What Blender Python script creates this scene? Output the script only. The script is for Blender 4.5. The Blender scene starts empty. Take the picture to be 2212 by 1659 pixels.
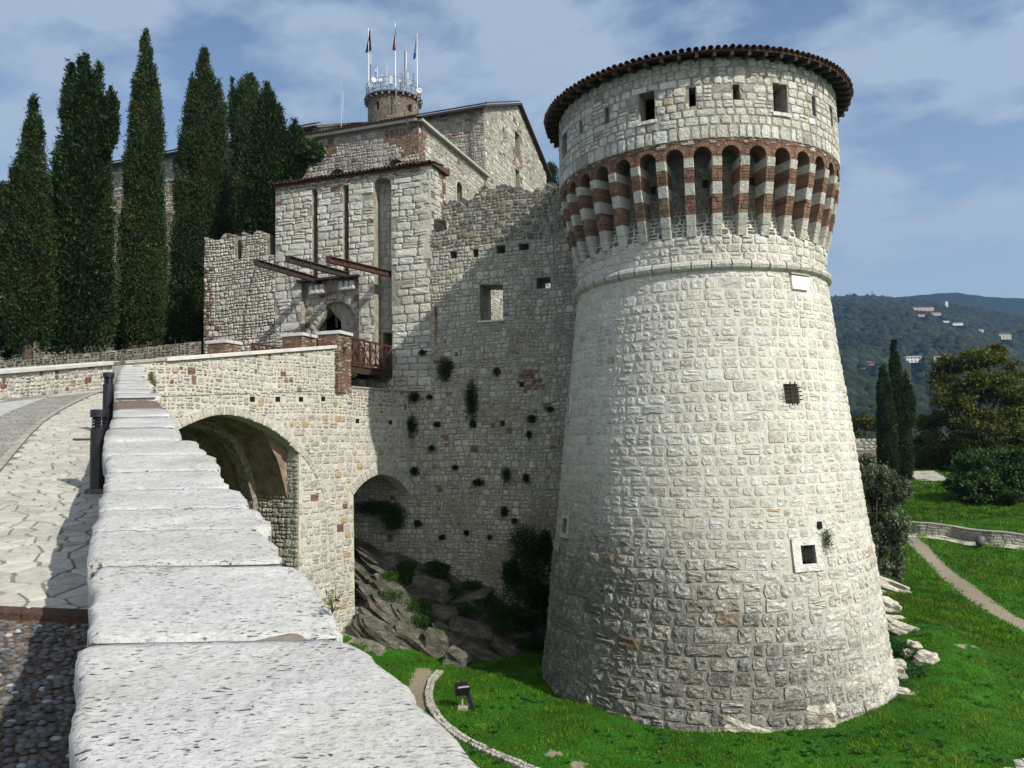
import bpy, math, random
import numpy as np
from mathutils import Vector, Matrix, noise
from mathutils.geometry import tessellate_polygon
D = bpy.data
SC = bpy.context.scene
COL = SC.collection
PI = math.pi

# ------------------------------------------------------------------ camera, sky, sun, exposure
PITCH, ROLL, FPX = .0713, -.0175, 1736.0          # focal length in units of a 2212 wide frame
cam = D.cameras.new('camera')
cam.sensor_width = 36.0
cam.lens = 36.0 * FPX / 2212.0
cam.clip_start = .05
cam.clip_end = 20000
camo = D.objects.new('camera', cam)
COL.objects.link(camo)
camo.matrix_world = Matrix.Rotation(PI / 2 + PITCH, 4, 'X') @ Matrix.Rotation(ROLL, 4, 'Z')
SC.camera = camo

SUN_EL = math.radians(39.5)
SUN_V = Vector((.730 * math.cos(SUN_EL), -.683 * math.cos(SUN_EL), math.sin(SUN_EL)))
world = D.worlds.new('World')
SC.world = world
world.use_nodes = True
wn, wl = world.node_tree.nodes, world.node_tree.links
wn.clear()
w_out = wn.new('ShaderNodeOutputWorld')
w_bg = wn.new('ShaderNodeBackground')
w_bg.inputs[1].default_value = .12
sky = wn.new('ShaderNodeTexSky')
sky.sky_type = 'NISHITA'
sky.sun_disc = False
sky.sun_elevation = SUN_EL
sky.sun_rotation = math.atan2(SUN_V.x, SUN_V.y)
sky.air_density = 1.0
sky.dust_density = .4
sky.ozone_density = 1.3
tc = wn.new('ShaderNodeTexCoord')
sepd = wn.new('ShaderNodeSeparateXYZ')
wl.new(tc.outputs['Generated'], sepd.inputs[0])
# clouds: thin high layer, the view direction projected on a flat layer so it thins into bands near the horizon
addz = wn.new('ShaderNodeMath'); addz.operation = 'ADD'; addz.inputs[1].default_value = .16
mxz = wn.new('ShaderNodeMath'); mxz.operation = 'MAXIMUM'; mxz.inputs[1].default_value = .02
wl.new(sepd.outputs[2], mxz.inputs[0]); wl.new(mxz.outputs[0], addz.inputs[0])
dvx = wn.new('ShaderNodeMath'); dvx.operation = 'DIVIDE'
dvy = wn.new('ShaderNodeMath'); dvy.operation = 'DIVIDE'
wl.new(sepd.outputs[0], dvx.inputs[0]); wl.new(addz.outputs[0], dvx.inputs[1])
wl.new(sepd.outputs[1], dvy.inputs[0]); wl.new(addz.outputs[0], dvy.inputs[1])
cmb = wn.new('ShaderNodeCombineXYZ')
wl.new(dvx.outputs[0], cmb.inputs[0]); wl.new(dvy.outputs[0], cmb.inputs[1])
def wnoise(scale, detail, rough, dist, off):
    mp = wn.new('ShaderNodeMapping'); mp.inputs['Location'].default_value = off
    mp.inputs['Rotation'].default_value = (0, 0, .5)
    mp.inputs['Scale'].default_value = (.95, 1.0, 1)
    wl.new(cmb.outputs[0], mp.inputs[0])
    n = wn.new('ShaderNodeTexNoise'); n.inputs['Scale'].default_value = scale
    n.inputs['Detail'].default_value = detail; n.inputs['Roughness'].default_value = rough
    n.inputs['Distortion'].default_value = dist
    wl.new(mp.outputs[0], n.inputs['Vector'])
    return n.outputs['Fac']
n1 = wnoise(2.3, 7, .56, .15, (3.1, 1.7, 0))
n2 = wnoise(4.2, 4, .55, .2, (.4, 2.2, 3))
mxn = wn.new('ShaderNodeMath'); mxn.operation = 'MULTIPLY_ADD'; mxn.inputs[1].default_value = .55
wl.new(n2, mxn.inputs[0]); wl.new(n1, mxn.inputs[2])
rmp = wn.new('ShaderNodeValToRGB')
rmp.color_ramp.elements[0].position = .66; rmp.color_ramp.elements[0].color = (0, 0, 0, 1)
rmp.color_ramp.elements[1].position = .84; rmp.color_ramp.elements[1].color = (.95, .95, .95, 1)
wl.new(mxn.outputs[0], rmp.inputs[0])
hz = wn.new('ShaderNodeMapRange'); hz.inputs['From Min'].default_value = 0.02; hz.inputs['From Max'].default_value = .5
hz.inputs['To Min'].default_value = .5; hz.inputs['To Max'].default_value = .0
wl.new(sepd.outputs[2], hz.inputs['Value'])
mxh = wn.new('ShaderNodeMath'); mxh.operation = 'MAXIMUM'
wl.new(rmp.outputs[0], mxh.inputs[0]); wl.new(hz.outputs[0], mxh.inputs[1])
mixc = wn.new('ShaderNodeMix'); mixc.data_type = 'RGBA'
wl.new(mxh.outputs[0], mixc.inputs[0])
wl.new(sky.outputs[0], mixc.inputs[6])
# thin cloud brightened sunwards, mostly out of view, to add fill light in shade
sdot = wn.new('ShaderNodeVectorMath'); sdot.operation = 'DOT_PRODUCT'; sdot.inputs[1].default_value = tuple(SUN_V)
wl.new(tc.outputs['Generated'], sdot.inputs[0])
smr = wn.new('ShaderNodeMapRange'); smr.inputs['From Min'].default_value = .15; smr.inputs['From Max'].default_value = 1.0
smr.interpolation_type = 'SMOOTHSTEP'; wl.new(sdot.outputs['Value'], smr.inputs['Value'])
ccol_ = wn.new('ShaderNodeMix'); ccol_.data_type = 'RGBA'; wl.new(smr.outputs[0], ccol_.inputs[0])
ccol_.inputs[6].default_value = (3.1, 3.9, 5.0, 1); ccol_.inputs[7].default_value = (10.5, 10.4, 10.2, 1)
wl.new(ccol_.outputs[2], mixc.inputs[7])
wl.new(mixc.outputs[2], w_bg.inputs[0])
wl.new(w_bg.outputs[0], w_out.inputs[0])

sun = D.lights.new('sun', 'SUN')
sun.energy = 5.0
sun.angle = math.radians(.55)
sun.color = (1.0, .945, .85)
suno = D.objects.new('sun', sun)
COL.objects.link(suno)
suno.rotation_euler = SUN_V.to_track_quat('Z', 'Y').to_euler()

vs = SC.view_settings
vs.view_transform = 'Standard'; vs.look = 'None'; vs.gamma = 1.0; vs.exposure = 0.15
vs.use_curve_mapping = False
SC.cycles.max_bounces = 6
SC.cycles.diffuse_bounces = 3
SC.cycles.glossy_bounces = 2
SC.cycles.transmission_bounces = 2
SC.cycles.volume_bounces = 0
SC.cycles.transparent_max_bounces = 8
SC.cycles.use_denoising = True

# ------------------------------------------------------------------ survey helpers: a sight line in the frame, met with a real surface
def ray(u, v):
    x, y = u - 1106., v - 829.5
    c, s = math.cos(ROLL), math.sin(ROLL)
    a = x * c + y * s; w = -x * s + y * c
    cp, sp = math.cos(PITCH), math.sin(PITCH)
    Y = FPX * cp + w * sp; Z = FPX * sp - w * cp
    return (a / Y, 1.0, Z / Y)
def proj(P):
    X, Y, Z = P; c, s = math.cos(PITCH), math.sin(PITCH)
    y2 = Y * c + Z * s; z2 = -Y * s + Z * c
    if y2 < .05: return (-9999, -9999)
    u = FPX * X / y2; w = -FPX * z2 / y2
    cr, sr = math.cos(ROLL), math.sin(ROLL)
    return (1106 + u * cr - w * sr, 829.5 + u * sr + w * cr)
def at(u, v, Y):
    r = ray(u, v); return Vector((r[0] * Y, Y, r[2] * Y))
def zc(ox, oy, sc):
    return lambda x, y: ((ox + x / sc) * .60636, (oy + y / sc) * .60636)
Z2B = zc(950, 400, 2.37); Z4 = zc(680, 800, 2.765); Z6 = zc(600, 1100, 1.185); Z3 = zc(1900, 100, 1.3825)
ZC = zc(1400, 600, 2.37); Z5B = zc(0, 1250, 2.553)

class Plane:
    """A vertical wall plane: s runs along it, t up, d out of it."""
    def __init__(self, O, e, n):
        self.O = Vector((O[0], O[1], 0)); self.e = Vector((e[0], e[1], 0)).normalized()
        self.n = Vector((n[0], n[1], 0)).normalized()
    def __call__(self, s, t, d=0.0):
        p = self.O + self.e * s + self.n * d
        return (p.x, p.y, t)
    def px(self, u, v, d=0.0):
        r = ray(u, v); o = self.O + self.n * d
        Y = (self.n.x * o.x + self.n.y * o.y) / (self.n.x * r[0] + self.n.y)
        P = Vector((r[0] * Y, Y, 0))
        return ((P - o).dot(self.e), r[2] * Y)
    def off(self, d):
        q = Plane(self.O + self.n * d, self.e, self.n); return q
    def normal(self, s, t): return self.n

# ------------------------------------------------------------------ mesh helpers
class MB:
    def __init__(self): self.v = []; self.f = []; self.c = []
    def add(self, vs, fs, col=(1, 1, 1, 0)):
        o = len(self.v); self.v.extend(vs); self.f.extend([tuple(i + o for i in f) for f in fs])
        if len(col) == 3: col = (*col, 0)
        self.c.extend([col] * len(vs)); return self
    def box(self, c, sx, sy, sz, col=(1, 1, 1, 0), ax=None, bev=0.0):
        """box centred at c; ax = (ex, ey, ez) unit vectors"""
        ex, ey, ez = ax or (Vector((1, 0, 0)), Vector((0, 1, 0)), Vector((0, 0, 1)))
        c = Vector(c); hx, hy, hz = sx / 2, sy / 2, sz / 2
        if bev <= 0:
            vs = [tuple(c + ex * (a * hx) + ey * (b * hy) + ez * (d * hz)) for d in (-1, 1) for b in (-1, 1) for a in (-1, 1)]
            return self.add(vs, [(0, 2, 3, 1), (4, 5, 7, 6), (0, 1, 5, 4), (2, 6, 7, 3), (0, 4, 6, 2), (1, 3, 7, 5)], col)
        b_ = min(bev, hx * .6, hy * .6, hz * .6)
        vs = []
        for (zz, i1) in ((-hz, b_), (-hz + b_, 0), (hz - b_, 0), (hz, b_)):
            X, Yy = hx - i1, hy - i1
            k = b_ * .7
            for (a, b) in ((-X + k, -Yy), (X - k, -Yy), (X, -Yy + k), (X, Yy - k), (X - k, Yy), (-X + k, Yy), (-X, Yy - k), (-X, -Yy + k)):
                vs.append(tuple(c + ex * a + ey * b + ez * zz))
        fs = [tuple(range(7, -1, -1)), tuple(range(24, 32))]
        for r in range(3):
            for i in range(8):
                j = (i + 1) % 8
                fs.append((r * 8 + i, r * 8 + j, r * 8 + 8 + j, r * 8 + 8 + i))
        return self.add(vs, fs, col)
    def tube(self, pts, rad, n=8, col=(1, 1, 1, 0), caps=True):
        pts = [Vector(p) for p in pts]
        if not hasattr(rad, '__len__'): rad = [rad] * len(pts)
        vs = []; fs = []
        for i, p in enumerate(pts):
            t = (pts[min(i + 1, len(pts) - 1)] - pts[max(i - 1, 0)]).normalized()
            a = t.orthogonal().normalized() if i == 0 else (a - t * a.dot(t)).normalized()
            b = t.cross(a)
            for k in range(n):
                w = 2 * PI * k / n
                vs.append(tuple(p + (a * math.cos(w) + b * math.sin(w)) * rad[i]))
        for i in range(len(pts) - 1):
            for k in range(n):
                j = (k + 1) % n
                fs.append((i * n + k, i * n + j, i * n + n + j, i * n + n + k))
        if caps:
            fs.append(tuple(range(n - 1, -1, -1))); o = (len(pts) - 1) * n; fs.append(tuple(range(o, o + n)))
        return self.add(vs, fs, col)
    def lathe(self, prof, c, n=48, col=(1, 1, 1, 0), a0=0, a1=2 * PI):
        """prof = [(r, z)...] round the vertical axis through c"""
        full = abs(a1 - a0 - 2 * PI) < 1e-6
        m = n if full else n + 1
        vs = []; fs = []
        for (r, z) in prof:
            for k in range(m):
                w = a0 + (a1 - a0) * k / n
                vs.append((c[0] + r * math.sin(w), c[1] - r * math.cos(w), c[2] + z))
        for i in range(len(prof) - 1):
            for k in range(n):
                j = (k + 1) % m
                fs.append((i * m + k, i * m + j, i * m + m + j, i * m + m + k))
        return self.add(vs, fs, col)
    def build(self, name, mat, parent=None, smooth=False, **props):
        return mk(name, self.v, self.f, mat, parent, self.c, smooth, **props)

def mk(name, v, f, mat, parent=None, cols=None, smooth=False, **props):
    me = D.meshes.new(name)
    me.from_pydata([tuple(p) for p in v], [], f)
    if cols is not None and len(cols):
        at_ = me.attributes.new('Col', 'FLOAT_COLOR', 'POINT')
        at_.data.foreach_set('color', np.asarray(cols, dtype=np.float32).ravel())
    if mat is not None: me.materials.append(mat)
    if smooth: me.polygons.foreach_set('use_smooth', [True] * len(me.polygons))
    me.update()
    o = D.objects.new(name, me); COL.objects.link(o)
    if parent is not None: o.parent = parent
    for k, x in props.items(): o[k] = x
    return o
def empty(name, label, cat, loc=(0, 0, 0), group=None):
    """the thing's own empty; the meshes below it keep world coordinates through the inverse parent matrix"""
    o = D.objects.new(name, None); COL.objects.link(o); o.empty_display_size = .2
    o['label'] = label; o['category'] = cat
    if group: o['group'] = group
    return o
def tag(o, label, cat, group=None):
    o['label'] = label; o['category'] = cat
    if group: o['group'] = group
    return o
def np_mesh(name, V, F, mat, C=None, **props):
    """large meshes from numpy arrays; F is (n,3) or (n,4)"""
    me = D.meshes.new(name)
    nf, k = F.shape
    me.vertices.add(len(V)); me.vertices.foreach_set('co', V.astype(np.float32).ravel())
    me.loops.add(nf * k); me.loops.foreach_set('vertex_index', F.astype(np.int32).ravel())
    me.polygons.add(nf); me.polygons.foreach_set('loop_start', np.arange(0, nf * k, k, dtype=np.int32))
    me.update(calc_edges=True)
    if C is not None:
        a = me.attributes.new('Col', 'FLOAT_COLOR', 'POINT'); a.data.foreach_set('color', C.astype(np.float32).ravel())
    me.materials.append(mat)
    o = D.objects.new(name, me); COL.objects.link(o)
    for kk, x in props.items(): o[kk] = x
    return o
def cyclone(o, loc=None, rotz=None, parent=None, label=None, mat=None):
    c = o.copy(); COL.objects.link(c)
    if loc is not None: c.location = loc
    if rotz is not None: c.rotation_euler = (0, 0, rotz)
    if parent is not None: c.parent = parent
    if label: c['label'] = label
    for ch in list(o.children): cyclone(ch, parent=c)
    return c
# ------------------------------------------------------------------ materials
def newmat(name):
    m = D.materials.new(name); m.use_nodes = True
    nt = m.node_tree; b = nt.nodes['Principled BSDF']
    return m, nt, b
def N(nt, t, **kw):
    n = nt.nodes.new(t)
    for k, v in kw.items(): setattr(n, k, v)
    return n
def pos(nt):
    g = N(nt, 'ShaderNodeNewGeometry'); return g.outputs['Position']
def noi(nt, vec, scale, detail=4, rough=.6, stretch=None):
    if stretch:
        mp = N(nt, 'ShaderNodeMapping'); mp.inputs['Scale'].default_value = stretch
        nt.links.new(vec, mp.inputs[0]); vec = mp.outputs[0]
    n = N(nt, 'ShaderNodeTexNoise'); n.inputs['Scale'].default_value = scale
    n.inputs['Detail'].default_value = detail; n.inputs['Roughness'].default_value = rough
    nt.links.new(vec, n.inputs['Vector']); return n.outputs['Fac']
def ramp(nt, fac, stops):
    r = N(nt, 'ShaderNodeValToRGB'); e = r.color_ramp.elements
    while len(e) < len(stops): e.new(.5)
    for i, (p, c) in enumerate(stops):
        e[i].position = p; e[i].color = (*c, 1) if len(c) == 3 else c
    nt.links.new(fac, r.inputs[0]); return r.outputs[0]
def g3(x): return (x, x, x)
def mixc_(nt, a, b, fac, mode='MIX'):
    m = N(nt, 'ShaderNodeMix', data_type='RGBA', blend_type=mode)
    for s, i in ((a, 6), (b, 7)):
        if isinstance(s, tuple): m.inputs[i].default_value = (*s, 1)
        else: nt.links.new(s, m.inputs[i])
    if isinstance(fac, (int, float)): m.inputs[0].default_value = fac
    else: nt.links.new(fac, m.inputs[0])
    return m.outputs[2]
def mth(nt, op, a, b=None, c=None):
    m = N(nt, 'ShaderNodeMath', operation=op)
    for i, s in enumerate((a, b, c)):
        if s is None: continue
        if isinstance(s, (int, float)): m.inputs[i].default_value = s
        else: nt.links.new(s, m.inputs[i])
    return m.outputs[0]
def bump(nt, b, h, dist, strength=1.0):
    bp = N(nt, 'ShaderNodeBump'); bp.inputs['Distance'].default_value = dist; bp.inputs['Strength'].default_value = strength
    nt.links.new(h, bp.inputs['Height']); nt.links.new(bp.outputs[0], b.inputs['Normal'])

def mat_stone(name, speck=.55, bumpd=.035, big=.35, spec=.2, fine=9.0, weath_col=(.055, .052, .045), crack=.6):
    """base colour from each stone's own colour; alpha says how weathered it is"""
    m, nt, b = newmat(name)
    at_ = N(nt, 'ShaderNodeAttribute', attribute_name='Col')
    P = pos(nt)
    n1_ = noi(nt, P, fine, 5, .65)
    n2_ = noi(nt, P, .55, 3, .6)
    n3_ = noi(nt, P, 26, 3, .7)
    c1 = mixc_(nt, at_.outputs['Color'], ramp(nt, n1_, [(.28, g3(.74)), (.50, g3(.98)), (.72, g3(1.12))]), 1.0, 'MULTIPLY')
    c1 = mixc_(nt, c1, ramp(nt, n2_, [(.3, (1 - big * .8, 1 - big * .82, 1 - big * .9)), (.62, (1, 1, 1))]), 1.0, 'MULTIPLY')
    # dirt held in cracks and bedding planes
    nc = noi(nt, P, fine * .55, 6, .72, (1, 1, 1.9)); cr = ramp(nt, mth(nt, 'ABSOLUTE', mth(nt, 'SUBTRACT', nc, .5)), [(.0, g3(1)), (.030, g3(0))])
    cm = ramp(nt, noi(nt, P, 1.9, 3, .6), [(.38, g3(.0)), (.58, g3(crack))])
    ck = mth(nt, 'MULTIPLY', cr, mth(nt, 'MAXIMUM', cm, mth(nt, 'MULTIPLY', at_.outputs['Alpha'], min(1, crack * 1.9))))
    c1 = mixc_(nt, c1, (.10, .088, .068), ck)
    # lichen and soot: more of it where the stone is weathered
    w = mth(nt, 'MULTIPLY_ADD', at_.outputs['Alpha'], .34, mth(nt, 'MULTIPLY_ADD', n3_, .35, mth(nt, 'MULTIPLY', noi(nt, P, 5.5, 5, .75), .65)))
    k = ramp(nt, w, [(.68, (0, 0, 0)), (.84, g3(speck))])
    c1 = mixc_(nt, c1, weath_col, k)
    nt.links.new(c1, b.inputs['Base Color'])
    b.inputs['Roughness'].default_value = .92; b.inputs['Specular IOR Level'].default_value = spec
    h = mth(nt, 'MULTIPLY_ADD', ck, -.35, mth(nt, 'MULTIPLY_ADD', noi(nt, P, fine * 1.1, 6, .62), 1.0, mth(nt, 'MULTIPLY', n3_, .35)))
    bump(nt, b, h, bumpd)
    return m
M = {}
M['tower_stone'] = mat_stone('limestone', .60, .055, .08, fine=9.0, crack=.42)
M['rubble'] = mat_stone('rubble_limestone', .7, .04, .3, fine=11)
M['far_stone'] = mat_stone('far_limestone', .5, .05, .3, fine=6)
M['brick'] = mat_stone('red_brick', .45, .02, .35, fine=14, weath_col=(.09, .06, .045))
def mat_simple(name, col, rough=.8, spec=.3, nscale=6, var=.25, bumpd=0.0, metal=0, use_attr=False, stretch=None):
    m, nt, b = newmat(name); P = pos(nt)
    n_ = noi(nt, P, nscale, 4, .6, stretch)
    base = N(nt, 'ShaderNodeAttribute', attribute_name='Col').outputs['Color'] if use_attr else col
    c = mixc_(nt, base, ramp(nt, n_, [(.3, g3(1 - var)), (.7, g3(1 + var * .5))]), 1.0, 'MULTIPLY')
    nt.links.new(c, b.inputs['Base Color'])
    b.inputs['Roughness'].default_value = rough; b.inputs['Specular IOR Level'].default_value = spec; b.inputs['Metallic'].default_value = metal
    if bumpd: bump(nt, b, n_, bumpd)
    return m
M['mortar'] = mat_simple('lime_mortar', (.47, .45, .385), .95, .1, 5, .2, .015)
M['mortar_dark'] = mat_simple('old_mortar', (.20, .185, .15), .95, .1, 4, .5, .03)
M['mortar_mid'] = mat_simple('grey_mortar', (.28, .262, .215), .95, .1, 4, .45, .03)
M['roof_tile'] = mat_simple('clay_roof_tile', (.092, .050, .037), .85, .2, 9, .6, .01)
M['dark_wood'] = mat_simple('old_dark_timber', (.045, .032, .024), .8, .2, 12, .4, .01)
M['red_wood'] = mat_simple('red_brown_stained_timber', (.075, .028, .017), .6, .35, 14, .4, .006, stretch=(1, 1, .3))
M['rust_steel'] = mat_simple('rusty_brown_steel', (.042, .030, .026), .6, .35, 4, .5, .004)
M['rust_orange'] = mat_simple('orange_rusty_steel', (.075, .034, .024), .7, .3, 5, .5, .004)
M['iron'] = mat_simple('rusty_iron', (.03, .018, .013), .7, .4, 20, .5)
M['white_stone'] = mat_simple('white_coping_stone', (.52, .51, .47), .8, .3, 3, .16, .006)
M['grey_stone'] = mat_simple('grey_flat_stone', (.30, .29, .25), .9, .2, 5, .35, .02)
M['plaster'] = mat_simple('cream_plaster', (.42, .39, .32), .95, .1, 1.5, .15)
M['render_grey'] = mat_simple('grey_render', (.33, .32, .28), .9, .1, 2, .2)
M['rib_stone'] = mat_simple('rough_rib_stone', (.27, .235, .185), .95, .05, 6, .6, .09)
M['black_paint'] = mat_simple('black_satin_paint', (.009, .0095, .013), .42, .45, 30, .3)
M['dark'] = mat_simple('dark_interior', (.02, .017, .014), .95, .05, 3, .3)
M['brown_plaster'] = mat_simple('brown_vault_plaster', (.25, .19, .14), .95, .05, 2.2, .55, .05)
M['metal_grey'] = mat_simple('galvanised_steel', (.38, .39, .40), .5, .5, 6, .15, metal=.4)
M['white_metal'] = mat_simple('white_painted_metal', (.78, .78, .76), .5, .4, 6, .06)
M['dish_grey'] = mat_simple('pale_dish_paint', (.50, .50, .49), .6, .3, 6, .15)
M['dull_metal'] = mat_simple('dark_weathered_metal', (.10, .095, .09), .6, .4, 6, .2)
M['rust_stain'] = mat_simple('orange_rust_stain', (.30, .12, .035), .9, .1, 9, .6)
M['rock'] = None
def mat_leaf(name, trans=.25, rough=.65):
    m, nt, b = newmat(name)
    at_ = N(nt, 'ShaderNodeAttribute', attribute_name='Col')
    n_ = noi(nt, pos(nt), 1.3, 2, .6)
    c = mixc_(nt, at_.outputs['Color'], ramp(nt, n_, [(.3, g3(.7)), (.7, g3(1.2))]), 1.0, 'MULTIPLY')
    nt.links.new(c, b.inputs['Base Color']); b.inputs['Roughness'].default_value = rough
    b.inputs['Specular IOR Level'].default_value = .15
    if trans > 0:
        tr = N(nt, 'ShaderNodeBsdfTranslucent'); nt.links.new(c, tr.inputs[0])
        mx = N(nt, 'ShaderNodeMixShader'); mx.inputs[0].default_value = trans
        nt.links.new(b.outputs[0], mx.inputs[1]); nt.links.new(tr.outputs[0], mx.inputs[2])
        nt.links.new(mx.outputs[0], nt.nodes['Material Output'].inputs[0])
    return m
M['leaf'] = mat_leaf('green_leaves')
M['conifer'] = mat_leaf('cypress_foliage', .08, .8)
M['grassblade'] = mat_leaf('grass_blades', .3, .6)
M['far_leaf'] = mat_leaf('far_woodland', 0, .9)
M['bark'] = mat_simple('tree_bark', (.09, .07, .05), .9, .1, 8, .4, .02)

def mat_rock():
    m, nt, b = newmat('grey_limestone_rock'); P = pos(nt)
    n1_ = noi(nt, P, 2.2, 6, .65); n2_ = noi(nt, P, 9, 5, .7, (1, 1, 2.2))
    c = ramp(nt, n1_, [(.3, (.07, .062, .048)), (.5, (.165, .15, .125)), (.72, (.27, .255, .22))])
    c = mixc_(nt, c, ramp(nt, n2_, [(.35, g3(.55)), (.6, g3(1.05))]), 1.0, 'MULTIPLY')
    c = mixc_(nt, c, (.045, .06, .02), ramp(nt, noi(nt, P, 1.1, 4, .7), [(.55, (0, 0, 0)), (.7, g3(.6))]))
    # moss and soil settle on faces that look up
    gn = N(nt, 'ShaderNodeNewGeometry'); sx_ = N(nt, 'ShaderNodeSeparateXYZ'); nt.links.new(gn.outputs['True Normal'], sx_.inputs[0])
    up_ = ramp(nt, mth(nt, 'MULTIPLY', mth(nt, 'MULTIPLY_ADD', noi(nt, P, 4, 4, .7), .9, sx_.outputs[2]), .5), [(.52, (0, 0, 0)), (.62, g3(.8))])
    up_ = mixc_(nt, (0, 0, 0), up_, ramp(nt, noi(nt, P, 1.7, 3, .6), [(.45, g3(.0)), (.58, g3(1))]))
    c = mixc_(nt, c, (.03, .05, .012), up_)
    lay = noi(nt, P, 5, 5, .7, (.35, .5, 3.4)); c = mixc_(nt, c, (.035, .03, .024), ramp(nt, mth(nt, 'ABSOLUTE', mth(nt, 'SUBTRACT', lay, .5)), [(.0, g3(.8)), (.03, g3(0))]))
    nt.links.new(c, b.inputs['Base Color']); b.inputs['Roughness'].default_value = .92
    bump(nt, b, mth(nt, 'ADD', n2_, lay), .09)
    return m
M['rock'] = mat_rock()
M['pale_rock'] = mat_simple('pale_cream_rock', (.46, .43, .35), .9, .2, 7, .5, .06, stretch=(1, 1, 2))
def mat_coping():
    m, nt, b = newmat('pitted_white_limestone'); P = pos(nt)
    n1_ = noi(nt, P, 2.5, 5, .6); n2_ = noi(nt, P, 34, 5, .7)
    c = ramp(nt, n1_, [(.3, (.385, .383, .37)), (.6, (.475, .474, .462)), (.8, (.54, .538, .525))])
    # elongated solution pits, dark with dirt
    mp = N(nt, 'ShaderNodeMapping'); mp.inputs['Rotation'].default_value = (0, 0, -.2); mp.inputs['Scale'].default_value = (34, 80, 30)
    nt.links.new(P, mp.inputs[0])
    wv = N(nt, 'ShaderNodeTexVoronoi'); wv.inputs['Scale'].default_value = 1.0; wv.inputs['Randomness'].default_value = 1
    ofs = N(nt, 'ShaderNodeVectorMath', operation='ADD'); nz = N(nt, 'ShaderNodeTexNoise'); nz.inputs['Scale'].default_value = 22; nz.inputs['Detail'].default_value = 5
    nt.links.new(P, nz.inputs['Vector'])
    sc = N(nt, 'ShaderNodeVectorMath', operation='SCALE'); sc.inputs[3].default_value = 2.8
    nt.links.new(nz.outputs['Color'], sc.inputs[0]); nt.links.new(mp.outputs[0], ofs.inputs[0]); nt.links.new(sc.outputs[0], ofs.inputs[1])
    nt.links.new(ofs.outputs[0], wv.inputs['Vector'])
    pit = ramp(nt, wv.outputs['Distance'], [(.19, g3(1)), (.34, g3(0))])
    pit = mixc_(nt, (0, 0, 0), pit, ramp(nt, mth(nt, 'MULTIPLY_ADD', noi(nt, P, 3.2, 4, .65), .62, mth(nt, 'MULTIPLY', wv.outputs['Color'], .38)), [(.48, (0, 0, 0)), (.62, (1, 1, 1))]))
    bl = ramp(nt, noi(nt, P, 17, 5, .75, (1, 1.6, 1)), [(.66, (0, 0, 0)), (.71, g3(.55))])
    pit2 = ramp(nt, noi(nt, P, 55, 3, .7, (1, 2.2, 1)), [(.56, (0, 0, 0)), (.68, g3(.6))])
    c = mixc_(nt, c, (.085, .08, .07), pit)
    c = mixc_(nt, c, (.22, .215, .205), pit2)
    c = mixc_(nt, c, (.16, .155, .14), bl)
    c = mixc_(nt, c, ramp(nt, n2_, [(.3, g3(.84)), (.6, g3(1.04))]), 1.0, 'MULTIPLY')
    c = mixc_(nt, c, ramp(nt, noi(nt, P, 1.3, 5, .7), [(.44, (1, 1, 1)), (.66, (.80, .78, .71))]), 1.0, 'MULTIPLY')
    nt.links.new(c, b.inputs['Base Color']); b.inputs['Roughness'].default_value = .88; b.inputs['Specular IOR Level'].default_value = .25
    h = mth(nt, 'MULTIPLY_ADD', pit, -.8, mth(nt, 'MULTIPLY_ADD', pit2, -.35, mth(nt, 'MULTIPLY_ADD', n2_, .5, mth(nt, 'MULTIPLY', noi(nt, P, 9, 5, .65), 1.4))))
    c2_ = ramp(nt, noi(nt, P, 1.1, 4, .65), [(.42, (1, 1, 1)), (.62, (.86, .84, .78))])
    bump(nt, b, h, .008)
    return m
M['coping'] = mat_coping()
M['joint_dark'] = mat_simple('dirty_open_joint', (.07, .062, .05), .95, .1, 25, .5, .01)
M['brown_slab'] = mat_simple('brown_worn_stone', (.17, .125, .095), .85, .2, 14, .5, .01, stretch=(.5, 3, 1))
def mat_ground():
    m, nt, b = newmat('grass_soil'); P = pos(nt)
    at_ = N(nt, 'ShaderNodeAttribute', attribute_name='Col')
    n1_ = noi(nt, P, .7, 5, .65); n2_ = noi(nt, P, 14, 4, .7)
    g = ramp(nt, n1_, [(.3, (.018, .075, .005)), (.5, (.028, .115, .008)), (.7, (.045, .155, .012))])
    g = mixc_(nt, g, ramp(nt, n2_, [(.3, g3(.55)), (.65, g3(1.2))]), 1.0, 'MULTIPLY')
    dirt = ramp(nt, n2_, [(.3, (.15, .128, .092)), (.7, (.31, .27, .20))])
    rk = ramp(nt, noi(nt, P, 3, 6, .7), [(.3, (.06, .055, .045)), (.6, (.22, .21, .175))])
    sp = N(nt, 'ShaderNodeSeparateColor'); nt.links.new(at_.outputs['Color'], sp.inputs[0])
    md = mth(nt, 'GREATER_THAN', mth(nt, 'ADD', sp.outputs[0], mth(nt, 'MULTIPLY', mth(nt, 'SUBTRACT', noi(nt, P, 5, 4, .7), .5), .9)), .5)
    mr = mth(nt, 'GREATER_THAN', mth(nt, 'ADD', sp.outputs[1], mth(nt, 'MULTIPLY', mth(nt, 'SUBTRACT', noi(nt, P, 1.7, 4, .7), .5), 1.2)), .5)
    c = mixc_(nt, g, dirt, md); c = mixc_(nt, c, rk, mr)
    nt.links.new(c, b.inputs['Base Color']); b.inputs['Roughness'].default_value = .95; b.inputs['Specular IOR Level'].default_value = .1
    bump(nt, b, n2_, .04)
    return m
M['ground'] = mat_ground()
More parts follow.
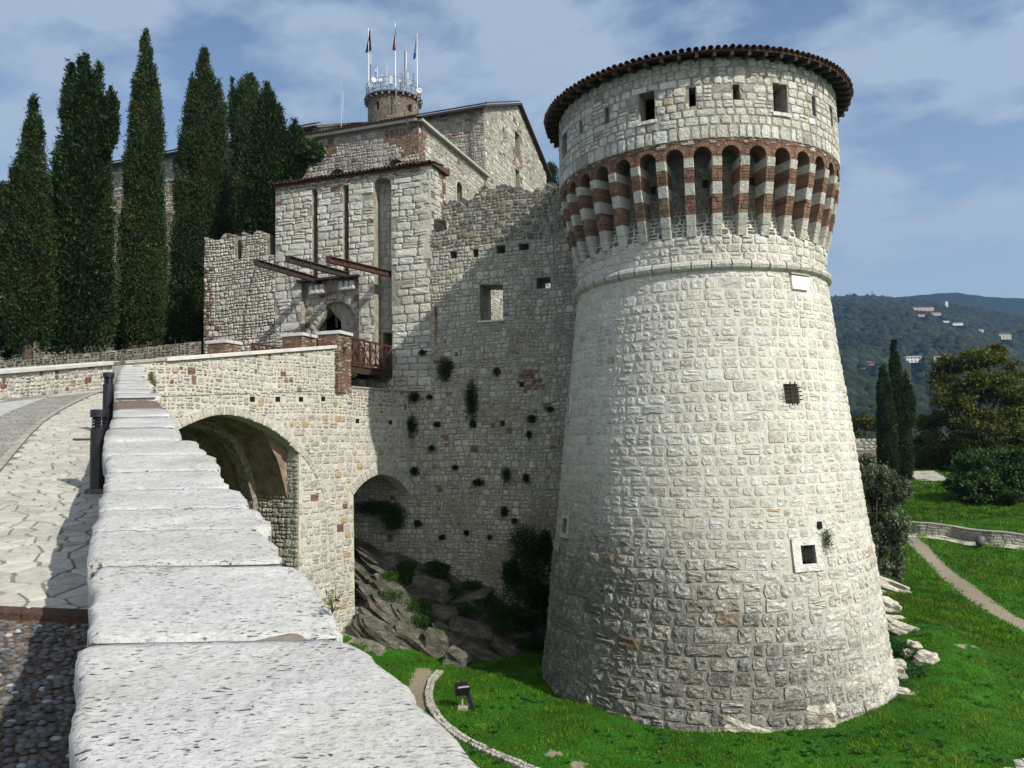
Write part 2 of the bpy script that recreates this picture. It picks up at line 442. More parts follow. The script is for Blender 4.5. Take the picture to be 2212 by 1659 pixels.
def mat_road():
    m, nt, b = newmat('small_grey_setts'); P = pos(nt)
    v = N(nt, 'ShaderNodeTexVoronoi'); v.inputs['Scale'].default_value = 11; nt.links.new(P, v.inputs['Vector'])
    v.feature = 'DISTANCE_TO_EDGE'
    e = ramp(nt, v.outputs['Distance'], [(.02, g3(.35)), (.12, g3(1))])
    c = mixc_(nt, ramp(nt, noi(nt, P, 2.5, 5, .6), [(.3, (.20, .195, .17)), (.7, (.36, .35, .31))]), e, 1.0, 'MULTIPLY')
    nt.links.new(c, b.inputs['Base Color']); b.inputs['Roughness'].default_value = .85
    bump(nt, b, v.outputs['Distance'], .05)
    return m
M['road'] = mat_road()
M['track'] = mat_simple('smooth_grey_paving', (.37, .37, .36), .8, .25, 5, .22, .004)
M['flag'] = mat_stone('pale_flagstone', .35, .006, .18, spec=.3, fine=12, crack=.3)
M['tower_mortar'] = mat_stone('tower_lime_mortar', .5, .015, .1, spec=.1, fine=12, crack=.2)
M['pebble'] = mat_stone('river_pebble', .3, .004, .1, spec=.4, fine=25, crack=0)
M['dirt'] = mat_simple('brown_bedding_dirt', (.10, .075, .05), .95, .1, 18, .5, .01)
M['joint'] = mat_simple('sandy_joint', (.20, .185, .15), .95, .1, 18, .4, .01)
def mat_far_hill():
    m, nt, b = newmat('wooded_hillside'); P = pos(nt)
    c = ramp(nt, noi(nt, P, .02, 6, .7), [(.3, (.006, .012, .005)), (.55, (.012, .022, .008)), (.75, (.025, .034, .015))])
    nt.links.new(c, b.inputs['Base Color']); b.inputs['Roughness'].default_value = 1; b.inputs['Specular IOR Level'].default_value = 0
    bump(nt, b, noi(nt, P, .09, 5, .7), 6.0)
    return m
M['far_hill'] = mat_far_hill()

# ------------------------------------------------------------------ masonry
def inpoly(x, y, poly):
    c = False; j = len(poly) - 1
    for i in range(len(poly)):
        xi, yi = poly[i]; xj, yj = poly[j]
        if (yi > y) != (yj > y) and x < (xj - xi) * (y - yi) / (yj - yi) + xi: c = not c
        j = i
    return c
def nearest(x, y, poly):
    best = None; bd = 1e18; n = len(poly)
    for i in range(n):
        ax, ay = poly[i]; bx, by = poly[(i + 1) % n]
        dx, dy = bx - ax, by - ay; L = dx * dx + dy * dy
        t = 0 if L < 1e-12 else max(0, min(1, ((x - ax) * dx + (y - ay) * dy) / L))
        px, py = ax + t * dx, ay + t * dy; d = (px - x) ** 2 + (py - y) ** 2
        if d < bd: bd = d; best = (px, py)
    return best
def area(p):
    return .5 * sum(p[i][0] * p[(i + 1) % len(p)][1] - p[(i + 1) % len(p)][0] * p[i][1] for i in range(len(p)))
def fit_polys(polys, outline, holes):
    """keep the stones inside the outline and out of the holes; push stray corners onto the edges"""
    hb = [(min(p[0] for p in h), min(p[1] for p in h), max(p[0] for p in h), max(p[1] for p in h)) for h in holes]
    out = []
    split_ = []
    for p in polys:
        x0 = min(q[0] for q in p); x1 = max(q[0] for q in p); cy = (min(q[1] for q in p) + max(q[1] for q in p)) / 2
        parts = [p]
        for b in hb:
            if b[2] - b[0] < 1.3 and b[1] < cy < b[3] and x0 < b[0] and x1 > b[2]:
                parts = [q for q in (clipx(p, b[0] - .004, True), clipx(p, b[2] + .004, False)) if len(q) > 2]; break
            if b[2] - b[0] < 1.3 and b[1] < cy < b[3] and x0 < b[2] and x1 > b[0]:
                cx = (x0 + x1) / 2; q = clipx(p, b[0] - .004, True) if cx < (b[0] + b[2]) / 2 else clipx(p, b[2] + .004, False)
                if cx < b[0] or cx > b[2]: parts = [q] if len(q) > 2 else []; break
            elif b[2] - b[0] < 1.3 and x0 < b[2] and x1 > b[0] and min(q[1] for q in p) < b[3] and max(q[1] for q in p) > b[1] and not (b[1] < cy < b[3]) and b[3] - b[1] < 2.2:
                q = clipy(p, b[1] - .004, True) if cy < b[1] else clipy(p, b[3] + .004, False); parts = [q] if len(q) > 2 else []; break
        split_ += parts
    for p in split_:
        cx = sum(q[0] for q in p) / len(p); cy = sum(q[1] for q in p) / len(p)
        if outline and not inpoly(cx, cy, outline): continue
        x0 = min(q[0] for q in p); x1 = max(q[0] for q in p); y0 = min(q[1] for q in p); y1 = max(q[1] for q in p)
        near = [h for h, b in zip(holes, hb) if b[0] < x1 and b[2] > x0 and b[1] < y1 and b[3] > y0]
        if any(inpoly(cx, cy, h) for h in near): continue
        if near or outline:
            q2 = []
            for (x, y) in p:
                if outline and not inpoly(x, y, outline): x, y = nearest(x, y, outline)
                for h in near:
                    if inpoly(x, y, h): x, y = nearest(x, y, h)
                q2.append((x, y))
            p = q2
        if area(p) < .0018: continue
        out.append(p)
    return out
def clipx(p, x, keep_left):
    o = []
    for i in range(len(p)):
        a = p[i]; b = p[(i + 1) % len(p)]; ia = (a[0] <= x) == keep_left; ib = (b[0] <= x) == keep_left
        if ia: o.append(a)
        if ia != ib and abs(b[0] - a[0]) > 1e-9: f = (x - a[0]) / (b[0] - a[0]); o.append((x, a[1] + (b[1] - a[1]) * f))
    return o
def clipy(p, y, keep_low):
    return [(a, b) for b, a in clipx([(b, a) for a, b in p], y, keep_low)]
def courses(s0, s1, t0, t1, hr, wr, rng, joint=.018, jit=.012, split=.12, wave=0.0):
    polys = []; t = t0
    while t < t1 - .04:
        h = rng.uniform(*hr); h = min(h, t1 - t) if t1 - t < hr[1] * 1.4 else h
        if t1 - t - h < hr[0] * .5: h = t1 - t
        s = s0 + rng.uniform(-wr[1], 0)
        while s < s1:
            w = rng.uniform(*wr) * (1 if rng.random() > .15 else 1.5)
            parts = [(t, h)]
            if rng.random() < split and h > .2: parts = [(t, h * .5), (t + h * .5, h * .5)]
            for (tt, hh) in parts:
                j = joint / 2
                a, b, c_, d = s + j, s + w - j, tt + j, tt + hh - j
                J = lambda: rng.uniform(-jit, jit)
                wv = (math.sin(s * .9 + t) * wave, math.sin((s + w) * .9 + t) * wave)
                k = min(w, hh) * .12
                polys.append([(a + k + J(), c_ + J() + wv[0]), ((a + b) / 2, c_ + J() + (wv[0] + wv[1]) / 2), (b - k, c_ + J() + wv[1]),
                              (b + J(), (c_ + d) / 2 + wv[1]), (b - k, d + J() + wv[1]), ((a + b) / 2, d + J() + (wv[0] + wv[1]) / 2), (a + k, d + J() + wv[0]), (a + J(), (c_ + d) / 2 + wv[0])])
            s += w
        t += h
    return polys
def snecked(s0, s1, t0, t1, Hr, wr, rng, joint=.025, jit=.016, wave=.02, one=.3):
    """rubble brought to rough courses: tall stones next to stacks of flat ones"""
    polys = []; t = t0
    def stone(a, b, c, d):
        j = joint / 2 * rng.uniform(.6, 1.4); a += j; b -= j; c += j; d -= j
        if b - a < .03 or d - c < .025: return
        w, h = b - a, d - c; J = lambda k=1: rng.uniform(-jit, jit) * k; k1, k2, k3, k4 = [min(w, h) * rng.uniform(.08, .34) for _ in range(4)]
        W = lambda x: math.sin(x * 1.1 + t0) * wave + math.sin(x * 2.7 + 1) * wave * .5
        q = [(a + k1, c + J(.5)), ((a + b) / 2 + J(), c + J(.6)), (b - k2, c + J(.5)), (b + J(.4), c + k2), (b + J(.5), d - k3), (b - k3, d + J(.5)), ((a + b) / 2 + J(), d + J(.6)), (a + k4, d + J(.5)), (a + J(.4), d - k4), (a + J(.5), c + k1)]
        polys.append([(x, y + W(x)) for x, y in q])
    while t < t1 - .03:
        H = min(rng.uniform(*Hr), t1 - t)
        if t1 - t - H < Hr[0] * .5: H = t1 - t
        s = s0
        while s < s1:
            w = rng.uniform(*wr); e = min(s + w, s1)
            if s1 - e < wr[0] * .5: e = s1
            r = rng.random()
            if r < one: stone(s, e, t, t + H)
            else:
                rows = [0, rng.uniform(.38, .62), 1] if (r < .86 or H < .3) else [0, rng.uniform(.28, .38), rng.uniform(.62, .72), 1]
                for f0, f1 in zip(rows, rows[1:]):
                    if rng.random() < .5 and e - s > .24:
                        m_ = s + (e - s) * rng.uniform(.35, .65); stone(s, m_, t + H * f0, t + H * f1); stone(m_, e, t + H * f0, t + H * f1)
                    else: stone(s, e, t + H * f0, t + H * f1)
            s = e
        t += H
    return polys
def voronoi(s0, s1, t0, t1, hr, wr, rng, joint=.03, jit=.32, cut=.22, sites=None):
    if sites is None:
        sites = []; t = t0
        while t < t1:
            h = rng.uniform(*hr); s = s0 + rng.uniform(0, wr[1])
            while s < s1:
                w = rng.uniform(*wr)
                sites.append((s + w / 2 + rng.uniform(-1, 1) * w * jit * .5, t + h / 2 + rng.uniform(-1, 1) * h * jit)); s += w
            t += h
    cell = max(wr[1], hr[1]) * 1.05; grid = {}
    for i, (x, y) in enumerate(sites): grid.setdefault((int(x // cell), int(y // cell)), []).append(i)
    polys = []
    for i, (x, y) in enumerate(sites):
        B = cell * 1.1
        p = [(x - B, y - B), (x + B, y - B), (x + B, y + B), (x - B, y + B)]
        gx, gy = int(x // cell), int(y // cell)
        nb = []
        for ax in (-2, -1, 0, 1, 2):
            for ay in (-2, -1, 0, 1, 2):
                for j in grid.get((gx + ax, gy + ay), ()):
                    if j != i: nb.append(((sites[j][0] - x) ** 2 + (sites[j][1] - y) ** 2, j))
        nb.sort()
        for dd, j in nb[:14]:
            qx, qy = sites[j]; mx, my = (x + qx) / 2, (y + qy) / 2; nx, ny = qx - x, qy - y
            o = []; L = len(p)
            for k in range(L):
                a = p[k]; b = p[(k + 1) % L]
                da = (a[0] - mx) * nx + (a[1] - my) * ny; db = (b[0] - mx) * nx + (b[1] - my) * ny
                if da <= 0: o.append(a)
                if (da < 0) != (db < 0) and abs(da - db) > 1e-12:
                    f = da / (da - db); o.append((a[0] + (b[0] - a[0]) * f, a[1] + (b[1] - a[1]) * f))
            p = o
            if len(p) < 3: break
        if len(p) < 3: continue
        cx = sum(q[0] for q in p) / len(p); cy = sum(q[1] for q in p) / len(p)
        r = math.sqrt(max(1e-6, area(p)) / PI); k = max(.6, 1 - joint / 2 / r * 1.0)
        p = [(cx + (a - cx) * k, cy + (b - cy) * k) for a, b in p]
        if cut:
            q = []; L = len(p)
            for m_ in range(L):
                a = p[m_]; b = p[(m_ + 1) % L]
                if (a[0] - b[0]) ** 2 + (a[1] - b[1]) ** 2 < (r * .35) ** 2:
                    q.append(((a[0] + b[0]) / 2, (a[1] + b[1]) / 2)); continue
                q.append((a[0] + (b[0] - a[0]) * cut, a[1] + (b[1] - a[1]) * cut)); q.append((a[0] + (b[0] - a[0]) * (1 - cut), a[1] + (b[1] - a[1]) * (1 - cut)))
            p = q
        p = [(min(max(a, s0), s1), min(max(b, t0), t1)) for a, b in p]
        if len(p) >= 3 and area(p) > 1e-3: polys.append(p)
    return polys
def stone_geo(p, F, proud, rough, rng, inset=.02):
    n = len(p); cx = sum(q[0] for q in p) / n; cy = sum(q[1] for q in p) / n
    r = math.sqrt(max(area(p), 1e-4) / PI); k1 = 1 - min(.35, inset / r); V = []
    pr = proud * rng.uniform(.6, 1.35); tx, ty = rng.uniform(-.5, .5) * rough / r, rng.uniform(-.5, .5) * rough / r
    fr_x = rng.random() < .5 and rough > .015
    for (x, y) in p: V.append(F(x, y, -.03))
    for (x, y) in p:
        X = cx + (x - cx) * k1; Y = cy + (y - cy) * k1
        V.append(F(X, Y, max(.002, pr * .8 + tx * (X - cx) + ty * (Y - cy) + rng.uniform(-.4, .4) * rough)))
    for (x, y) in p:
        f = .52 + rng.uniform(-.1, .1); X = cx + (x - cx) * f; Y = cy + (y - cy) * f
        V.append(F(X, Y, pr * 1.1 + tx * (X - cx) + ty * (Y - cy) + (rng.choice((-1, -.5, .3, 1, 1.3)) if rough > .015 else rng.uniform(-1, 1)) * rough))
    V.append(F(cx, cy, pr * 1.15 + rng.uniform(-1, 1) * rough))
    Fc = []
    for q in range(2):
        for i in range(n):
            j = (i + 1) % n; Fc.append((q * n + i, q * n + j, q * n + n + j, q * n + n + i))
    for i in range(n): Fc.append((2 * n + i, 2 * n + (i + 1) % n, 3 * n))
    return V, Fc
COPE_EDGE = [(780, 300), (822, 318), (857, 337), (888, 372), (950, 440), (1040, 495), (1130, 565), (1205, 640), (1378, 755), (1655, 1035)]
def behind_coping(u, v):
    if v < 789: return False
    for (v0, u0), (v1, u1) in zip(COPE_EDGE, COPE_EDGE[1:]):
        if v0 <= v <= v1: return u < u0 + (u1 - u0) * (v - v0) / (v1 - v0)
    return u < 1035
def masonry(parent, polys, F, mat, colf, rng, proud=.025, rough=.008, inset=.02, seen=None, stuff='stone_facing', maxn=300, name='stone', bricks_ok=True):
    items = []
    for p in polys:
        cx = sum(q[0] for q in p) / len(p); cy = sum(q[1] for q in p) / len(p)
        col, nm = colf(cx, cy, rng)
        if nm == 'brick' and max(q[1] for q in p) - min(q[1] for q in p) > .1 and bricks_ok:
            x0 = min(q[0] for q in p); x1 = max(q[0] for q in p); y0 = min(q[1] for q in p); y1 = max(q[1] for q in p); nr_ = max(2, round((y1 - y0) / .062)); V = []; Fc = []; Cs = []
            for k in range(nr_):
                a = x0 + rng.uniform(-.012, .02); b = x1 - rng.uniform(-.012, .02); c0 = y0 + (y1 - y0) * k / nr_ + .004; c1 = y0 + (y1 - y0) * (k + 1) / nr_ - .005; cuts = [a, b] if b - a < .24 else [a, a + (b - a) * rng.uniform(.35, .65), b]
                for xa, xb in zip(cuts, cuts[1:]):
                    d = rng.uniform(.006, .022); o_ = len(V); q = [(xa + .004, c0), (xb - .004, c0), (xb - .004, c1), (xa + .004, c1)]
                    V += [F(x, y, d) for x, y in q] + [F(x, y, -.02) for x, y in q]; Fc += [tuple(o_ + i for i in f) for f in ((0, 1, 2, 3), (0, 4, 5, 1), (1, 5, 6, 2), (2, 6, 7, 3), (3, 7, 4, 0))]
                    cc = (*brickcol(rng), .2); Cs += [cc] * 8
            col = Cs
        else: V, Fc = stone_geo(p, F, proud * (.5 if nm == 'brick' else 1), rough * (.4 if nm == 'brick' else 1), rng, inset)
        c = Vector(F(cx, cy, 0)); u, v = proj(c); nrm = Vector(F(cx, cy, 1)) - c
        sc = 0
        if 0 < u < 2212 and 0 < v < 1659 and nrm.dot(c) < 0 and (seen is None or seen(u, v)) and (c.y < 3 or not behind_coping(u, v)):
            sc = area(p) * abs(nrm.normalized().dot(c.normalized())) / c.length_squared
        items.append((sc, V, Fc, col, nm))
    items.sort(key=lambda t: -t[0])
    rest = MB(); n_ = 0
    for sc, V, Fc, col, nm in items:
        if n_ < maxn and sc > 0:
            n_ += 1
            mk(nm if name == 'stone' else name, V, Fc, mat, parent, col if isinstance(col, list) else [col] * len(V))
        else:
            rest.add(V, Fc, col if not isinstance(col, list) else (1, 1, 1, 0))
            if isinstance(col, list): rest.c[-len(V):] = col
    if rest.v: rest.build(stuff, mat, parent, kind='stuff')
def slab(name, P, outline, holes, thick, mat, parent, col=(1, 1, 1, 0), front=0.0, back=True, **props):
    """a wall panel with real openings: front face, reveals, back face"""
    loops = [outline] + holes
    if area(outline) < 0: outline.reverse()
    for h in holes:
        if area(h) > 0: h.reverse()
    tri = tessellate_polygon([[Vector((x, y, 0)) for x, y in l] for l in loops])
    pts = [q for l in loops for q in l]; n = len(pts)
    V = [P(x, y, front) for x, y in pts] + [P(x, y, front - thick) for x, y in pts]
    Fc = []
    for t in tri:
        a, b, c = [pts[i] for i in t]
        s = (b[0] - a[0]) * (c[1] - a[1]) - (c[0] - a[0]) * (b[1] - a[1])
        t = tuple(t) if s > 0 else tuple(reversed(t))
        Fc.append(t)
        if back: Fc.append(tuple(reversed([i + n for i in t])))
    o = 0
    for l in loops:
        L = len(l)
        for i in range(L):
            a, b = o + i, o + (i + 1) % L; Fc.append((a, a + n, b + n, b))
        o += L
    return mk(name, V, Fc, mat, parent, [(*col, 0) if len(col) == 3 else col] * len(V), **props)
def rect(s0, t0, s1, t1): return [(s0, t0), (s1, t0), (s1, t1), (s0, t1)]
def arch_pts(s0, s1, tb, ts, rise, n=10, pointed=0.0):
    """opening with a curved head: springing at ts, crown at ts + rise"""
    m = (s0 + s1) / 2; h = (s1 - s0) / 2; out = [(s0, tb), (s1, tb)]
    for i in range(n + 1):
        a = PI * i / n; x = m + h * math.cos(a); y = ts + rise * (math.sin(a) ** (1 - pointed * .0)) if not pointed else ts + rise * (1 - abs(math.cos(a)) ** (1.35))
        out.append((x, y))
    return out
def cream(rng, lo=.40, hi=.58, warm=.0):
    v = rng.uniform(lo, hi); y = rng.uniform(.0, .05) + warm
    return (v * (1.0 + y * .3), v * (.975), v * (.895 - y * 1.3))
def brickcol(rng): v = rng.uniform(.65, 1.35); p = rng.uniform(0, .35) if rng.random() < .4 else 0; return (.200 * v + .10 * p, .112 * v + .12 * p, .076 * v + .10 * p)
# ------------------------------------------------------------------ the round tower
TC = (.2362 * 28, 28.0)
PROF = [(-9.5, 5.92), (-7.7, 5.72), (-6.7, 5.56), (-5.2, 5.40), (-3.8, 5.26), (-1.8, 5.01), (-.1, 4.83), (1.4, 4.65), (2.8, 4.47), (3.9, 4.36), (5.1, 4.22), (5.4, 4.2), (6.05, 4.24), (6.35, 4.14), (7.0, 4.04), (8.9, 4.02)]
def tR(h, prof=PROF):
    if h <= prof[0][0]: return prof[0][1]
    for (a, ra), (b, rb) in zip(prof, prof[1:]):
        if h <= b: return ra + (rb - ra) * (h - a) / (b - a)
    return prof[-1][1]
RR = 4.8
def TF(s, t, d=0.0):
    a = s / RR; r = tR(t) + d
    return (TC[0] + r * math.sin(a), TC[1] - r * math.cos(a), t)
DR = 4.77
def DF(s, t, d=0.0):
    a = s / RR; r = DR - max(0, (t - 9)) * .012 + d
    return (TC[0] + r * math.sin(a), TC[1] - r * math.cos(a), t)
def tpx(u, v, drum=False):
    """where a sight line first meets the tower: (s, height)"""
    r = ray(u, v); R = DR if drum else 5.0
    for _ in range(6):
        A = r[0] ** 2 + 1; B = -2 * (r[0] * TC[0] + TC[1]); Cc = TC[0] ** 2 + TC[1] ** 2 - R * R
        disc = max(0, B * B - 4 * A * Cc); Y = (-B - math.sqrt(disc)) / (2 * A); z = r[2] * Y
        if drum: break
        R = tR(z)
    x, y = r[0] * Y - TC[0], TC[1] - Y
    return (math.atan2(x, y) * RR, z)
def tbox(f, x0, y0, x1, y1, drum=False):
    """an upright opening from two opposite corners read off the picture"""
    m = ((y0 + y1) / 2); a = tpx(*f(x0, m), drum); b = tpx(*f(x1, m), drum)
    c = tpx(*f((x0 + x1) / 2, y0), drum); d = tpx(*f((x0 + x1) / 2, y1), drum)
    return (a[0], d[1], b[0], c[1])
tower = empty('round_tower', 'tall tapering round tower of pale limestone with tiled roof and brick corbels', 'tower')
ident = lambda x, y: (x, y)
dwin = [tbox(Z3, 519, 315, 597, 458, True), tbox(Z3, 766, 290, 800, 384, True), tbox(Z3, 984, 275, 1018, 370, True), tbox(Z3, 1183, 275, 1252, 417, True),
        tbox(Z3, 1374, 335, 1392, 430, True), tbox(Z3, 1464, 392, 1476, 480, True), tbox(Z3, 348, 390, 370, 470, True), tbox(Z3, 225, 456, 240, 522, True), tbox(Z3, 140, 520, 163, 635, True)]
bwin = [tbox(ident, 1695, 829, 1725, 872), tbox(ident, 1730, 1177, 1757, 1218), tbox(ident, 1229, 858, 1239, 903), tbox(ident, 1217, 1120, 1229, 1152)]
bwin[1] = (bwin[1][0] - .02, bwin[1][1], bwin[1][0] + .43, bwin[1][3])
bwin[3] = (bwin[3][0], bwin[3][1], bwin[3][0] + .42, bwin[3][3]); bwin[2] = (bwin[2][0], bwin[2][1], bwin[2][0] + .36, bwin[2][3])
def curved_wall(name, F, wins, h0, h1, mat, depth, parent, dh=.5, colf=None):
    A = sorted(set([round(-PI * RR + i * (2 * PI * RR / 84), 4) for i in range(85)] + [round(w[i], 4) for w in wins for i in (0, 2)]))
    H = sorted(set([h0 + i * (h1 - h0) / max(1, round((h1 - h0) / dh)) for i in range(max(1, round((h1 - h0) / dh)) + 1)] + [round(w[i], 4) for w in wins for i in (1, 3)]))
    V = [F(a, h, 0) for h in H for a in A]; nA = len(A); Fc = []
    for j in range(len(H) - 1):
        for i in range(nA - 1):
            cx, cy = (A[i] + A[i + 1]) / 2, (H[j] + H[j + 1]) / 2
            if any(w[0] < cx < w[2] and w[1] < cy < w[3] for w in wins): continue
            Fc.append((j * nA + i, j * nA + i + 1, j * nA + nA + i + 1, j * nA + nA + i))
    for w in wins:
        o = len(V); q = [(w[0], w[1]), (w[2], w[1]), (w[2], w[3]), (w[0], w[3])]
        V += [F(x, y, 0.0) for x, y in q] + [F(x, y, -depth) for x, y in q]
        for i in range(4):
            k = (i + 1) % 4; Fc.append((o + i, o + 4 + i, o + 4 + k, o + k))
    cols = [colf(a, h) for h in H for a in A] if colf else []
    if colf: cols += [(.4, .38, .33, .1)] * (len(V) - len(cols))
    return mk(name, V, Fc, mat, parent, cols)
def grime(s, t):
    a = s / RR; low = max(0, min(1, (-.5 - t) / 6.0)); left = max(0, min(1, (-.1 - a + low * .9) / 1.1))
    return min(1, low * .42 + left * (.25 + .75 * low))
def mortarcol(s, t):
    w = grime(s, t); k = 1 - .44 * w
    if 6.75 < t < 9.5: return (.20, .175, .135, .6)  # band behind the corbels coloured darker for its shade and soot
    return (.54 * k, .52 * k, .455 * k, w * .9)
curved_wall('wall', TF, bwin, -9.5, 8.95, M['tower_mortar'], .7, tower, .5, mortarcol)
curved_wall('parapet_wall', DF, dwin, 8.87, 11.35, M['mortar_mid'], .55, tower, .3)
rng = random.Random(11)
def hole(w, m=.0): return [(w[0] - m, w[1] - m), (w[2] + m, w[1] - m), (w[2] + m, w[3] + m), (w[0] - m, w[3] + m)]
def towercol(s, t, r):
    c = cream(r, .49, .62)
    x = r.random()
    if x < .006: c = (.46, .37, .26)
    elif x < .03: c = (.48, .44, .385)
    elif x < .16: c = (.60, .595, .56)
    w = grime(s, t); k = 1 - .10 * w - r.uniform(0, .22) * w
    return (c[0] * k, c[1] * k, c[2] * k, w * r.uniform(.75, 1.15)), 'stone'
lim = 2.35 * RR
frame_w = (bwin[1][0] - .24, bwin[1][1] - .2, bwin[1][2] + .22, bwin[1][3] + .2)
plq = tbox(ident, 1708, 598, 1740, 626)
fr3 = (bwin[3][0] - .12, bwin[3][1] - .14, bwin[3][2] + .12, bwin[3][3] + .12); fr2 = (bwin[2][0] - .08, bwin[2][1] - .1, bwin[2][2] + .1, bwin[2][3] + .1)
holesB = [hole(bwin[0]), hole(frame_w), hole(fr2), hole(fr3), hole(plq, .03)]
low_p = courses(-lim, lim, -9.2, -3.4, (.30, .44), (.30, .72), rng, .020, .026, .12, .012)
mid_p = courses(-lim, lim, -3.4, 5.02, (.25, .36), (.26, .62), rng, .026, .022, .12, .008)
nck_p = courses(-lim, lim, 5.32, 6.1, (.22, .30), (.26, .52), rng, .022, .014, .1)
def seenT(u, v): return True
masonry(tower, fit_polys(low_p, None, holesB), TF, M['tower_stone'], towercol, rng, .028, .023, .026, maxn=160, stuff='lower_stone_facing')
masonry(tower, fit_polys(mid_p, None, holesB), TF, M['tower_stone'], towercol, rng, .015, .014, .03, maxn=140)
masonry(tower, fit_polys(nck_p, None, []), TF, M['tower_stone'], towercol, rng, .03, .012, .022, maxn=0)
def drumcol(s, t, r):
    c = cream(r, .45, .60); x = r.random()
    if x < .12: c = (.60, .61, .59)
    elif x < .13: c = (.47, .39, .27)
    elif x < .22: c = (.37, .33, .30)
    return (*c, r.uniform(.0, .25) + (.45 if t > 10.9 else 0)), 'stone'
drum_p = courses(-lim, lim, 8.86, 9.28, (.36, .42), (.2, .34), rng, .018, .01, 0) + courses(-lim, lim, 9.28, 11.32, (.19, .29), (.2, .44), rng, .018, .014, .2)
masonry(tower, fit_polys(drum_p, None, [hole(w) for w in dwin]), DF, M['tower_stone'], drumcol, rng, .022, .007, .018, stuff='parapet_stone_facing', maxn=0)
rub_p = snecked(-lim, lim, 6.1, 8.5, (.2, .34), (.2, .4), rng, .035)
masonry(tower, fit_polys(rub_p, None, []), TF, M['rubble'], lambda s, t, r: ((*cream(r, .20, .34), .7), 'stone'), rng, .02, .01, stuff='rubble_between_corbels', maxn=0)  # recess rubble painted dark: shade under the arches plus soot
# rolled string course
tor = []
for k in range(46):
    a0 = 2 * PI * k / 46 + .004; a1 = 2 * PI * (k + 1) / 46 - .004
    m = MB(); m.lathe([(4.16, -.16), (4.28, -.15), (4.37, -.09), (4.40, 0), (4.37, .09), (4.28, .15), (4.16, .16)], (TC[0], TC[1], 5.17 + rng.uniform(-.006, .006)), 3, (*cream(rng, .46, .54), .25), a0, a1)
    m.build('string_course_stone', M['tower_stone'], tower, smooth=False)
# corbels, 40 round the head, each a stack of stone and brick bands
NC = 36
bands = [(0, .14, 1), (.14, .29, 1), (.29, .53, 0), (.53, .69, 1), (.69, .88, 0), (.88, 1.0, 1)]
CH0, CH1 = 6.05, 8.31
def cprof(f): return .04 + .50 * (f ** .9)
def corbel_band(f0, f1, kind, seed):
    r = random.Random(seed); m = MB(); w = .15
    rows = [(f0, f1)] if kind else [(f0 + (f1 - f0) * i / 5, f0 + (f1 - f0) * (i + 1) / 5) for i in range(5)]
    for a, b in rows:
        g = .008 if kind else .005
        z0 = CH0 + (CH1 - CH0) * a + g; z1 = CH0 + (CH1 - CH0) * b - g
        cells = [(-w, w)] if kind else ([(-w, 0), (0, w)] if r.random() < .5 else [(-w, -w * .45), (-w * .45, w)])
        for (x0, x1) in cells:
            d0, d1 = cprof(a), cprof(b); q = r.uniform(-.01, .012) if kind else r.uniform(-.016, .008)
            x0 += .004; x1 -= .004; b_ = .02 if kind else .006
            vs = []
            for (z, dd) in ((z0, d0 + q), (z1, d1 + q)):
                for (x, y) in ((x0, -.3), (x1, -.3), (x1, dd - b_), (x1 - b_, dd), (x0 + b_, dd), (x0, dd - b_)):
                    vs.append((x, -(4.25 + y), z))
            fs = [(5, 4, 3, 2, 1, 0), (6, 7, 8, 9, 10, 11)] + [(i, (i + 1) % 6, (i + 1) % 6 + 6, i + 6) for i in range(6)]
            c = cream(r, .44, .56) if kind else brickcol(r)
            m.add(vs, fs, (*c, .25 if kind else .3))
    return m
variants = []
for vv in range(4):
    me = []
    for (a, b, k) in bands:
        o = corbel_band(a, b, k, vv * 17 + int(a * 50)).build('stone_block' if k else 'brick_band', M['tower_stone'] if k else M['brick'], None)
        me.append((o.name.split('.')[0], o.data)); D.objects.remove(o)
    variants.append(me)
core_m = MB()
core_m.add([(x, -(4.25 + y), z) for z, dd in ((CH0, .03), (CH1, .50)) for x, y in ((-.142, -.3), (.142, -.3), (.142, dd - .02), (-.142, dd - .02))],
           [(3, 2, 1, 0), (4, 5, 6, 7), (0, 1, 5, 4), (1, 2, 6, 5), (2, 3, 7, 6), (3, 0, 4, 7)])
core_o = core_m.build('corbel', M['mortar_mid'], None); core_me = core_o.data; D.objects.remove(core_o)
A0 = math.atan2(*(lambda p: (p[0] - TC[0], TC[1] - p[1]))(TF(*tpx(*Z3(765, 700), True)))) 
for k in range(NC):
    a = A0 + 2 * PI * k / NC
    c = D.objects.new('corbel', core_me); COL.objects.link(c); c.parent = tower
    c.location = (TC[0], TC[1], 0); c.rotation_euler = (0, 0, a)
    for nm, me in variants[k % 4]:
        o = D.objects.new(nm, me); COL.objects.link(o); o.parent = c
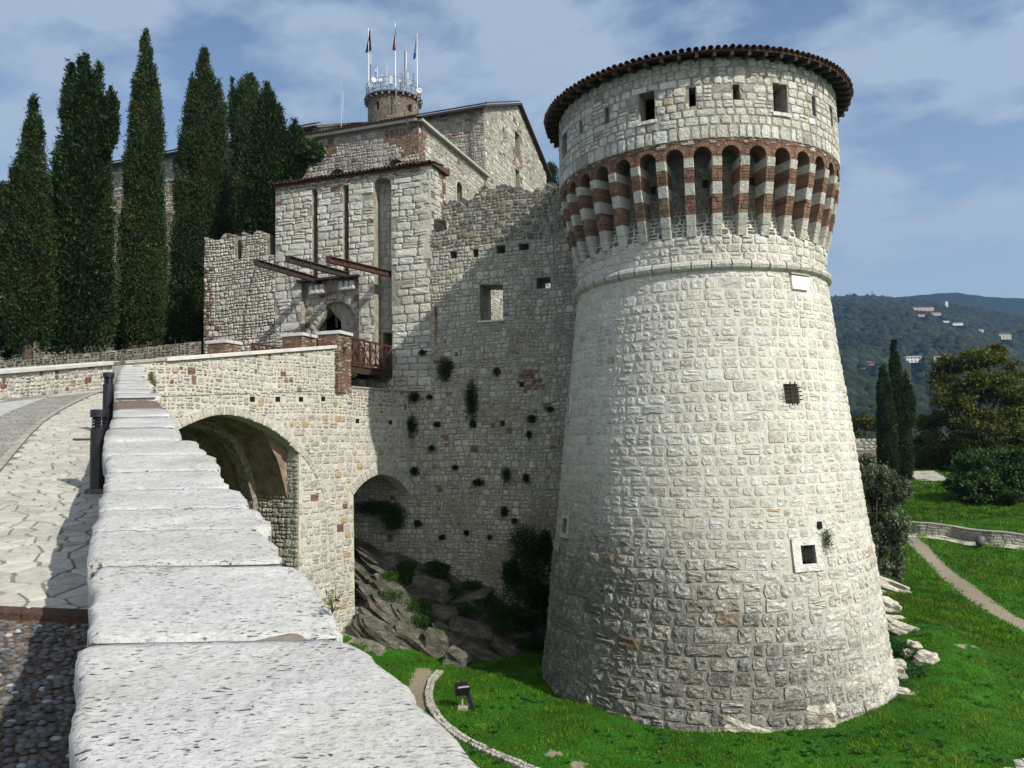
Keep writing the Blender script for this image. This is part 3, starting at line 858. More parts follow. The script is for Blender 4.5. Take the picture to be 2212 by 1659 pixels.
# brick arches between the corbels
def arch_bay(seed):
    r = random.Random(seed); da = PI / NC; m = MB(); W = RR * da; R0 = 4.74
    def f(x, z, d): aa = x / RR; return ((R0 + d) * math.sin(aa), -(R0 + d) * math.cos(aa), z)
    hw = W - .145; zs = 8.385; ra = hw
    # spandrel front with the arch cut out
    pts = []
    n = 10
    arc = [(hw * math.cos(PI * i / n), zs + ra * .95 * math.sin(PI * i / n)) for i in range(n + 1)]
    top = 8.89
    vs = []; fs = []
    up = [(W * math.cos(PI * i / n) if 0 < i < n else (W if i == 0 else -W), top) for i in range(n + 1)]
    for (x, z) in arc: vs.append(f(x, z, 0))
    for (x, z) in up: vs.append(f(x, z, 0))
    for (x, z) in arc: vs.append(f(x, z, -.5))
    vs += [f(W, zs, 0), f(-W, zs, 0), f(W, zs, -.5), f(-W, zs, -.5)]; k = 3 * (n + 1)
    for i in range(n):
        fs.append((i, n + 1 + i, n + 2 + i, i + 1)); fs.append((i, i + 1, 2 * n + 3 + i, 2 * n + 2 + i))
    fs += [(0, k, n + 1), (n, 2 * n + 1, k + 1), (0, 2 * n + 2, k + 2, k), (n, k + 1, k + 3, 3 * n + 2)]
    m.add(vs, fs, (.15, .09, .065, .5))
    for sg_ in (-1, 1):
        q = [(sg_ * (W - .002), 8.31), (sg_ * (hw), 8.31), (sg_ * hw, zs), (sg_ * (W - .002), zs)]
        if sg_ > 0: q.reverse()
        m.add([f(x, z, .004) for x, z in q] + [f(x, z, -.4) for x, z in q], [(0, 1, 2, 3), (0, 4, 5, 1), (1, 5, 6, 2), (3, 7, 4, 0)], (*brickcol(r), .3))
    nb = 12
    for i in range(nb):                      # ring of bricks on edge
        a0 = PI * (i + .08) / nb; a1 = PI * (i + .92) / nb; L = .115 + r.uniform(-.02, .03); pd = .012 + r.uniform(0, .012)
        q = [(hw * math.cos(a0), zs + ra * .95 * math.sin(a0)), ((hw + L) * math.cos(a0), zs + (ra + L) * .95 * math.sin(a0)), ((hw + L) * math.cos(a1), zs + (ra + L) * .95 * math.sin(a1)), (hw * math.cos(a1), zs + ra * .95 * math.sin(a1))]
        q = [(max(-W + .004, min(W - .004, x)), z) for x, z in q]
        m.add([f(x, z, pd) for x, z in q] + [f(x, z, -.04) for x, z in q], [(0, 1, 2, 3), (0, 4, 5, 1), (1, 5, 6, 2), (2, 6, 7, 3), (3, 7, 4, 0)], (*brickcol(r), .25))
    z = zs + .02
    while z < top - .03:                    # flat bricks in the spandrels
        for sgn in (-1, 1):
            x = W
            while x > 0:
                w = r.uniform(.1, .2); xa, xb = x - w, x
                x -= w
                rr = math.hypot(max(xa, 0), (z + .03 - zs) / .95)
                if rr < ra + .145: break
                if r.random() < .12: continue
                col = brickcol(r) if r.random() < .66 else cream(r, .25, .5)
                q = [(sgn * (xa + .005), z + .004), (sgn * (xb - .003), z + .004), (sgn * (xb - .003), z + .05), (sgn * (xa + .005), z + .05)]
                if sgn < 0: q.reverse()
                pd = .008 + r.uniform(0, .016)
                m.add([f(x_, z_, pd) for x_, z_ in q] + [f(x_, z_, -.03) for x_, z_ in q], [(0, 1, 2, 3), (0, 4, 5, 1), (1, 5, 6, 2), (2, 6, 7, 3), (3, 7, 4, 0)], (*col, .35))
        z += .056
    return m
av = []
for i in range(5):
    o = arch_bay(i).build('brick_arch', M['brick'], None); av.append(o.data); D.objects.remove(o)
for k in range(NC):
    o = D.objects.new('brick_arch', av[(k * 3) % 5]); COL.objects.link(o); o.parent = tower
    o.location = (TC[0], TC[1], 0); o.rotation_euler = (0, 0, A0 + 2 * PI * (k + .5) / NC)
# floor of the projecting head, roof, eaves
m = MB(); m.lathe([(0, 8.93), (4.70, 8.93)], (TC[0], TC[1], 0), 60); m.lathe([(4.70, 8.66), (4.25, 8.66)], (TC[0], TC[1], 0), 60); m.build('floor_slab', M['dark'], tower)
ER, EH = 5.24, 11.36
m = MB(); m.lathe([(ER - .02, EH - .07), (4.5, EH + .12), (4.0, EH + .2)], (TC[0], TC[1], 0), 96); m.build('soffit_boards', M['dark_wood'], tower)
m = MB(); m.lathe([(ER - .03, EH - .05), (ER - .03, EH + .0), (.05, EH + 1.25), (0, EH + 1.25)], (TC[0], TC[1], 0), 120); m.build('roof', M['roof_tile'], tower)
raf = MB(); raf.box((0, -4.86, EH - .075), .10, .78, .11, ax=(Vector((1, 0, 0)), Vector((0, 1, .19)).normalized(), Vector((0, -.19, 1)).normalized()))
ro = raf.build('rafter', M['dark_wood'], None); rme = ro.data; D.objects.remove(ro)
for k in range(64):
    o = D.objects.new('rafter', rme); COL.objects.link(o); o.parent = tower; o.location = (TC[0], TC[1], 0); o.rotation_euler = (0, 0, 2 * PI * k / 64)
def barrel_tile(L=.42, r0=.085, r1=.07, up=True):
    m = MB(); n = 6; vs = []; fs = []
    for j, (y, r) in enumerate(((0, r0), (L, r1))):
        for t_ in (0, .014):
            for i in range(n + 1):
                a = PI * i / n; rr = r - t_
                vs.append((rr * math.cos(a), y, (rr * math.sin(a)) * (1 if up else -1)))
    k = n + 1
    for i in range(n):
        fs += [(i, i + 1, 2 * k + i + 1, 2 * k + i), (k + i, 3 * k + i, 3 * k + i + 1, k + i + 1), (i, k + i, k + i + 1, i + 1)]
    m.add(vs, fs); return m
bt = barrel_tile(); bo = bt.build('roof_tile', M['roof_tile'], None); tile_me = bo.data; D.objects.remove(bo)
bt2 = barrel_tile(up=False, r0=.075, r1=.065); bo = bt2.build('roof_tile', M['roof_tile'], None); tile_me2 = bo.data; D.objects.remove(bo)
NT = 158; sl_r = math.atan2(1.25, ER)
for k in range(NT):
    a = 2 * PI * k / NT
    rr = ER + .05 + rng.uniform(-.015, .02)
    o = D.objects.new('roof_tile', tile_me); COL.objects.link(o); o.parent = tower
    o.matrix_world = Matrix.Translation((TC[0], TC[1], 0)) @ Matrix.Rotation(a, 4, 'Z') @ Matrix.Translation((0, -rr, EH + .015 + rng.uniform(-.008, .008))) @ Matrix.Rotation(sl_r + rng.uniform(-.03, .03), 4, 'X')
lower = MB()
for k in range(NT):
    a = 2 * PI * (k + .5) / NT
    Mx = Matrix.Translation((TC[0], TC[1], 0)) @ Matrix.Rotation(a, 4, 'Z') @ Matrix.Translation((0, -ER - .01, EH + .05)) @ Matrix.Rotation(sl_r, 4, 'X')
    lower.add([tuple(Mx @ Vector(p)) for p in bt2.v], bt2.f)
    for q in range(1, 12):
        if k % (1 if q < 4 else 2 if q < 8 else 4): continue
        Mx = Matrix.Translation((TC[0], TC[1], 0)) @ Matrix.Rotation(2 * PI * k / NT, 4, 'Z') @ Matrix.Translation((0, -ER - .05 + q * .4, EH + .02 + q * .4 * math.tan(sl_r))) @ Matrix.Rotation(sl_r, 4, 'X')
        lower.add([tuple(Mx @ Vector(p)) for p in bt.v], bt.f)
lower.build('upper_roof_tiles', M['roof_tile'], tower, kind='stuff')
# putlog holes between the corbels, window frames, bars and the plaque
def tblock(name, s0, t0, s1, t1, d0, d1, mat, parent, F=TF, col=(.66, .65, .61, .05), n=3):
    V = []; Fc = []
    for d in (d0, d1):
        for t in (t0, t1):
            for i in range(n + 1): V.append(F(s0 + (s1 - s0) * i / n, t, d))
    k = n + 1
    for i in range(n):
        Fc += [(2 * k + i, 2 * k + i + 1, 3 * k + i + 1, 3 * k + i), (k + i, 3 * k + i, 3 * k + i + 1, k + i + 1), (i, i + 1, 2 * k + i + 1, 2 * k + i)]
    Fc += [(0, 2 * k, 3 * k, k), (n, k + n, 3 * k + n, 2 * k + n)]
    return mk(name, V, Fc, mat, parent, [col] * len(V))
def tframe(w, f, label=None, bar=(2, 2), col=(.66, .65, .60, .05)):
    c = tblock('window_sill', f[0], f[1], f[2], w[1], -.35, .07, M['tower_stone'], tower, col=col)
    tblock('window_lintel', f[0], w[3], f[2], f[3], -.35, .06, M['tower_stone'], tower, col=col)
    tblock('window_jamb', f[0], w[1] + .003, w[0], w[3] - .003, -.35, .064, M['tower_stone'], tower, col=col)
    tblock('window_jamb', w[2], w[1] + .003, f[2], w[3] - .003, -.35, .064, M['tower_stone'], tower, col=col)
def grille(w, nx, nz, d, ext=0.0, r=.012, F=TF, parent=tower):
    g = None
    bars = []
    for i in range(nx):
        s = w[0] + (w[2] - w[0]) * (i + 1) / (nx + 1); bars.append(([F(s, w[1] - ext, d), F(s, w[3] + ext, d)]))
    for i in range(nz):
        t = w[1] + (w[3] - w[1]) * (i + 1) / (nz + 1); bars.append(([F(w[0] - ext, t, d - .02), F((w[0] + w[2]) / 2, t, d - .02), F(w[2] + ext, t, d - .02)]))
    for b in bars: MB().tube(b, r, 6).build('iron_bar', M['iron'], parent)
tframe(bwin[1], frame_w); tframe(bwin[3], fr3, col=(.5, .49, .45, .2)); tframe(bwin[2], fr2, col=(.56, .55, .51, .1))
grille(bwin[1], 1, 3, -.08, r=.014); grille(bwin[0], 2, 4, .09, .06, .02)
tblock('marble_plaque', plq[0], plq[1], plq[2], plq[3], -.02, .07, M['white_metal'], tower)
fm = .06
for (a, b, c_, d_) in ((plq[0], plq[1], plq[2], plq[1] + fm), (plq[0], plq[3] - fm, plq[2], plq[3])):
    tblock('plaque_moulding', a + .004, b + .003, c_ - .004, d_ - .003, .06, .085, M['white_metal'], tower)
tblock('drip_stone', plq[0] - .03, plq[3] + .04, plq[2] + .1, plq[3] + .1, -.02, .11, M['grey_stone'], tower)
for i, w in enumerate(dwin):
    if i in (0, 3): tblock('window_sill', w[0] - .06, w[1] - .11, w[2] + .06, w[1] - .002, -.3, .06, M['tower_stone'], tower, DF, (.62, .62, .60, .05))
def tmetal(): pass
for x, y in ((847, 768), (593, 800), (1073, 755)):
    s, t = tpx(*Z3(x, y)); tblock('putlog_hole', s - .1, t - .12, s + .1, t + .12, -.1, .035, M['dark'], tower)

# ------------------------------------------------------------------ curtain wall, gatehouse, castle wall: one straight front
C0 = (-4.44, 34.77); EV = (.9427, -.3337); NV = (-.3337, -.9427)
CP = Plane(C0, EV, NV)
def cpts(f, pts, P=CP): return [P.px(*f(x, y)) for x, y in pts]
def bx(P, f, x0, y0, x1, y1):
    m = (y0 + y1) / 2; a = P.px(*f(x0, m)); b = P.px(*f(x1, m)); c = P.px(*f((x0 + x1) / 2, y0)); d = P.px(*f((x0 + x1) / 2, y1))
    return (a[0], d[1], b[0], c[1])
rng = random.Random(5)
curtain = empty('curtain_wall', 'grey rubble curtain wall with ruined top between gatehouse and round tower', 'castle wall')
top = cpts(ZC, [(312, 560), (345, 540), (400, 535), (440, 520), (478, 515), (480, 470), (420, 420), (400, 330), (440, 322), (508, 305), (512, 268), (560, 275), (600, 305), (625, 338), (660, 290), (700, 235), (745, 200), (790, 170), (860, 172), (925, 163), (970, 195), (1000, 215), (1030, 200), (1060, 182), (1105, 190), (1130, 215), (1180, 195), (1260, 185), (1285, 130), (1330, 135), (1370, 170), (1410, 205), (1500, 215)])
rg = random.Random(77); t2 = []
for i_, ((x0_, y0_), (x1_, y1_)) in enumerate(zip(top, top[1:])):
    t2.append((x0_, y0_)); n_ = int(abs(x1_ - x0_) / .16)
    if i_ >= 5:
        for k_ in range(1, n_): t2.append((x0_ + (x1_ - x0_) * k_ / n_, y0_ + (y1_ - y0_) * k_ / n_ + rg.choice((-.16, -.06, .02, .10, .14))))
top = t2 + [top[-1]]
base = [(9.0, -8.8), (4.4, -8.2), (.6, -6.6), (-2.8, -5.8), (-3.9, -5.6)]
gx0 = top[0][0]
outC = [(-6.5, -6.5), (9.0, -9.5), (9.0, top[-1][1])] + list(reversed(top)) + [(gx0 + .002, 2.197), (-6.5, 2.197)]
win = bx(CP, ident, 1037, 613, 1086, 692)
winp = CP_ = [(win[0], win[1]), (win[2], win[1]), (win[2] + .02, win[3] - .12), (win[2] - .25, win[3]), (win[0] + .9, win[3] - .06), (win[0], win[3])]
puts = []
for x, y, w_, h_ in ((510, 722, .16, .2), (695, 706, .12, .22), (910, 675, .2, .22), (1105, 655, .22, .18), (1270, 955, .3, .28)):
    s, t = CP.px(*ZC(x, y)); puts.append(rect(s - w_, t - h_ / 1, s + w_, t + h_ * .6))
for x, y in ((1410, 483), (1140, 487), (985, 485), (1290, 487), (1490, 318)):
    s, t = CP.px(*Z6(x, y)); puts.append(rect(s - .1, t - .13, s + .1, t + .1))
slab('wall', CP, outC, [winp] + puts, 1.3, M['mortar_mid'], curtain)
def curtcol(s, t, r):
    c = cream(r, .42, .60, .02); w = r.uniform(.0, .4)
    zone = noise.noise(Vector((s * .5, t * .5, 3)))
    x = r.random()
    if t > 8.4: w = r.uniform(.4, 1.15); c = (c[0] * .86, c[1] * .85, c[2] * .80)
    if zone > .2 and t < 4.5 and s > 2: c = (c[0] * .74, c[1] * .69, c[2] * .58)
    br = noise.noise(Vector((s * .9, t * 1.3, 9)))
    if x < .005 or (4.9 < s < 6.2 and 2.0 < t < 2.9 and x < .6) or (br > .6 and x < .4): return (*brickcol(r), .3), 'brick'
    if x < .10: c = (.48, .48, .46)
    elif x < .125: c = (.38, .31, .20)
    k = .95
    return (c[0] * k, c[1] * k, c[2] * k, w), 'stone'
cv = voronoi(-6.5, 9.0, -7.6, 3.2, (.20, .30), (.22, .46), rng, .035, .25) + voronoi(-3.9, 9.0, 3.2, 13.4, (.17, .27), (.2, .42), rng, .035, .25)
cv = snecked(-6.5, 9.0, -7.6, 3.2, (.17, .32), (.16, .38), rng, .026, .018, .03, .45) + snecked(-6.5, 9.0, 3.2, 13.4, (.22, .38), (.16, .38), rng, .026, .018, .03, .25)
masonry(curtain, fit_polys(cv, outC, [winp] + puts), CP, M['rubble'], curtcol, rng, .03, .012, .02, maxn=300, seen=lambda u, v: u < 1245)
sill = MB(); sill.box(CP((win[0] + win[2]) / 2, win[1] - .04, -.25), win[2] - win[0] + .16, .75, .07, ax=(CP.e, CP.n, Vector((0, 0, 1)))); sill.build('window_sill', M['white_stone'], curtain)
# small pale niche stone with a round hole
s, t = CP.px(1029 * .96, 766)
s, t = CP.px(*ZC(538, 1572))
m = MB(); o_ = (s, t)
ring = [(s + .09 * math.cos(2 * PI * i / 14), t + .12 * math.sin(2 * PI * i / 14)) for i in range(14)]
slab('niche_stone', CP, rect(s - .17, t - .36, s + .17, t + .28), [ring], .12, M['render_grey'], curtain, front=.07, back=False)
m = MB(); m.add([CP(x, y, .012) for x, y in rect(s - .12, t - .16, s + .12, t + .16)], [(0, 1, 2, 3)]); m.build('niche_back', M['dark'], curtain)
s, t = CP.px(*ZC(365, 1225)); m = MB(); m.box(CP(s, t + .1, .06), .045, .05, .42, ax=(CP.e, CP.n, Vector((0, 0, 1)))); m.build('rusty_bracket', M['rust_orange'], curtain)
s_a = [(-.035, 0), (-.05, -.3), (-.04, -.7), (-.055, -1.1), (-.02, -1.5), (0, -1.75), (.02, -1.4), (.035, -.9), (.03, -.5), (.05, -.25), (.035, 0)]
m = MB(); m.add([CP(s + x, t + .25 + y, .052) for x, y in s_a], [tuple(range(len(s_a)))]); m.build('rust_stain', M['rust_stain'], curtain)
# raking courses of stone that thicken the ruined top
rt = MB()
for i in range(150):
    s = rng.uniform(1.4, 8.4); d = rng.uniform(-1.1, -.05)
    tt = max([top[k][1] + (top[k + 1][1] - top[k][1]) * (s - top[k][0]) / max(1e-6, (top[k + 1][0] - top[k][0])) for k in range(len(top) - 1) if top[k][0] <= s <= top[k + 1][0]] or [9.9])
    w = rng.uniform(.2, .42); h = rng.uniform(.12, .24)
    p = [(s - w / 2, tt - .05), (s, tt - .06), (s + w / 2, tt - .05), (s + w / 2 + .02, tt + h * .5), (s + w * .4, tt + h), (s - w * .3, tt + h * 1.1), (s - w / 2, tt + h * .5)]
    V = [CP(x, y, d) for x, y in p] + [CP(x + rng.uniform(-.03, .03), y, d - .28) for x, y in p]; n = len(p)
    rt.add(V, [tuple(range(n)), tuple(range(2 * n - 1, n - 1, -1))] + [(j, n + j, n + (j + 1) % n, (j + 1) % n) for j in range(n)], (*cream(rng, .2, .36), .9))
rt.build('ruined_top_stones', M['rubble'], curtain, kind='stuff')

# gatehouse
gate = empty('gatehouse', 'ashlar gatehouse front with three tall drawbridge slots under a tile coping', 'gatehouse')
rng = random.Random(21)
ZG = 12.2
gl = CP.px(595, 450)[0]
gr_ = CP.px(931, 420)[0]
slot1 = bx(CP, Z2B, 383, 655, 430, 1440); slot2 = bx(CP, Z2B, 646, 612, 692, 1375); slot3 = bx(CP, Z2B, 905, 560, 1052, 1380)
door3 = bx(CP, Z4, 1815, 560, 1972, 1180); main = bx(CP, Z4, 1090, 575, 1655, 1180)
door3 = (slot3[0], 3.0, slot3[2], slot3[3])
smain0, smain1 = main[0], main[2]
mtop = CP.px(*Z4(1370, 540))[1]
gout = [(gl, 3.0), (gr_ + .0, 3.0), (gr_, 8.0), (gr_, ZG - .06), (gl, ZG - .06)]
h1 = arch_pts(slot1[0], slot1[2], mtop + .02, slot1[3] - .1, .12, 6); h2 = arch_pts(slot2[0], slot2[2], mtop + .02, slot2[3] - .1, .12, 6)
h3 = arch_pts(slot3[0], slot3[2], 2.95, slot3[3] - .28, .32, 10)
gbase = 2.2
gout = [(-11.1, gbase), (gx0, gbase), (gx0, 8.0), (gr_, 8.6), (gr_, ZG - .06), (gl, ZG - .06), (gl, 9.0), (-11.1, 9.0)]
hm = [(smain0, gbase + .5), (smain1, gbase + .5), (smain1, mtop), (smain0, mtop)]
h1 = arch_pts(slot1[0], slot1[2], mtop + .06, slot1[3] - .1, .12, 6); h2 = arch_pts(slot2[0], slot2[2], mtop + .06, slot2[3] - .1, .12, 6)
h3 = arch_pts(slot3[0], slot3[2], gbase + .5, slot3[3] - .28, .32, 10)
gw_out = [(gl, gbase), (gx0, gbase), (gx0, 8.0), (gr_, 8.6), (gr_, ZG - .06), (gl, ZG - .06)]
slab('wall', CP, gw_out, [h1, h2, hm, h3], .55, M['mortar_mid'], gate)
slab('inner_wall', CP.off(-.56), [(gl, gbase), (gx0, gbase), (gr_, ZG - .08), (gl, ZG - .08)], [[(smain0 + .35, 3.0), (smain0 + 1.75, 3.0), (smain0 + 1.75, 5.6), (smain0 + 1.1, 6.35), (smain0 + .35, 5.9)], [(slot3[0] + .12, 3.0), (slot3[2] - .06, 3.0), (slot3[2] - .06, 4.95), (slot3[0] + .12, 4.95)]], 1.0, M['mortar_mid'], gate)
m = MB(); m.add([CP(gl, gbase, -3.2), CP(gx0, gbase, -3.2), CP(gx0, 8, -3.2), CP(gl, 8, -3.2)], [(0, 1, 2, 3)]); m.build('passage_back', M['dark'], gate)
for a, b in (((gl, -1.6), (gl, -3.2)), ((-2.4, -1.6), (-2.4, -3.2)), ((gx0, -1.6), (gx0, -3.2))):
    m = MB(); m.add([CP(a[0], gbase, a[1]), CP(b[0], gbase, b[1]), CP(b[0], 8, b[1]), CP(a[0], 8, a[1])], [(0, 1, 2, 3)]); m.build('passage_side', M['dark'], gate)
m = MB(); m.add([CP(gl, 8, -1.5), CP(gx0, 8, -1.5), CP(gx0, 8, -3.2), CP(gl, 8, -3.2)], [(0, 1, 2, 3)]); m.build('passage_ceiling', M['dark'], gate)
def gatecol(s, t, r):
    x = r.random(); topz = ZG - .28 - .12 * noise.noise(Vector((s * 1.5, 0, 0)))
    if t > topz or (s < gl + .35 and t > 11.0 and x < .6) or (slot1[0] - .25 < s < slot2[2] + .4 and t > ZG - .75 and x < .55) or (abs(s - (slot3[0] + slot3[2]) / 2) < .9 and t > slot3[3] - .5 and x < .35):
        if r.random() < .85: return (*brickcol(r), .3), 'brick'
    if x < .006: return (*brickcol(r), .3), 'brick'
    c = cream(r, .48, .63)
    if x < .1: c = (.60, .59, .56)
    w = r.uniform(.0, .32) + max(0, -.2 + .6 * noise.noise(Vector((s * .7, t * .7, 1))))
    return (*c, w), 'stone'
g_p = courses(gl, gx0, 2.2, 11.75, (.24, .40), (.34, .85), rng, .024, .016, .18, .02) + courses(gl, gx0, 11.75, ZG - .06, (.07, .1), (.16, .3), rng, .014, .008, 0)
gh = [h1, h2, hm, h3]
masonry(gate, fit_polys(g_p, [(gl, 2.2), (gx0, 2.2), (gx0, 8.0), (gr_, 8.6), (gr_, ZG - .06), (gl, ZG - .06)], gh), CP, M['rubble'], gatecol, rng, .035, .014, .022, maxn=300)
ISP = CP.off(-.56)
for (a_, b_, c_, d_) in ((slot3[0], slot3[2], 3.0, slot3[3]), (slot1[0], slot1[2], mtop, slot1[3]), (slot2[0], slot2[2], mtop, slot2[3])):
    masonry(gate, fit_polys(courses(a_, b_, c_, d_, (.24, .36), (.3, .5), rng, .022, .01, 0), rect(a_ + .01, c_, b_ - .01, d_), [rect(slot3[0] + .1, 2.9, slot3[2] - .04, 4.97)]), ISP, M['rubble'], lambda s, t, r: ((*cream(r, .34, .46), .3), 'stone'), rng, .02, .006, stuff='recess_stones', maxn=0)
# gateway infill with a pointed arch, in the recess
IP = CP.off(-.3)
gm = (smain0 + smain1) / 2
a_top = CP.px(*Z4(1395, 738))[1]; ar = [(smain0 + .55, 2.9), (smain1 - .28, 2.9), (smain1 - .28, a_top - 1.0), (smain1 - .62, a_top - .32), (gm + .25, a_top), (gm - .3, a_top - .15), (smain0 + .95, a_top - .75), (smain0 + .55, a_top - 1.25)]
slab('gate_infill', IP, rect(smain0 + .003, gbase, smain1 - .003, mtop - .003), [ar], .24, M['mortar_mid'], gate)
ip = courses(smain0, smain1, 3.0, mtop - .45, (.22, .34), (.3, .6), rng, .022, .014, .2)
masonry(gate, fit_polys(ip, rect(smain0, 2.9, smain1, mtop - .45), [ar]), IP, M['rubble'], lambda s, t, r: ((*(brickcol(r) if (r.random() < (.6 if (s < smain0 + .3 or s > smain1 - .35) and t > 5.4 else .08)) else cream(r, .36, .5)), .3), 'stone'), rng, .03, .01, stuff='infill_stones', maxn=0)
# arch voussoirs
vp = [(smain0 + .5, a_top - 1.35), (smain0 + .93, a_top - .78), (gm - .32, a_top - .16), (gm + .24, a_top + .02), (smain1 - .6, a_top - .3), (smain1 - .27, a_top - 1.0)]
for (x0, y0), (x1, y1) in zip(vp, vp[1:]):
    L = math.hypot(x1 - x0, y1 - y0); n = max(1, round(L / .28)); tx, ty = (x1 - x0) / L, (y1 - y0) / L; nx, ny = -ty, tx
    for i in range(n):
        f0 = (i + .04) / n * L; f1 = (i + .96) / n * L; hh = .34
        p = [(x0 + tx * f0, y0 + ty * f0), (x0 + tx * f1, y0 + ty * f1), (x0 + tx * f1 + nx * hh, y0 + ty * f1 + ny * hh), (x0 + tx * f0 + nx * hh, y0 + ty * f0 + ny * hh)]
        V, Fc = stone_geo(p, IP, .06, .006, rng); mk('voussoir', V, Fc, M['rubble'], gate, [(*cream(rng, .42, .5), .2)] * len(V))
m = MB(); m.box(CP(gm - .05, mtop + .03, .02), smain1 - smain0 + .25, .36, .10, ax=(CP.e, CP.n, Vector((0, 0, 1)))); m.build('lintel_beam', M['dark_wood'], gate)
for (xa, xb, ya, yb) in ((1155, 1308, 582, 682), (1448, 1605, 542, 642)):
    b = bx(CP, Z4, xa, ya, xb, yb); w = b[2] - b[0]
    for i in range(3):
        m = MB(); m.box(CP(b[0] + w * (i + .5) / 3, (b[1] + b[3]) / 2 + .04 * i * 0, -.16), w / 3 - .07, .34, b[3] - b[1] - .1, (.60, .60, .57, .05), ax=(CP.e, CP.n, Vector((0, 0, 1))), bev=.03)
        m.build('slot_block', M['tower_stone'], gate)
    m = MB(); m.box(CP(b[0] + w / 2, b[1] + .09, -.165), w, .33, .17, (.60, .60, .57, .05), ax=(CP.e, CP.n, Vector((0, 0, 1))), bev=.03); m.build('slot_sill', M['tower_stone'], gate)
# return face and its broken lower buttress
RP = Plane(CP(gr_, 0)[:2], (.3337, .9427), (.9427, -.3337))
rprof = [(-.02, 8.0), (2.3, 8.0), (1.75, 9.3), (1.5, 10.2), (1.5, 11.95), (1.15, ZG - .03), (-.02, ZG - .08)]
slab('return_wall', RP, rprof, [], .5, M['mortar'], gate)
masonry(gate, fit_polys(courses(0, 2.4, 8.0, ZG - .05, (.24, .36), (.3, .6), rng, .024, .015, .15), rprof, []), RP, M['rubble'], lambda s, t, r: ((*(brickcol(r) if s > 1.15 - (t - 8) * .02 and r.random() < .75 else cream(r, .4, .55)), .2), 'stone'), rng, .035, .012, stuff='return_stones', maxn=0)
# stones wrap the corner between return and curtain
m = MB(); m.add([CP(gl, gbase, 0), CP(gl, gbase, -2.0), CP(gl, ZG - .06, -2.0), CP(gl, ZG - .06, 0)], [(0, 1, 2, 3)]); m.build('side_wall', M['mortar_mid'], gate)
# tile coping, sloping back
tp = MB(); tp.add([CP(gl - .05, ZG - .06, .1), CP(gr_ + .2, ZG - .06, .1), CP(gr_ + .2, ZG + .22, -1.6), CP(gl - .05, ZG + .22, -1.6)] + [CP(gl - .05, ZG - .1, .1), CP(gr_ + .2, ZG - .1, .1), CP(gr_ + .2, ZG - .1, -1.6), CP(gl - .05, ZG - .1, -1.6)],
       [(0, 1, 2, 3), (7, 6, 5, 4), (0, 4, 5, 1), (1, 5, 6, 2), (2, 6, 7, 3), (3, 7, 4, 0)], (.11, .06, .045, .4))
tp.build('coping_bed', M['brick'], gate)
ang = math.atan2(EV[1], EV[0]); s = gl - .02
while s < gr_ + .2:
    for q in range(2):
        o = D.objects.new('roof_tile', tile_me if q == 0 else tile_me2); COL.objects.link(o); o.parent = gate
        p = CP(s + q * .09, ZG + (.0 if q == 0 else .03) + rng.uniform(-.012, .012), .22 + rng.uniform(-.03, .04))
        o.matrix_world = Matrix.Translation(p) @ Matrix.Rotation(ang + rng.uniform(-.05, .05), 4, 'Z') @ Matrix.Rotation(.17, 4, 'X')
    s += .18
ut = MB(); s = gl - .02
while s < gr_ + .2:
    for q in range(1, 4):
        p = CP(s, ZG + .02 + q * .065, .22 - q * .38); Mx = Matrix.Translation(p) @ Matrix.Rotation(ang, 4, 'Z') @ Matrix.Rotation(.17, 4, 'X')
        ut.add([tuple(Mx @ Vector(v)) for v in bt.v], bt.f)
    s += .18
ut.build('upper_roof_tiles', M['roof_tile'], gate, kind='stuff')

# battlemented wall left of the gatehouse
bwall = empty('battlemented_wall', 'rubble castle wall with two swallowtail merlons left of the gatehouse', 'castle wall')
rng = random.Random(31)
mer = cpts(Z4, [(135, 118), (150, 122), (215, 150), (280, 155), (300, 120), (340, 85), (380, 88), (445, 103), (450, 345), (500, 340), (497, 78), (515, 72), (560, 90), (610, 112), (618, 85), (650, 58), (690, 62), (725, 78), (755, 85), (755, 300), (830, 298)])
bout = [(mer[0][0] + .02, gbase - 2)] + [(gl - .003, gbase - 2), (gl - .003, mer[-1][1])] + list(reversed(mer[:-1]))
slab('wall', CP, bout, [], .8, M['mortar_dark'], bwall)
masonry(bwall, fit_polys(snecked(-11.3, gl + .4, 2.9, 10.8, (.2, .36), (.16, .38), rng, .026, .022, .03, .3), bout, []), CP, M['rubble'],
        lambda s, t, r: ((*(brickcol(r) if ((s < -10.55 and t < 8.6 and r.random() < .45) or r.random() < .015) else cream(r, .46, .62)), r.uniform(.0, .4)), 'stone'), rng, .035, .014, .022, maxn=300)
mp_ = CP.px(*Z4(450, 200))
# ------------------------------------------------------------------ buildings behind
UP = Vector((0, 0, 1))
KP = CP.off(-8.0)                       # front of the keep
kx = KP.px(905, 330)[0]
RK = Plane(KP(kx, 0)[:2], (.3337, .9427), (.9427, -.3337))   # its long right hand face
ZK = 17.85
keep = empty('keep_building', 'large stone keep building behind the gatehouse with brick corner and round arched windows', 'building')
rng = random.Random(41)
def halfmoon(P, f, xa, xb, yt, yb, n=8):
    a = P.px(*f(xa, yb)); b = P.px(*f(xb, yb)); c = P.px(*f((xa + xb) / 2, yt)); m_ = (a[0] + b[0]) / 2; h = (b[0] - a[0]) / 2; z = (a[1] + b[1]) / 2
    return [(m_ - h, z - 1.4), (m_ + h, z - 1.4)] + [(m_ + h * math.cos(PI * i / n), z + (c[1] - z) * math.sin(PI * i / n)) for i in range(n + 1)]
w1 = halfmoon(KP, Z2B, 540, 648, 477, 525); w2 = halfmoon(KP, Z2B, 1025, 1140, 397, 440)
kl = -17.0
kout = [(kl, 3), (kx, 3), (kx, ZK), (kl, ZK)]
slab('wall', KP, kout, [w1, w2], .6, M['mortar_mid'], keep)
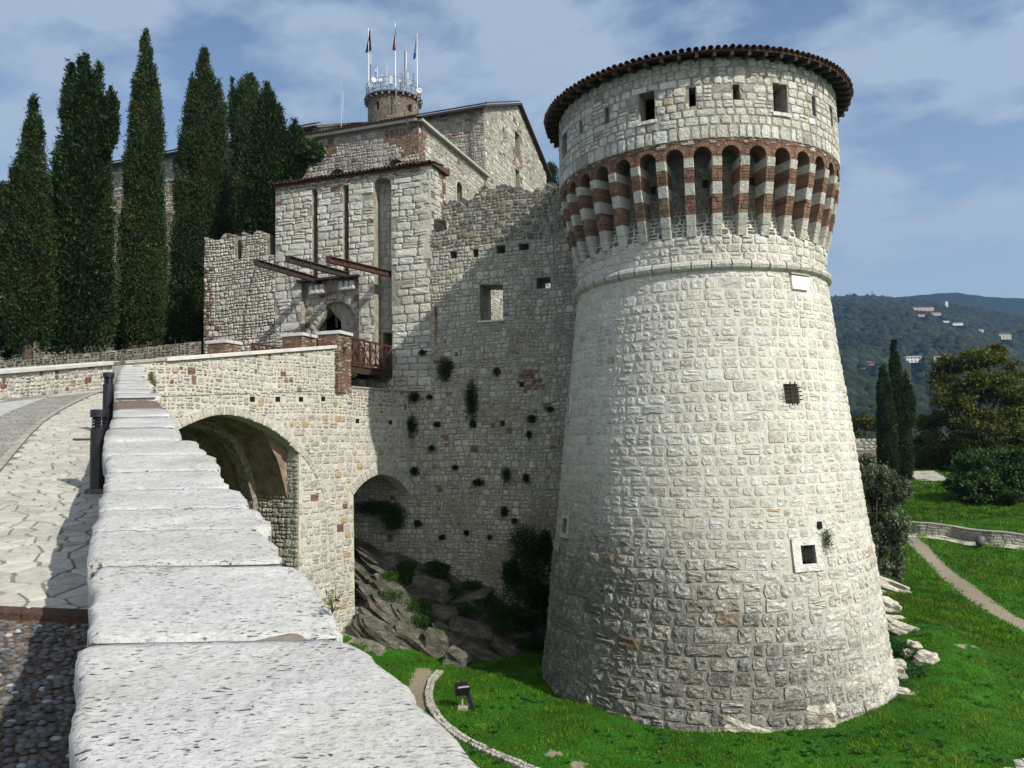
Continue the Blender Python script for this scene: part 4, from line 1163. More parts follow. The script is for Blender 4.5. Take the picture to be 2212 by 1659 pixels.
def keepcol(bfrac, lo=.30, hi=.50):
    def f(s, t, r):
        if r.random() < bfrac: return (*brickcol(r), .2), 'brick'
        return (*cream(r, lo, hi), r.uniform(.05, .4)), 'stone'
    return f
def kfc(s, t, r):
    if s > kx - 1.0 - (.5 if t > ZK - 1.4 else 0):
        band = int((t - 12) / .36) % 2
        if t < ZK - 1.6 and band == 0: return (*cream(r, .46, .56), .1), 'stone'
        return (*brickcol(r), .1), 'brick'
    for w in (w1, w2):
        mx = (w[0][0] + w[1][0]) / 2; hh = (w[1][0] - w[0][0]) / 2; d = math.hypot((s - mx) / (hh + .2), (t - (w[0][1] + 1.4)) / (w[6][1] - w[0][1] - 1.4 + .2))
        if d < 1.35 and t > w[0][1] + 1.2: return (*brickcol(r), .2), 'brick'
    return (*(brickcol(r) if r.random() < .05 else cream(r, .30, .48)), r.uniform(.05, .4)), 'stone'
masonry(keep, fit_polys(snecked(-14, kx, 10.5, ZK - .12, (.26, .44), (.22, .46), rng, .035), [(kl, 3), (kx, 3), (kx, ZK - .1), (kl, ZK - .1)], [w1, w2]), KP, M['far_stone'], kfc, rng, .03, .012, maxn=200, seen=lambda u, v: v < 400 and u > 600)
# right hand face: low part, then the gabled part
g0 = 10.07; gz = 22.6; gap = 17.1; gaz = 25.55; g1 = 24.3
b1 = bx(RK, Z2B, 1597, 590, 1650, 745)
def rk(f, x0, y0, x1, y1): return bx(RK, f, x0, y0, x1, y1)
Z2 = zc(900, 0, 1.213)
wA = rk(Z2, 876, 785, 905, 865); wB = rk(Z2, 1133, 575, 1155, 685); wC = rk(Z2, 1136, 735, 1154, 830)
hA = arch_pts(wA[0], wA[2], wA[1] - 1.0, wA[3] - .45, .45, 8); hB = rect(*wB); hC = [(wC[0], wC[1] - 1.2), (wC[2], wC[1] - 1.2), (wC[2], wC[3]), (wC[0], wC[3])]
slab('side_wall', RK, [(.003, 3), (g0, 3), (g0, ZK), (.003, ZK)], [hA], .6, M['mortar_mid'], keep)
masonry(keep, fit_polys(snecked(0, g0, 8.5, ZK - .1, (.26, .44), (.24, .5), rng, .035), rect(0.02, 8.4, g0, ZK - .1), [hA]), RK, M['far_stone'],
        lambda s, t, r: ((*(brickcol(r) if (s < .8 and t > 13 and r.random() < .75) or r.random() < .03 else cream(r, .40, .56)), .15), 'stone'), rng, .03, .012, maxn=100, seen=lambda u, v: v < 440)
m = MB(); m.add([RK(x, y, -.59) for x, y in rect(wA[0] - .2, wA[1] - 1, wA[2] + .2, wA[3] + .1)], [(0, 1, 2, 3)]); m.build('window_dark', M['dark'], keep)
m = MB(); m.add([KP(x, y, -2.2) for x, y in rect(-14, 9, kx - .5, 16)], [(0, 1, 2, 3)]); m.build('loft_back', M['dark'], keep)
m = MB(); hh = (wA[2] - wA[0]) / 2; mm = (wA[0] + wA[2]) / 2
m.tube([RK(wA[0] + .02, wA[1] - 1, .03)] + [RK(mm - hh * math.cos(PI * i / 8), wA[3] - .45 + .45 * math.sin(PI * i / 8), .03) for i in range(9)] + [RK(wA[2] - .02, wA[1] - 1, .03)], .07, 6); m.build('window_surround', M['render_grey'], keep)
cs = MB()
cs.box(KP((kl + kx) / 2, ZK - .02, .05), kx - kl, .5, .16, ax=(KP.e, KP.n, UP)); cs.build('cornice', M['render_grey'], keep)
cs = MB(); cs.box(RK(g0 / 2 + .02, ZK - .02, .05), g0 + .3, .5, .16, ax=(RK.e, RK.n, UP)); cs.build('cornice', M['render_grey'], keep)
cs = MB(); a = KP(kl, ZK + .07, .3); b = KP(kx + .25, ZK + .07, .3)
c_ = RK(g0, ZK + .07, .3)
cs.add([a, KP(kx + .3, ZK + .07, .3), RK(g0, ZK + .07, .3), RK(g0, ZK + .75, -5), RK(3.5, ZK + .75, -5), KP(kl, ZK + .75, -5)], [(0, 1, 2, 3, 4, 5)]); cs.build('roof', M['roof_tile'], keep)
ut = MB(); s = kl
while s < kx + .1:
    p = KP(s, ZK + .1, .42); Mx = Matrix.Translation(p) @ Matrix.Rotation(ang, 4, 'Z') @ Matrix.Rotation(.12, 4, 'X')
    ut.add([tuple(Mx @ Vector(v) * 1.0) for v in bt.v], bt.f); s += .2
ut.build('eaves_tiles', M['roof_tile'], keep, kind='stuff')
MB().tube([KP(kx - .55, ZK + .1, .35), KP(kx - .55, ZK - .25, .25)], .05, 6).build('gutter_outlet', M['dull_metal'], keep)

gab = empty('gabled_building', 'tall gabled stone building at the back, right of the keep', 'building')
gp = [(g0 + .003, 8), (g1, 8), (g1, 22.5), (gap, gaz), (g0 + .003, gz)]
slab('gable_wall', RK, gp, [hB, hC], .6, M['mortar_mid'], gab)
def gcol(s, t, r):
    if wB[0] - .5 < s < wB[2] + .5 and wB[1] - 1.0 < t < wB[3] + .9 and r.random() < .5: return (*brickcol(r), .2), 'brick'
    if r.random() < .04: return (*brickcol(r), .2), 'brick'
    return (*cream(r, .40, .55), .12), 'stone'
masonry(gab, fit_polys(snecked(g0, g1, 8.5, 25.6, (.3, .5), (.3, .6), rng, .04), gp, [hB, hC]), RK, M['far_stone'], gcol, rng, .035, .014, maxn=150, seen=lambda u, v: v < 430 and u < 1185)
BP = Plane(RK(g0, 0)[:2], EV, NV)
bl = -7.0
slab('front_wall', BP, rect(bl, 10, 0, gz - .02), [], .5, M['mortar_mid'], gab)
masonry(gab, fit_polys(snecked(bl, 0, ZK - .3, gz - .1, (.28, .44), (.26, .5), rng, .035), rect(bl, 10, 0, gz - .05), []), BP, M['far_stone'], lambda s, t, r: ((*(brickcol(r) if r.random() < .2 and noise.noise(Vector((s, t, 0))) > -.1 else cream(r, .33, .46)), .25), 'stone'), rng, .03, .012, maxn=60, seen=lambda u, v: v < 360)
m = MB(); m.add([RK(x, y, -.59) for x, y in rect(wB[0] - .2, wB[1] - 2.5, wB[2] + .2, wB[3] + .1)], [(0, 1, 2, 3)]); m.build('window_dark', M['dark'], gab)
m = MB(); m.add([RK(x, y, -.59) for x, y in rect(wC[0] - .2, wC[1] - 2.5, wC[2] + .2, wC[3] + .1)], [(0, 1, 2, 3)]); m.build('window_dark', M['dark'], gab)
rf = MB(); o_ = .35
rf.add([RK(g0 - .6, gz - .12, o_), RK(gap, gaz + .12, o_), RK(gap, gaz + .12, -12), RK(g0 - .6, gz - .12, -12), RK(g0 - .6, gz - .28, o_), RK(gap, gaz - .04, o_), RK(gap, gaz - .04, -12), RK(g0 - .6, gz - .28, -12)], [(3, 2, 1, 0), (4, 5, 6, 7), (0, 1, 5, 4), (0, 4, 7, 3), (2, 3, 7, 6)])
rf.add([RK(gap, gaz + .12, o_), RK(g1 + .6, 22.4, o_), RK(g1 + .6, 22.4, -12), RK(gap, gaz + .12, -12), RK(gap, gaz - .04, o_), RK(g1 + .6, 22.25, o_), RK(g1 + .6, 22.25, -12), RK(gap, gaz - .04, -12)], [(3, 2, 1, 0), (4, 5, 6, 7), (0, 1, 5, 4), (1, 2, 6, 5)])
rf.build('roof', M['dark_wood'], gab)
ut = MB(); s = bl - .5
while s < .3:
    for q in range(3):
        p = BP(s, gz - .06 + q * .17, .62 - q * .38); Mx = Matrix.Translation(p) @ Matrix.Rotation(ang, 4, 'Z') @ Matrix.Rotation(.4, 4, 'X')
        ut.add([tuple(Mx @ Vector(v)) for v in bt.v], bt.f)
    s += .2
s = 0
while s < 7.2:
    for sg in (1,):
        p = RK(g0 - .5 + s, gz + .02 + s * (gaz - gz) / (gap - g0) - .0, .3)
        Mx = Matrix.Translation(p) @ Matrix.Rotation(math.atan2(RK.e.y, RK.e.x) - PI / 2, 4, 'Z') @ Matrix.Rotation(.4, 4, 'X')
        ut.add([tuple(Mx @ Vector(v)) for v in bt.v], bt.f)
    s += .36
ut.build('roof_tiles', M['roof_tile'], gab, kind='stuff')
for s_ in (-5.6, -.9):
    MB().tube([BP(s_, gz - .1, .5), BP(s_ + .15, gz - .5, .2), BP(s_ + .15, 17, .12)], .05, 6).build('downpipe', M['dull_metal'], gab)

# long barracks behind the cypresses
long_ = empty('long_building', 'long stone building with tiled eaves seen between the cypresses', 'building')
DP = Plane((-13.2, 54.8), (.9427, -.3686), (-.3686, -.9427))
ZD = 22.15
wn_ = bx(DP, ident, 374, 339, 392, 368)
slab('wall', DP, rect(-34, 2, 0, ZD), [rect(*wn_)], .6, M['mortar_dark'], long_)
masonry(long_, fit_polys(snecked(-33.9, 0, 5, ZD - .3, (.3, .46), (.3, .55), rng, .04), rect(-34, 2, 0, ZD - .3), [rect(*wn_)]), DP, M['far_stone'],
        lambda s, t, r: ((*(brickcol(r) if r.random() < .08 + (.25 if t < 20 else 0) * (noise.noise(Vector((s * .6, t * .6, 4))) > 0) else cream(r, .34, .48)), .25), 'stone'), rng, .03, .012, maxn=80, seen=lambda u, v: 240 < u < 400 and v < 560)
grille_w = wn_
for i in range(5):
    s = wn_[0] + (wn_[2] - wn_[0]) * (i + .5) / 5; MB().tube([DP(s, wn_[1], -.1), DP(s, wn_[3], -.1)], .02, 5).build('iron_bar', M['iron'], long_)
m = MB(); m.add([DP(x, y, -.59) for x, y in rect(wn_[0] - .1, wn_[1] - .1, wn_[2] + .1, wn_[3] + .1)], [(0, 1, 2, 3)]); m.build('window_dark', M['dark'], long_)
m = MB(); m.box(DP(-17, 20.2, .04), 34, .14, .16, ax=(DP.e, DP.n, UP)); m.build('string_course', M['render_grey'], long_)
rf = MB(); rf.add([DP(-34, ZD - .1, .7), DP(.2, ZD - .1, .7), DP(.2, ZD + 3.0, -7), DP(-34, ZD + 3.0, -7), DP(-34, ZD - .22, .7), DP(.2, ZD - .22, .7), DP(.2, ZD + 2.8, -7), DP(-34, ZD + 2.8, -7)], [(0, 1, 2, 3), (7, 6, 5, 4), (0, 4, 5, 1), (1, 5, 6, 2)])
rf.build('roof', M['roof_tile'], long_)
ut = MB(); s = -34
while s < .2:
    for q in range(2):
        p = DP(s, ZD - .06 + q * .17, .82 - q * .38); Mx = Matrix.Translation(p) @ Matrix.Rotation(ang, 4, 'Z') @ Matrix.Rotation(.38, 4, 'X'); ut.add([tuple(Mx @ Vector(v)) for v in bt.v], bt.f)
    s += .2
ut.build('eaves_tiles', M['roof_tile'], long_, kind='stuff')
EP = Plane(DP(0, 0)[:2], (.3337, .9427), (.9427, -.3337))
slab('gable_wall', EP, [(.003, 8), (14, 8), (14, ZD), (7.2, ZD + 2.75), (.003, ZD)], [], .5, M['plaster'], long_)
masonry(long_, fit_polys(courses(0.02, 1.7, 17, ZD - .1, (.3, .4), (.4, .8), rng, .03, .02, 0), rect(0.02, 17, 1.6, ZD - .05), []), EP, M['far_stone'], lambda s, t, r: ((*cream(r, .34, .5), .2), 'stone'), rng, .05, .01, stuff='quoins', maxn=0)
rf = MB()
for (x0, z0), (x1, z1) in (((-.6, ZD - .25), (7.2, ZD + 2.95)), ((7.2, ZD + 2.95), (14.6, ZD - .1))):
    rf.add([EP(x0, z0, .25), EP(x1, z1, .25), EP(x1, z1 + .18, .25), EP(x0, z0 + .18, .25), EP(x0, z0, -.3), EP(x1, z1, -.3), EP(x1, z1 + .18, -.3), EP(x0, z0 + .18, -.3)], [(0, 1, 2, 3), (3, 2, 6, 7), (0, 4, 5, 1), (4, 7, 6, 5)])
rf.build('verge_board', M['dull_metal'], long_)
p = at(737, 262, 52); mst = tag(MB().tube([(p.x, p.y, p.z - .6), (p.x, p.y, p.z + 1.4)], .03, 6).tube([(p.x, p.y, p.z + 1.4), (p.x, p.y, p.z + 2.9)], .014, 6).tube([(p.x + .13, p.y, p.z + .7), (p.x + .13, p.y, p.z + 2.1)], .012, 5).tube([(p.x, p.y, p.z + .75), (p.x + .13, p.y, p.z + .75)], .02, 4).build('antenna_mast', M['metal_grey']), 'thin white antenna mast on the roof left of the brick tower', 'antenna')
tag(MB().tube([at(805, 270, 55), at(805, 262, 55)], .1, 8).tube([at(805, 261, 55), at(805, 260, 55)], .16, 8).build('vent_pipe', M['dull_metal']), 'short dark vent pipe on the roof beside the brick tower', 'vent')

# round brick tower with antennas
bt_ = empty('brick_tower', 'small round brick tower with railed platform behind the keep', 'tower')
BC = at(850, 225, 58); BC.z = 0; BR = 1.86
zt = at(850, 196, 56)[2]; z0 = 14.0
wins_b = []
def bwinpx(xa, ya, xb, yb):
    f = zc(1230, 60, 3.77); out = []
    for (x, y) in ((xa, ya), (xb, yb)):
        u, v = f(x, y); r = ray(u, v); A = r[0] ** 2 + 1; B = -2 * (r[0] * BC.x + BC.y); Q = BC.x ** 2 + BC.y ** 2 - BR * BR; Y = (-B - math.sqrt(max(0, B * B - 4 * A * Q))) / (2 * A)
        out.append((math.atan2(r[0] * Y - BC.x, BC.y - Y), r[2] * Y))
    return (out[0][0], out[1][1], out[1][0], out[0][1])
bw = [bwinpx(412, 1145, 455, 1250), bwinpx(850, 1170, 890, 1285)]
def BF(a, t, d=0): return (BC.x + (BR + d) * math.sin(a), BC.y - (BR + d) * math.cos(a), t)
A = sorted(set([round(-PI + i * 2 * PI / 48, 4) for i in range(49)] + [w[i] for w in bw for i in (0, 2)])); H = sorted([z0, 18, zt] + [w[i] for w in bw for i in (1, 3)])
V = [BF(a, h) for h in H for a in A]; Fc = []
for j in range(len(H) - 1):
    for i in range(len(A) - 1):
        cx, cy = (A[i] + A[i + 1]) / 2, (H[j] + H[j + 1]) / 2
        if any(w[0] < cx < w[2] and w[1] < cy < w[3] for w in bw): continue
        Fc.append((j * len(A) + i, j * len(A) + i + 1, (j + 1) * len(A) + i + 1, (j + 1) * len(A) + i))
for w in bw:
    o = len(V); q = [(w[0], w[1]), (w[2], w[1]), (w[2], w[3]), (w[0], w[3])]; V += [BF(x, y) for x, y in q] + [BF(x, y, -.35) for x, y in q]
    Fc += [(o + i, o + 4 + i, o + 4 + (i + 1) % 4, o + (i + 1) % 4) for i in range(4)]
mk('wall', V, Fc, M['brick'], bt_, [(.23, .13, .09, .3)] * len(V))
bb = MB(); t = 18.0
while t < zt - .05:
    n = 52; off = rng.random() * .1
    for k in range(n):
        a0 = -PI * .62 + k * 2 * PI * .62 / n + off; a1 = a0 + 2 * PI * .62 / n - .006
        if any(w[0] - .02 < (a0 + a1) / 2 < w[2] + .02 and w[1] - .03 < t + .05 < w[3] + .03 for w in bw): continue
        pale = noise.noise(Vector((a0 * 2.2, t * 1.1, 5)))
        c = cream(rng, .32, .42) if (pale > .35 and rng.random() < .6) else tuple(x * y for x, y in zip(brickcol(rng), (.92, 1.35, 1.6)))
        d = .015 + rng.uniform(0, .012)
        bb.add([BF(a0, t, d), BF(a1, t, d), BF(a1, t + .085, d), BF(a0, t + .085, d), BF(a0, t, -.01), BF(a1, t, -.01), BF(a1, t + .085, -.01), BF(a0, t + .085, -.01)], [(0, 1, 2, 3), (3, 2, 6, 7), (0, 3, 7, 4), (1, 5, 6, 2), (0, 4, 5, 1)], (*c, rng.uniform(.1, .4)))
    t += .095
bb.build('brick_facing', M['brick'], bt_, kind='stuff')
m = MB(); m.lathe([(BR - .3, z0), (BR - .3, zt)], (BC.x, BC.y, 0), 24); m.build('inner_wall', M['dark'], bt_)
m = MB(); m.lathe([(BR - .1, zt - .12), (BR + .28, zt - .05), (BR + .3, zt + .06), (0, zt + .08)], (BC.x, BC.y, 0), 48); m.build('platform', M['dull_metal'], bt_)
for k in range(26):
    a = 2 * PI * k / 26; m = MB(); e1 = Vector((math.cos(a), math.sin(a), 0)); e2 = Vector((math.sin(a), -math.cos(a), 0))
    m.box((BC.x + (BR + .14) * math.sin(a), BC.y - (BR + .14) * math.cos(a), zt - .15), .1, .26, .14, (.3, .29, .26, .2), ax=(e1, e2, UP)); m.build('bracket', M['tower_stone'], bt_)
ral = MB()
for hgt in (.35, .7, 1.05):
    ral.tube([(BC.x + (BR + .15) * math.sin(2 * PI * i / 36), BC.y - (BR + .15) * math.cos(2 * PI * i / 36), zt + hgt) for i in range(37)], .018, 4)
for i in range(30):
    a = 2 * PI * i / 30; ral.tube([(BC.x + (BR + .15) * math.sin(a), BC.y - (BR + .15) * math.cos(a), zt + .05), (BC.x + (BR + .15) * math.sin(a), BC.y - (BR + .15) * math.cos(a), zt + 1.05)], .016, 4)
ral.build('railing', M['dull_metal'], bt_)
ZT = zc(1230, 60, 3.77)
def tp_(x, y, Y=None): return at(*ZT(x, y), Y or (BC.y - BR - .25))
poles = [(322, 150, 318, 1265, 'tall white flagpole left on the brick tower', 0), (684, 78, 679, 1210, 'tall white flagpole middle of the brick tower, the highest', 1), (966, 225, 972, 1320, 'tall white flagpole right on the brick tower', 2)]
for x0, y0, x1, y1, lb, k in poles:
    Yp = BC.y - (BR + .33) if k == 1 else BC.y - .9
    a = tp_(x0, y0, Yp); b = tp_(x1, y1, Yp); a.x = b.x
    fp = empty('flagpole', lb, 'flagpole', group='flagpoles on the brick tower')
    mid = tp_(x1, 950, Yp); mid.x = b.x
    MB().tube([a, mid], [.018, .032], 8).build('pole', M['white_metal'], fp)
    MB().tube([mid, b], .045, 8).build('sleeve', M['dull_metal'], fp)
def flag(pts_, cols, name, lb, Yp):
    """hanging flag cloth with folds: rows of (x, y) left and right edges in the picture"""
    m = MB(); rows = []
    n = 9
    for j in range(len(pts_) * 4 - 3):
        f = j / 4; i = min(int(f), len(pts_) - 2); g = f - i
        L = [pts_[i][q] + (pts_[i + 1][q] - pts_[i][q]) * g for q in range(4)]
        rows.append([tp_(L[0] + (L[2] - L[0]) * k / (n - 1), L[1] + (L[3] - L[1]) * k / (n - 1), Yp + .09 * math.sin(k * 2.3) * (.3 + j / len(pts_) / 4)) for k in range(n)])
    R = len(rows)
    for j in range(R - 1):
        for k in range(n - 1):
            c = cols(j / (R - 1), k / (n - 1)); m.add([rows[j][k], rows[j][k + 1], rows[j + 1][k + 1], rows[j + 1][k]], [(3, 2, 1, 0)], c)
    return tag(m.build(name, M['leaf'], None), lb, 'flag', 'flags on the brick tower')
Yf = BC.y - .9
flag([(322, 180, 334, 185), (300, 330, 345, 340), (268, 488, 354, 452)], lambda j, k: (.035, .035, .11) if k < .55 else (.09, .03, .06), 'flag', 'dark blue limp flag on the left pole of the brick tower', Yf)
flag([(676, 130, 682, 130), (655, 290, 680, 290), (632, 445, 678, 455)], lambda j, k: (.02, .12, .06) if j < .58 else (.38, .03, .03), 'flag', 'green and red limp flag on the middle pole of the brick tower', BC.y - (BR + .33))
flag([(956, 230, 964, 235), (935, 400, 962, 410), (908, 570, 945, 560)], lambda j, k: (.42, .47, .58) if j < .64 else (.04, .18, .5), 'flag', 'white and blue limp flag on the right pole of the brick tower', Yf)
def dish(x, y, r, lb, face=(-.2, -1, .05), mat='dish_grey', Y=None):
    p = tp_(x, y, Y); n = Vector(face).normalized(); a = n.orthogonal().normalized(); b = n.cross(a); m = MB()
    vs = [tuple(p)]; fs = []
    for q, (rr, dd) in enumerate(((.35, .01), (.7, .035), (1, .08), (1.0, .05), (.6, -.06))):
        for k in range(14):
            w = 2 * PI * k / 14; vs.append(tuple(p + (a * math.cos(w) + b * math.sin(w)) * r * rr + n * dd * r * 4 * .5))
    fs += [(0, 1 + k, 1 + (k + 1) % 14) for k in range(14)]
    for q in range(4):
        for k in range(14): fs.append((1 + q * 14 + k, 1 + q * 14 + 14 + k, 1 + q * 14 + 14 + (k + 1) % 14, 1 + q * 14 + (k + 1) % 14))
    m.add(vs, fs)
    d = empty('dish_antenna', lb, 'antenna', group='dish antennas on the brick tower')
    m.build('dish', M[mat], d, smooth=True)
    q_ = p - n * .1; MB().tube([q_, q_ - n * .25 + Vector((0, 0, -.1)), Vector((q_.x - n.x * .25, q_.y - n.y * .25, zt + .05))], .03, 5).build('mount', M['dull_metal'], d)
s_ = 3.77 / .60636 / 30.6
K = 1 / 200.0 * .96
dish(345, 925, .19, 'pale dish antenna lowest at the left rim of the brick tower', (-.5, -1, .1))
dish(382, 848, .20, 'pale dish antenna above the lowest one at the left rim', (.5, -1, .1))
dish(858, 885, .20, 'grey-white dish antenna inside the right part of the railing', (-.3, -1, 0))
dish(990, 992, .22, 'bright white round dish antenna at the right rim of the brick tower', (.15, -1, .05))
dish(733, 745, .10, 'small dish antenna high on a stalk right of the middle flagpole', (-.4, -1, 0), Y=BC.y - 1)
dish(730, 862, .09, 'small yellowish drum antenna beside the middle flagpole', (0, -1, 0))
def panel(x0, y0, x1, y1, lb, Y=None):
    Yp = Y or BC.y - BR - .1
    a = tp_(x0, y0, Yp); b = tp_(x1, y1, Yp); d = empty('panel_antenna', lb, 'antenna', group='panel antennas on the brick tower')
    m = MB(); m.box(((a.x + b.x) / 2, Yp, (a.z + b.z) / 2), abs(b.x - a.x), .12, abs(a.z - b.z), bev=.02); m.build('panel', M['dish_grey'], d)
    MB().tube([((a.x + b.x) / 2, Yp + .1, a.z), ((a.x + b.x) / 2, Yp + .1, zt + .05)], .025, 5).build('mount', M['dull_metal'], d)
panel(582, 795, 638, 908, 'large white panel antenna left of the middle flagpole'); panel(445, 825, 497, 878, 'white box antenna left of the large panel')
panel(551, 832, 566, 925, 'narrow white panel antenna between box and large panel'); panel(398, 703, 416, 745, 'small white panel antenna on a stalk at the left', BC.y - .8)
panel(484, 772, 496, 805, 'tiny white antenna box above the railing', BC.y)
for x, y0, y1, r, lb in ((340, 640, 860, .035, 'dark collinear antenna beside the left flagpole'), (345, 500, 640, .015, 'thin whip above the dark collinear antenna'), (558, 650, 830, .012, 'thin white whip antenna left of the large panel'), (430, 670, 850, .014, 'thin whip antenna near the left dish'),
                         (797, 460, 930, .035, 'tall grey antenna pole right of the middle flagpole'), (822, 470, 690, .02, 'thin white whip antenna on the bracket of the tall grey pole'), (842, 740, 860, .018, 'short dark spiked antenna right of the tall pole'), (913, 755, 940, .03, 'dark antenna post near the right flagpole')):
    a = tp_(x, y0, BC.y - 1.2); b = tp_(x, y1, BC.y - 1.2)
    m = MB().tube([a, b], r, 6)
    if x == 822: m.tube([b, (b.x - .12, b.y, b.z - .12)], .02, 5)
    if x in (913, 842):
        for q in range(4): m.tube([(a.x - .1, a.y, a.z - .15 - q * .2), (a.x + .1, a.y, a.z - .15 - q * .2)], .012, 4)
    tag(m.build('whip_antenna', M['white_metal'] if r < .03 else M['dull_metal']), lb, 'antenna', 'whip antennas on the brick tower')

# ------------------------------------------------------------------ the bridge
DV = (.503, .864); BN = (.864, -.503)
BR_ = Plane(C0, DV, BN)
bridge = empty('stone_bridge', 'arched stone bridge of pale rubble with white coping, crossing the moat', 'bridge')
rng = random.Random(51)
sA, sB, sC = BR_.px(268, 780)[0], -3.98, .25
def deck(s): return 2.05 + .0 if s > 0 else 0
zc0 = BR_.px(330, 783); zc1 = BR_.px(735, 752)
def cz(s): return zc0[1] + (s - zc0[0]) * (zc1[1] - zc0[1]) / (zc1[0] - zc0[0])
bo_ = [(sA, -8.8), (sC, -8.8), (sC, 2.22), (sB, 2.22), (sB, cz(sB)), (sA, cz(sA))]
R0, R1 = -12.9, -6.56
archA = [(R1, -8.6)] + [(R1, -.15)] + [(BR_.px(*Z6(x, y))) for x, y in ((500, 556), (450, 518), (400, 490), (330, 463), (270, 449), (240, 447), (190, 451))] + [(-10.9, .84), (-11.6, .55), (-12.3, .12), (R0, -.4), (R0, -8.6)]
archB = [(.0, -8.6)] + [(.0, -2.2)] + [BR_.px(*Z6(x, y)) for x, y in ((1000, 755), (985, 738), (960, 718), (930, 705), (900, 700), (880, 702), (850, 716), (820, 738), (800, 760), (780, 790))] + [(-3.62, -4), (-3.56, -8.6)]
archA = [(s, t) for s, t in archA]
slab('wall', BR_, bo_, [list(archA), list(archB)], .55, M['mortar'], bridge)
hs = []
for x, y in ((545, 863), (600, 863), (650, 863), (698, 862), (772, 910), (843, 913)):
    s, t = BR_.px(x, y); hs.append((s, t))
hring = []
RINGC = [Z6(x, y) for x, y in ((520, 545), (590, 610), (640, 690), (675, 780), (690, 880), (700, 990), (705, 1100))]
ring = [BR_.px(*p) for p in RINGC]
def band_poly(line, w0, w1):
    up = []; dn = []
    for i, p in enumerate(line):
        q = line[min(i + 1, len(line) - 1)]; r = line[max(i - 1, 0)]; tx, ty = q[0] - r[0], q[1] - r[1]; L = math.hypot(tx, ty); nx, ny = -ty / L, tx / L
        up.append((p[0] + nx * w1, p[1] + ny * w1)); dn.append((p[0] - nx * w0, p[1] - ny * w0))
    return up, dn
def voussoirs(line, w, mat, parent, F, col, seg=.3, proud=.04, name='voussoir', inset=.02):
    """wedge stones along a curve, laid on its left side"""
    pts = [line[0]]; acc = 0
    fine = []
    for a, b in zip(line, line[1:]):
        n = max(1, int(math.hypot(b[0] - a[0], b[1] - a[1]) / .03))
        for i in range(n): fine.append((a[0] + (b[0] - a[0]) * i / n, a[1] + (b[1] - a[1]) * i / n))
    fine.append(line[-1]); k = max(2, int(seg / .03)); idx = list(range(0, len(fine) - 1, k)) + [len(fine) - 1]
    outp = []
    for i, j in zip(idx, idx[1:]):
        if j - i < k * .4: continue
        a, b = fine[i], fine[j]
        def nr(q):
            p0 = fine[max(0, q - 8)]; p1 = fine[min(len(fine) - 1, q + 8)]; L = math.hypot(p1[0] - p0[0], p1[1] - p0[1]) or 1; return (-(p1[1] - p0[1]) / L, (p1[0] - p0[0]) / L)
        na, nb = nr(i), nr(j); g = .05
        p = [(a[0] + (b[0] - a[0]) * g, a[1] + (b[1] - a[1]) * g), (b[0] - (b[0] - a[0]) * g, b[1] - (b[1] - a[1]) * g), (b[0] + nb[0] * w - (b[0] - a[0]) * g, b[1] + nb[1] * w - (b[1] - a[1]) * g), (a[0] + na[0] * w + (b[0] - a[0]) * g, a[1] + na[1] * w + (b[1] - a[1]) * g)]
        if area(p) < 0: p.reverse()
        V, Fc = stone_geo(p, F, proud, .008, rng, inset); mk(name, V, Fc, mat, parent, [col()] * len(V)); outp.append(p)
    return outp
ccol = lambda: (*cream(rng, .44, .54), .15)
lineA = [p for p in archA[1:-1]]; lineA2 = list(reversed(lineA)); lineB = list(reversed([p for p in archB[1:-2]]))
def dense(line, n=6):
    return line
voussoirs(lineA2, .30, M['tower_stone'], bridge, BR_, ccol, .42, .03)
voussoirs(list(reversed(ring)), -.0 + .27, M['tower_stone'], bridge, BR_, ccol, .33, .045)
voussoirs(lineB, .40, M['tower_stone'], bridge, BR_, ccol, .26, .035)
def pband(line, w):
    up, dn = band_poly(line, .0, w); return dn + list(reversed(up))
bandA = pband(lineA2, .31); bandR = pband(list(reversed(ring)), .28); bandB = pband(lineB, .41)
putb = [rect(s - .17, t - .1, s + .17, t + .13) for s, t in hs]
def bcol(s, t, r):
    up = t > cz(s) - 1.9
    x = r.random()
    if x < (.12 if t > 1.9 and s < sB else .012) and noise.noise(Vector((s * 1.1, t * 1.6, 8))) > -.15: return (*brickcol(r), .15), 'brick'
    if s > sB - .38 and s < sB and t > 2.0 and x < .8: return (*brickcol(r), .2), 'brick'
    c = cream(r, .40, .56)
    if x > .95: c = (.42, .34, .22)
    w = r.uniform(.0, .35) + (.5 if s > sB and t > 1.5 else 0)
    return (*c, w), 'stone'
allh = [archA, archB, bandA, bandR, bandB] + putb
pol = snecked(sA, sC, 1.15, 4.0, (.2, .34), (.18, .36), rng, .026, .02, .03, .35) + courses(sA, sC, -8.6, 1.12, (.2, .3), (.24, .5), rng, .024, .022, .12, .02)
pol = fit_polys(pol, bo_, [list(h) if area(h) > 0 else list(reversed(h)) for h in allh])
masonry(bridge, pol, BR_, M['tower_stone'], bcol, rng, .028, .011, .02, maxn=300)
for s, t in hs:
    m = MB(); m.add([BR_(x, y, .006) for x, y in rect(s - .11, t - .08, s + .11, t + .1)], [(0, 1, 2, 3)]); m.build('putlog_hole', M['dark'], bridge)
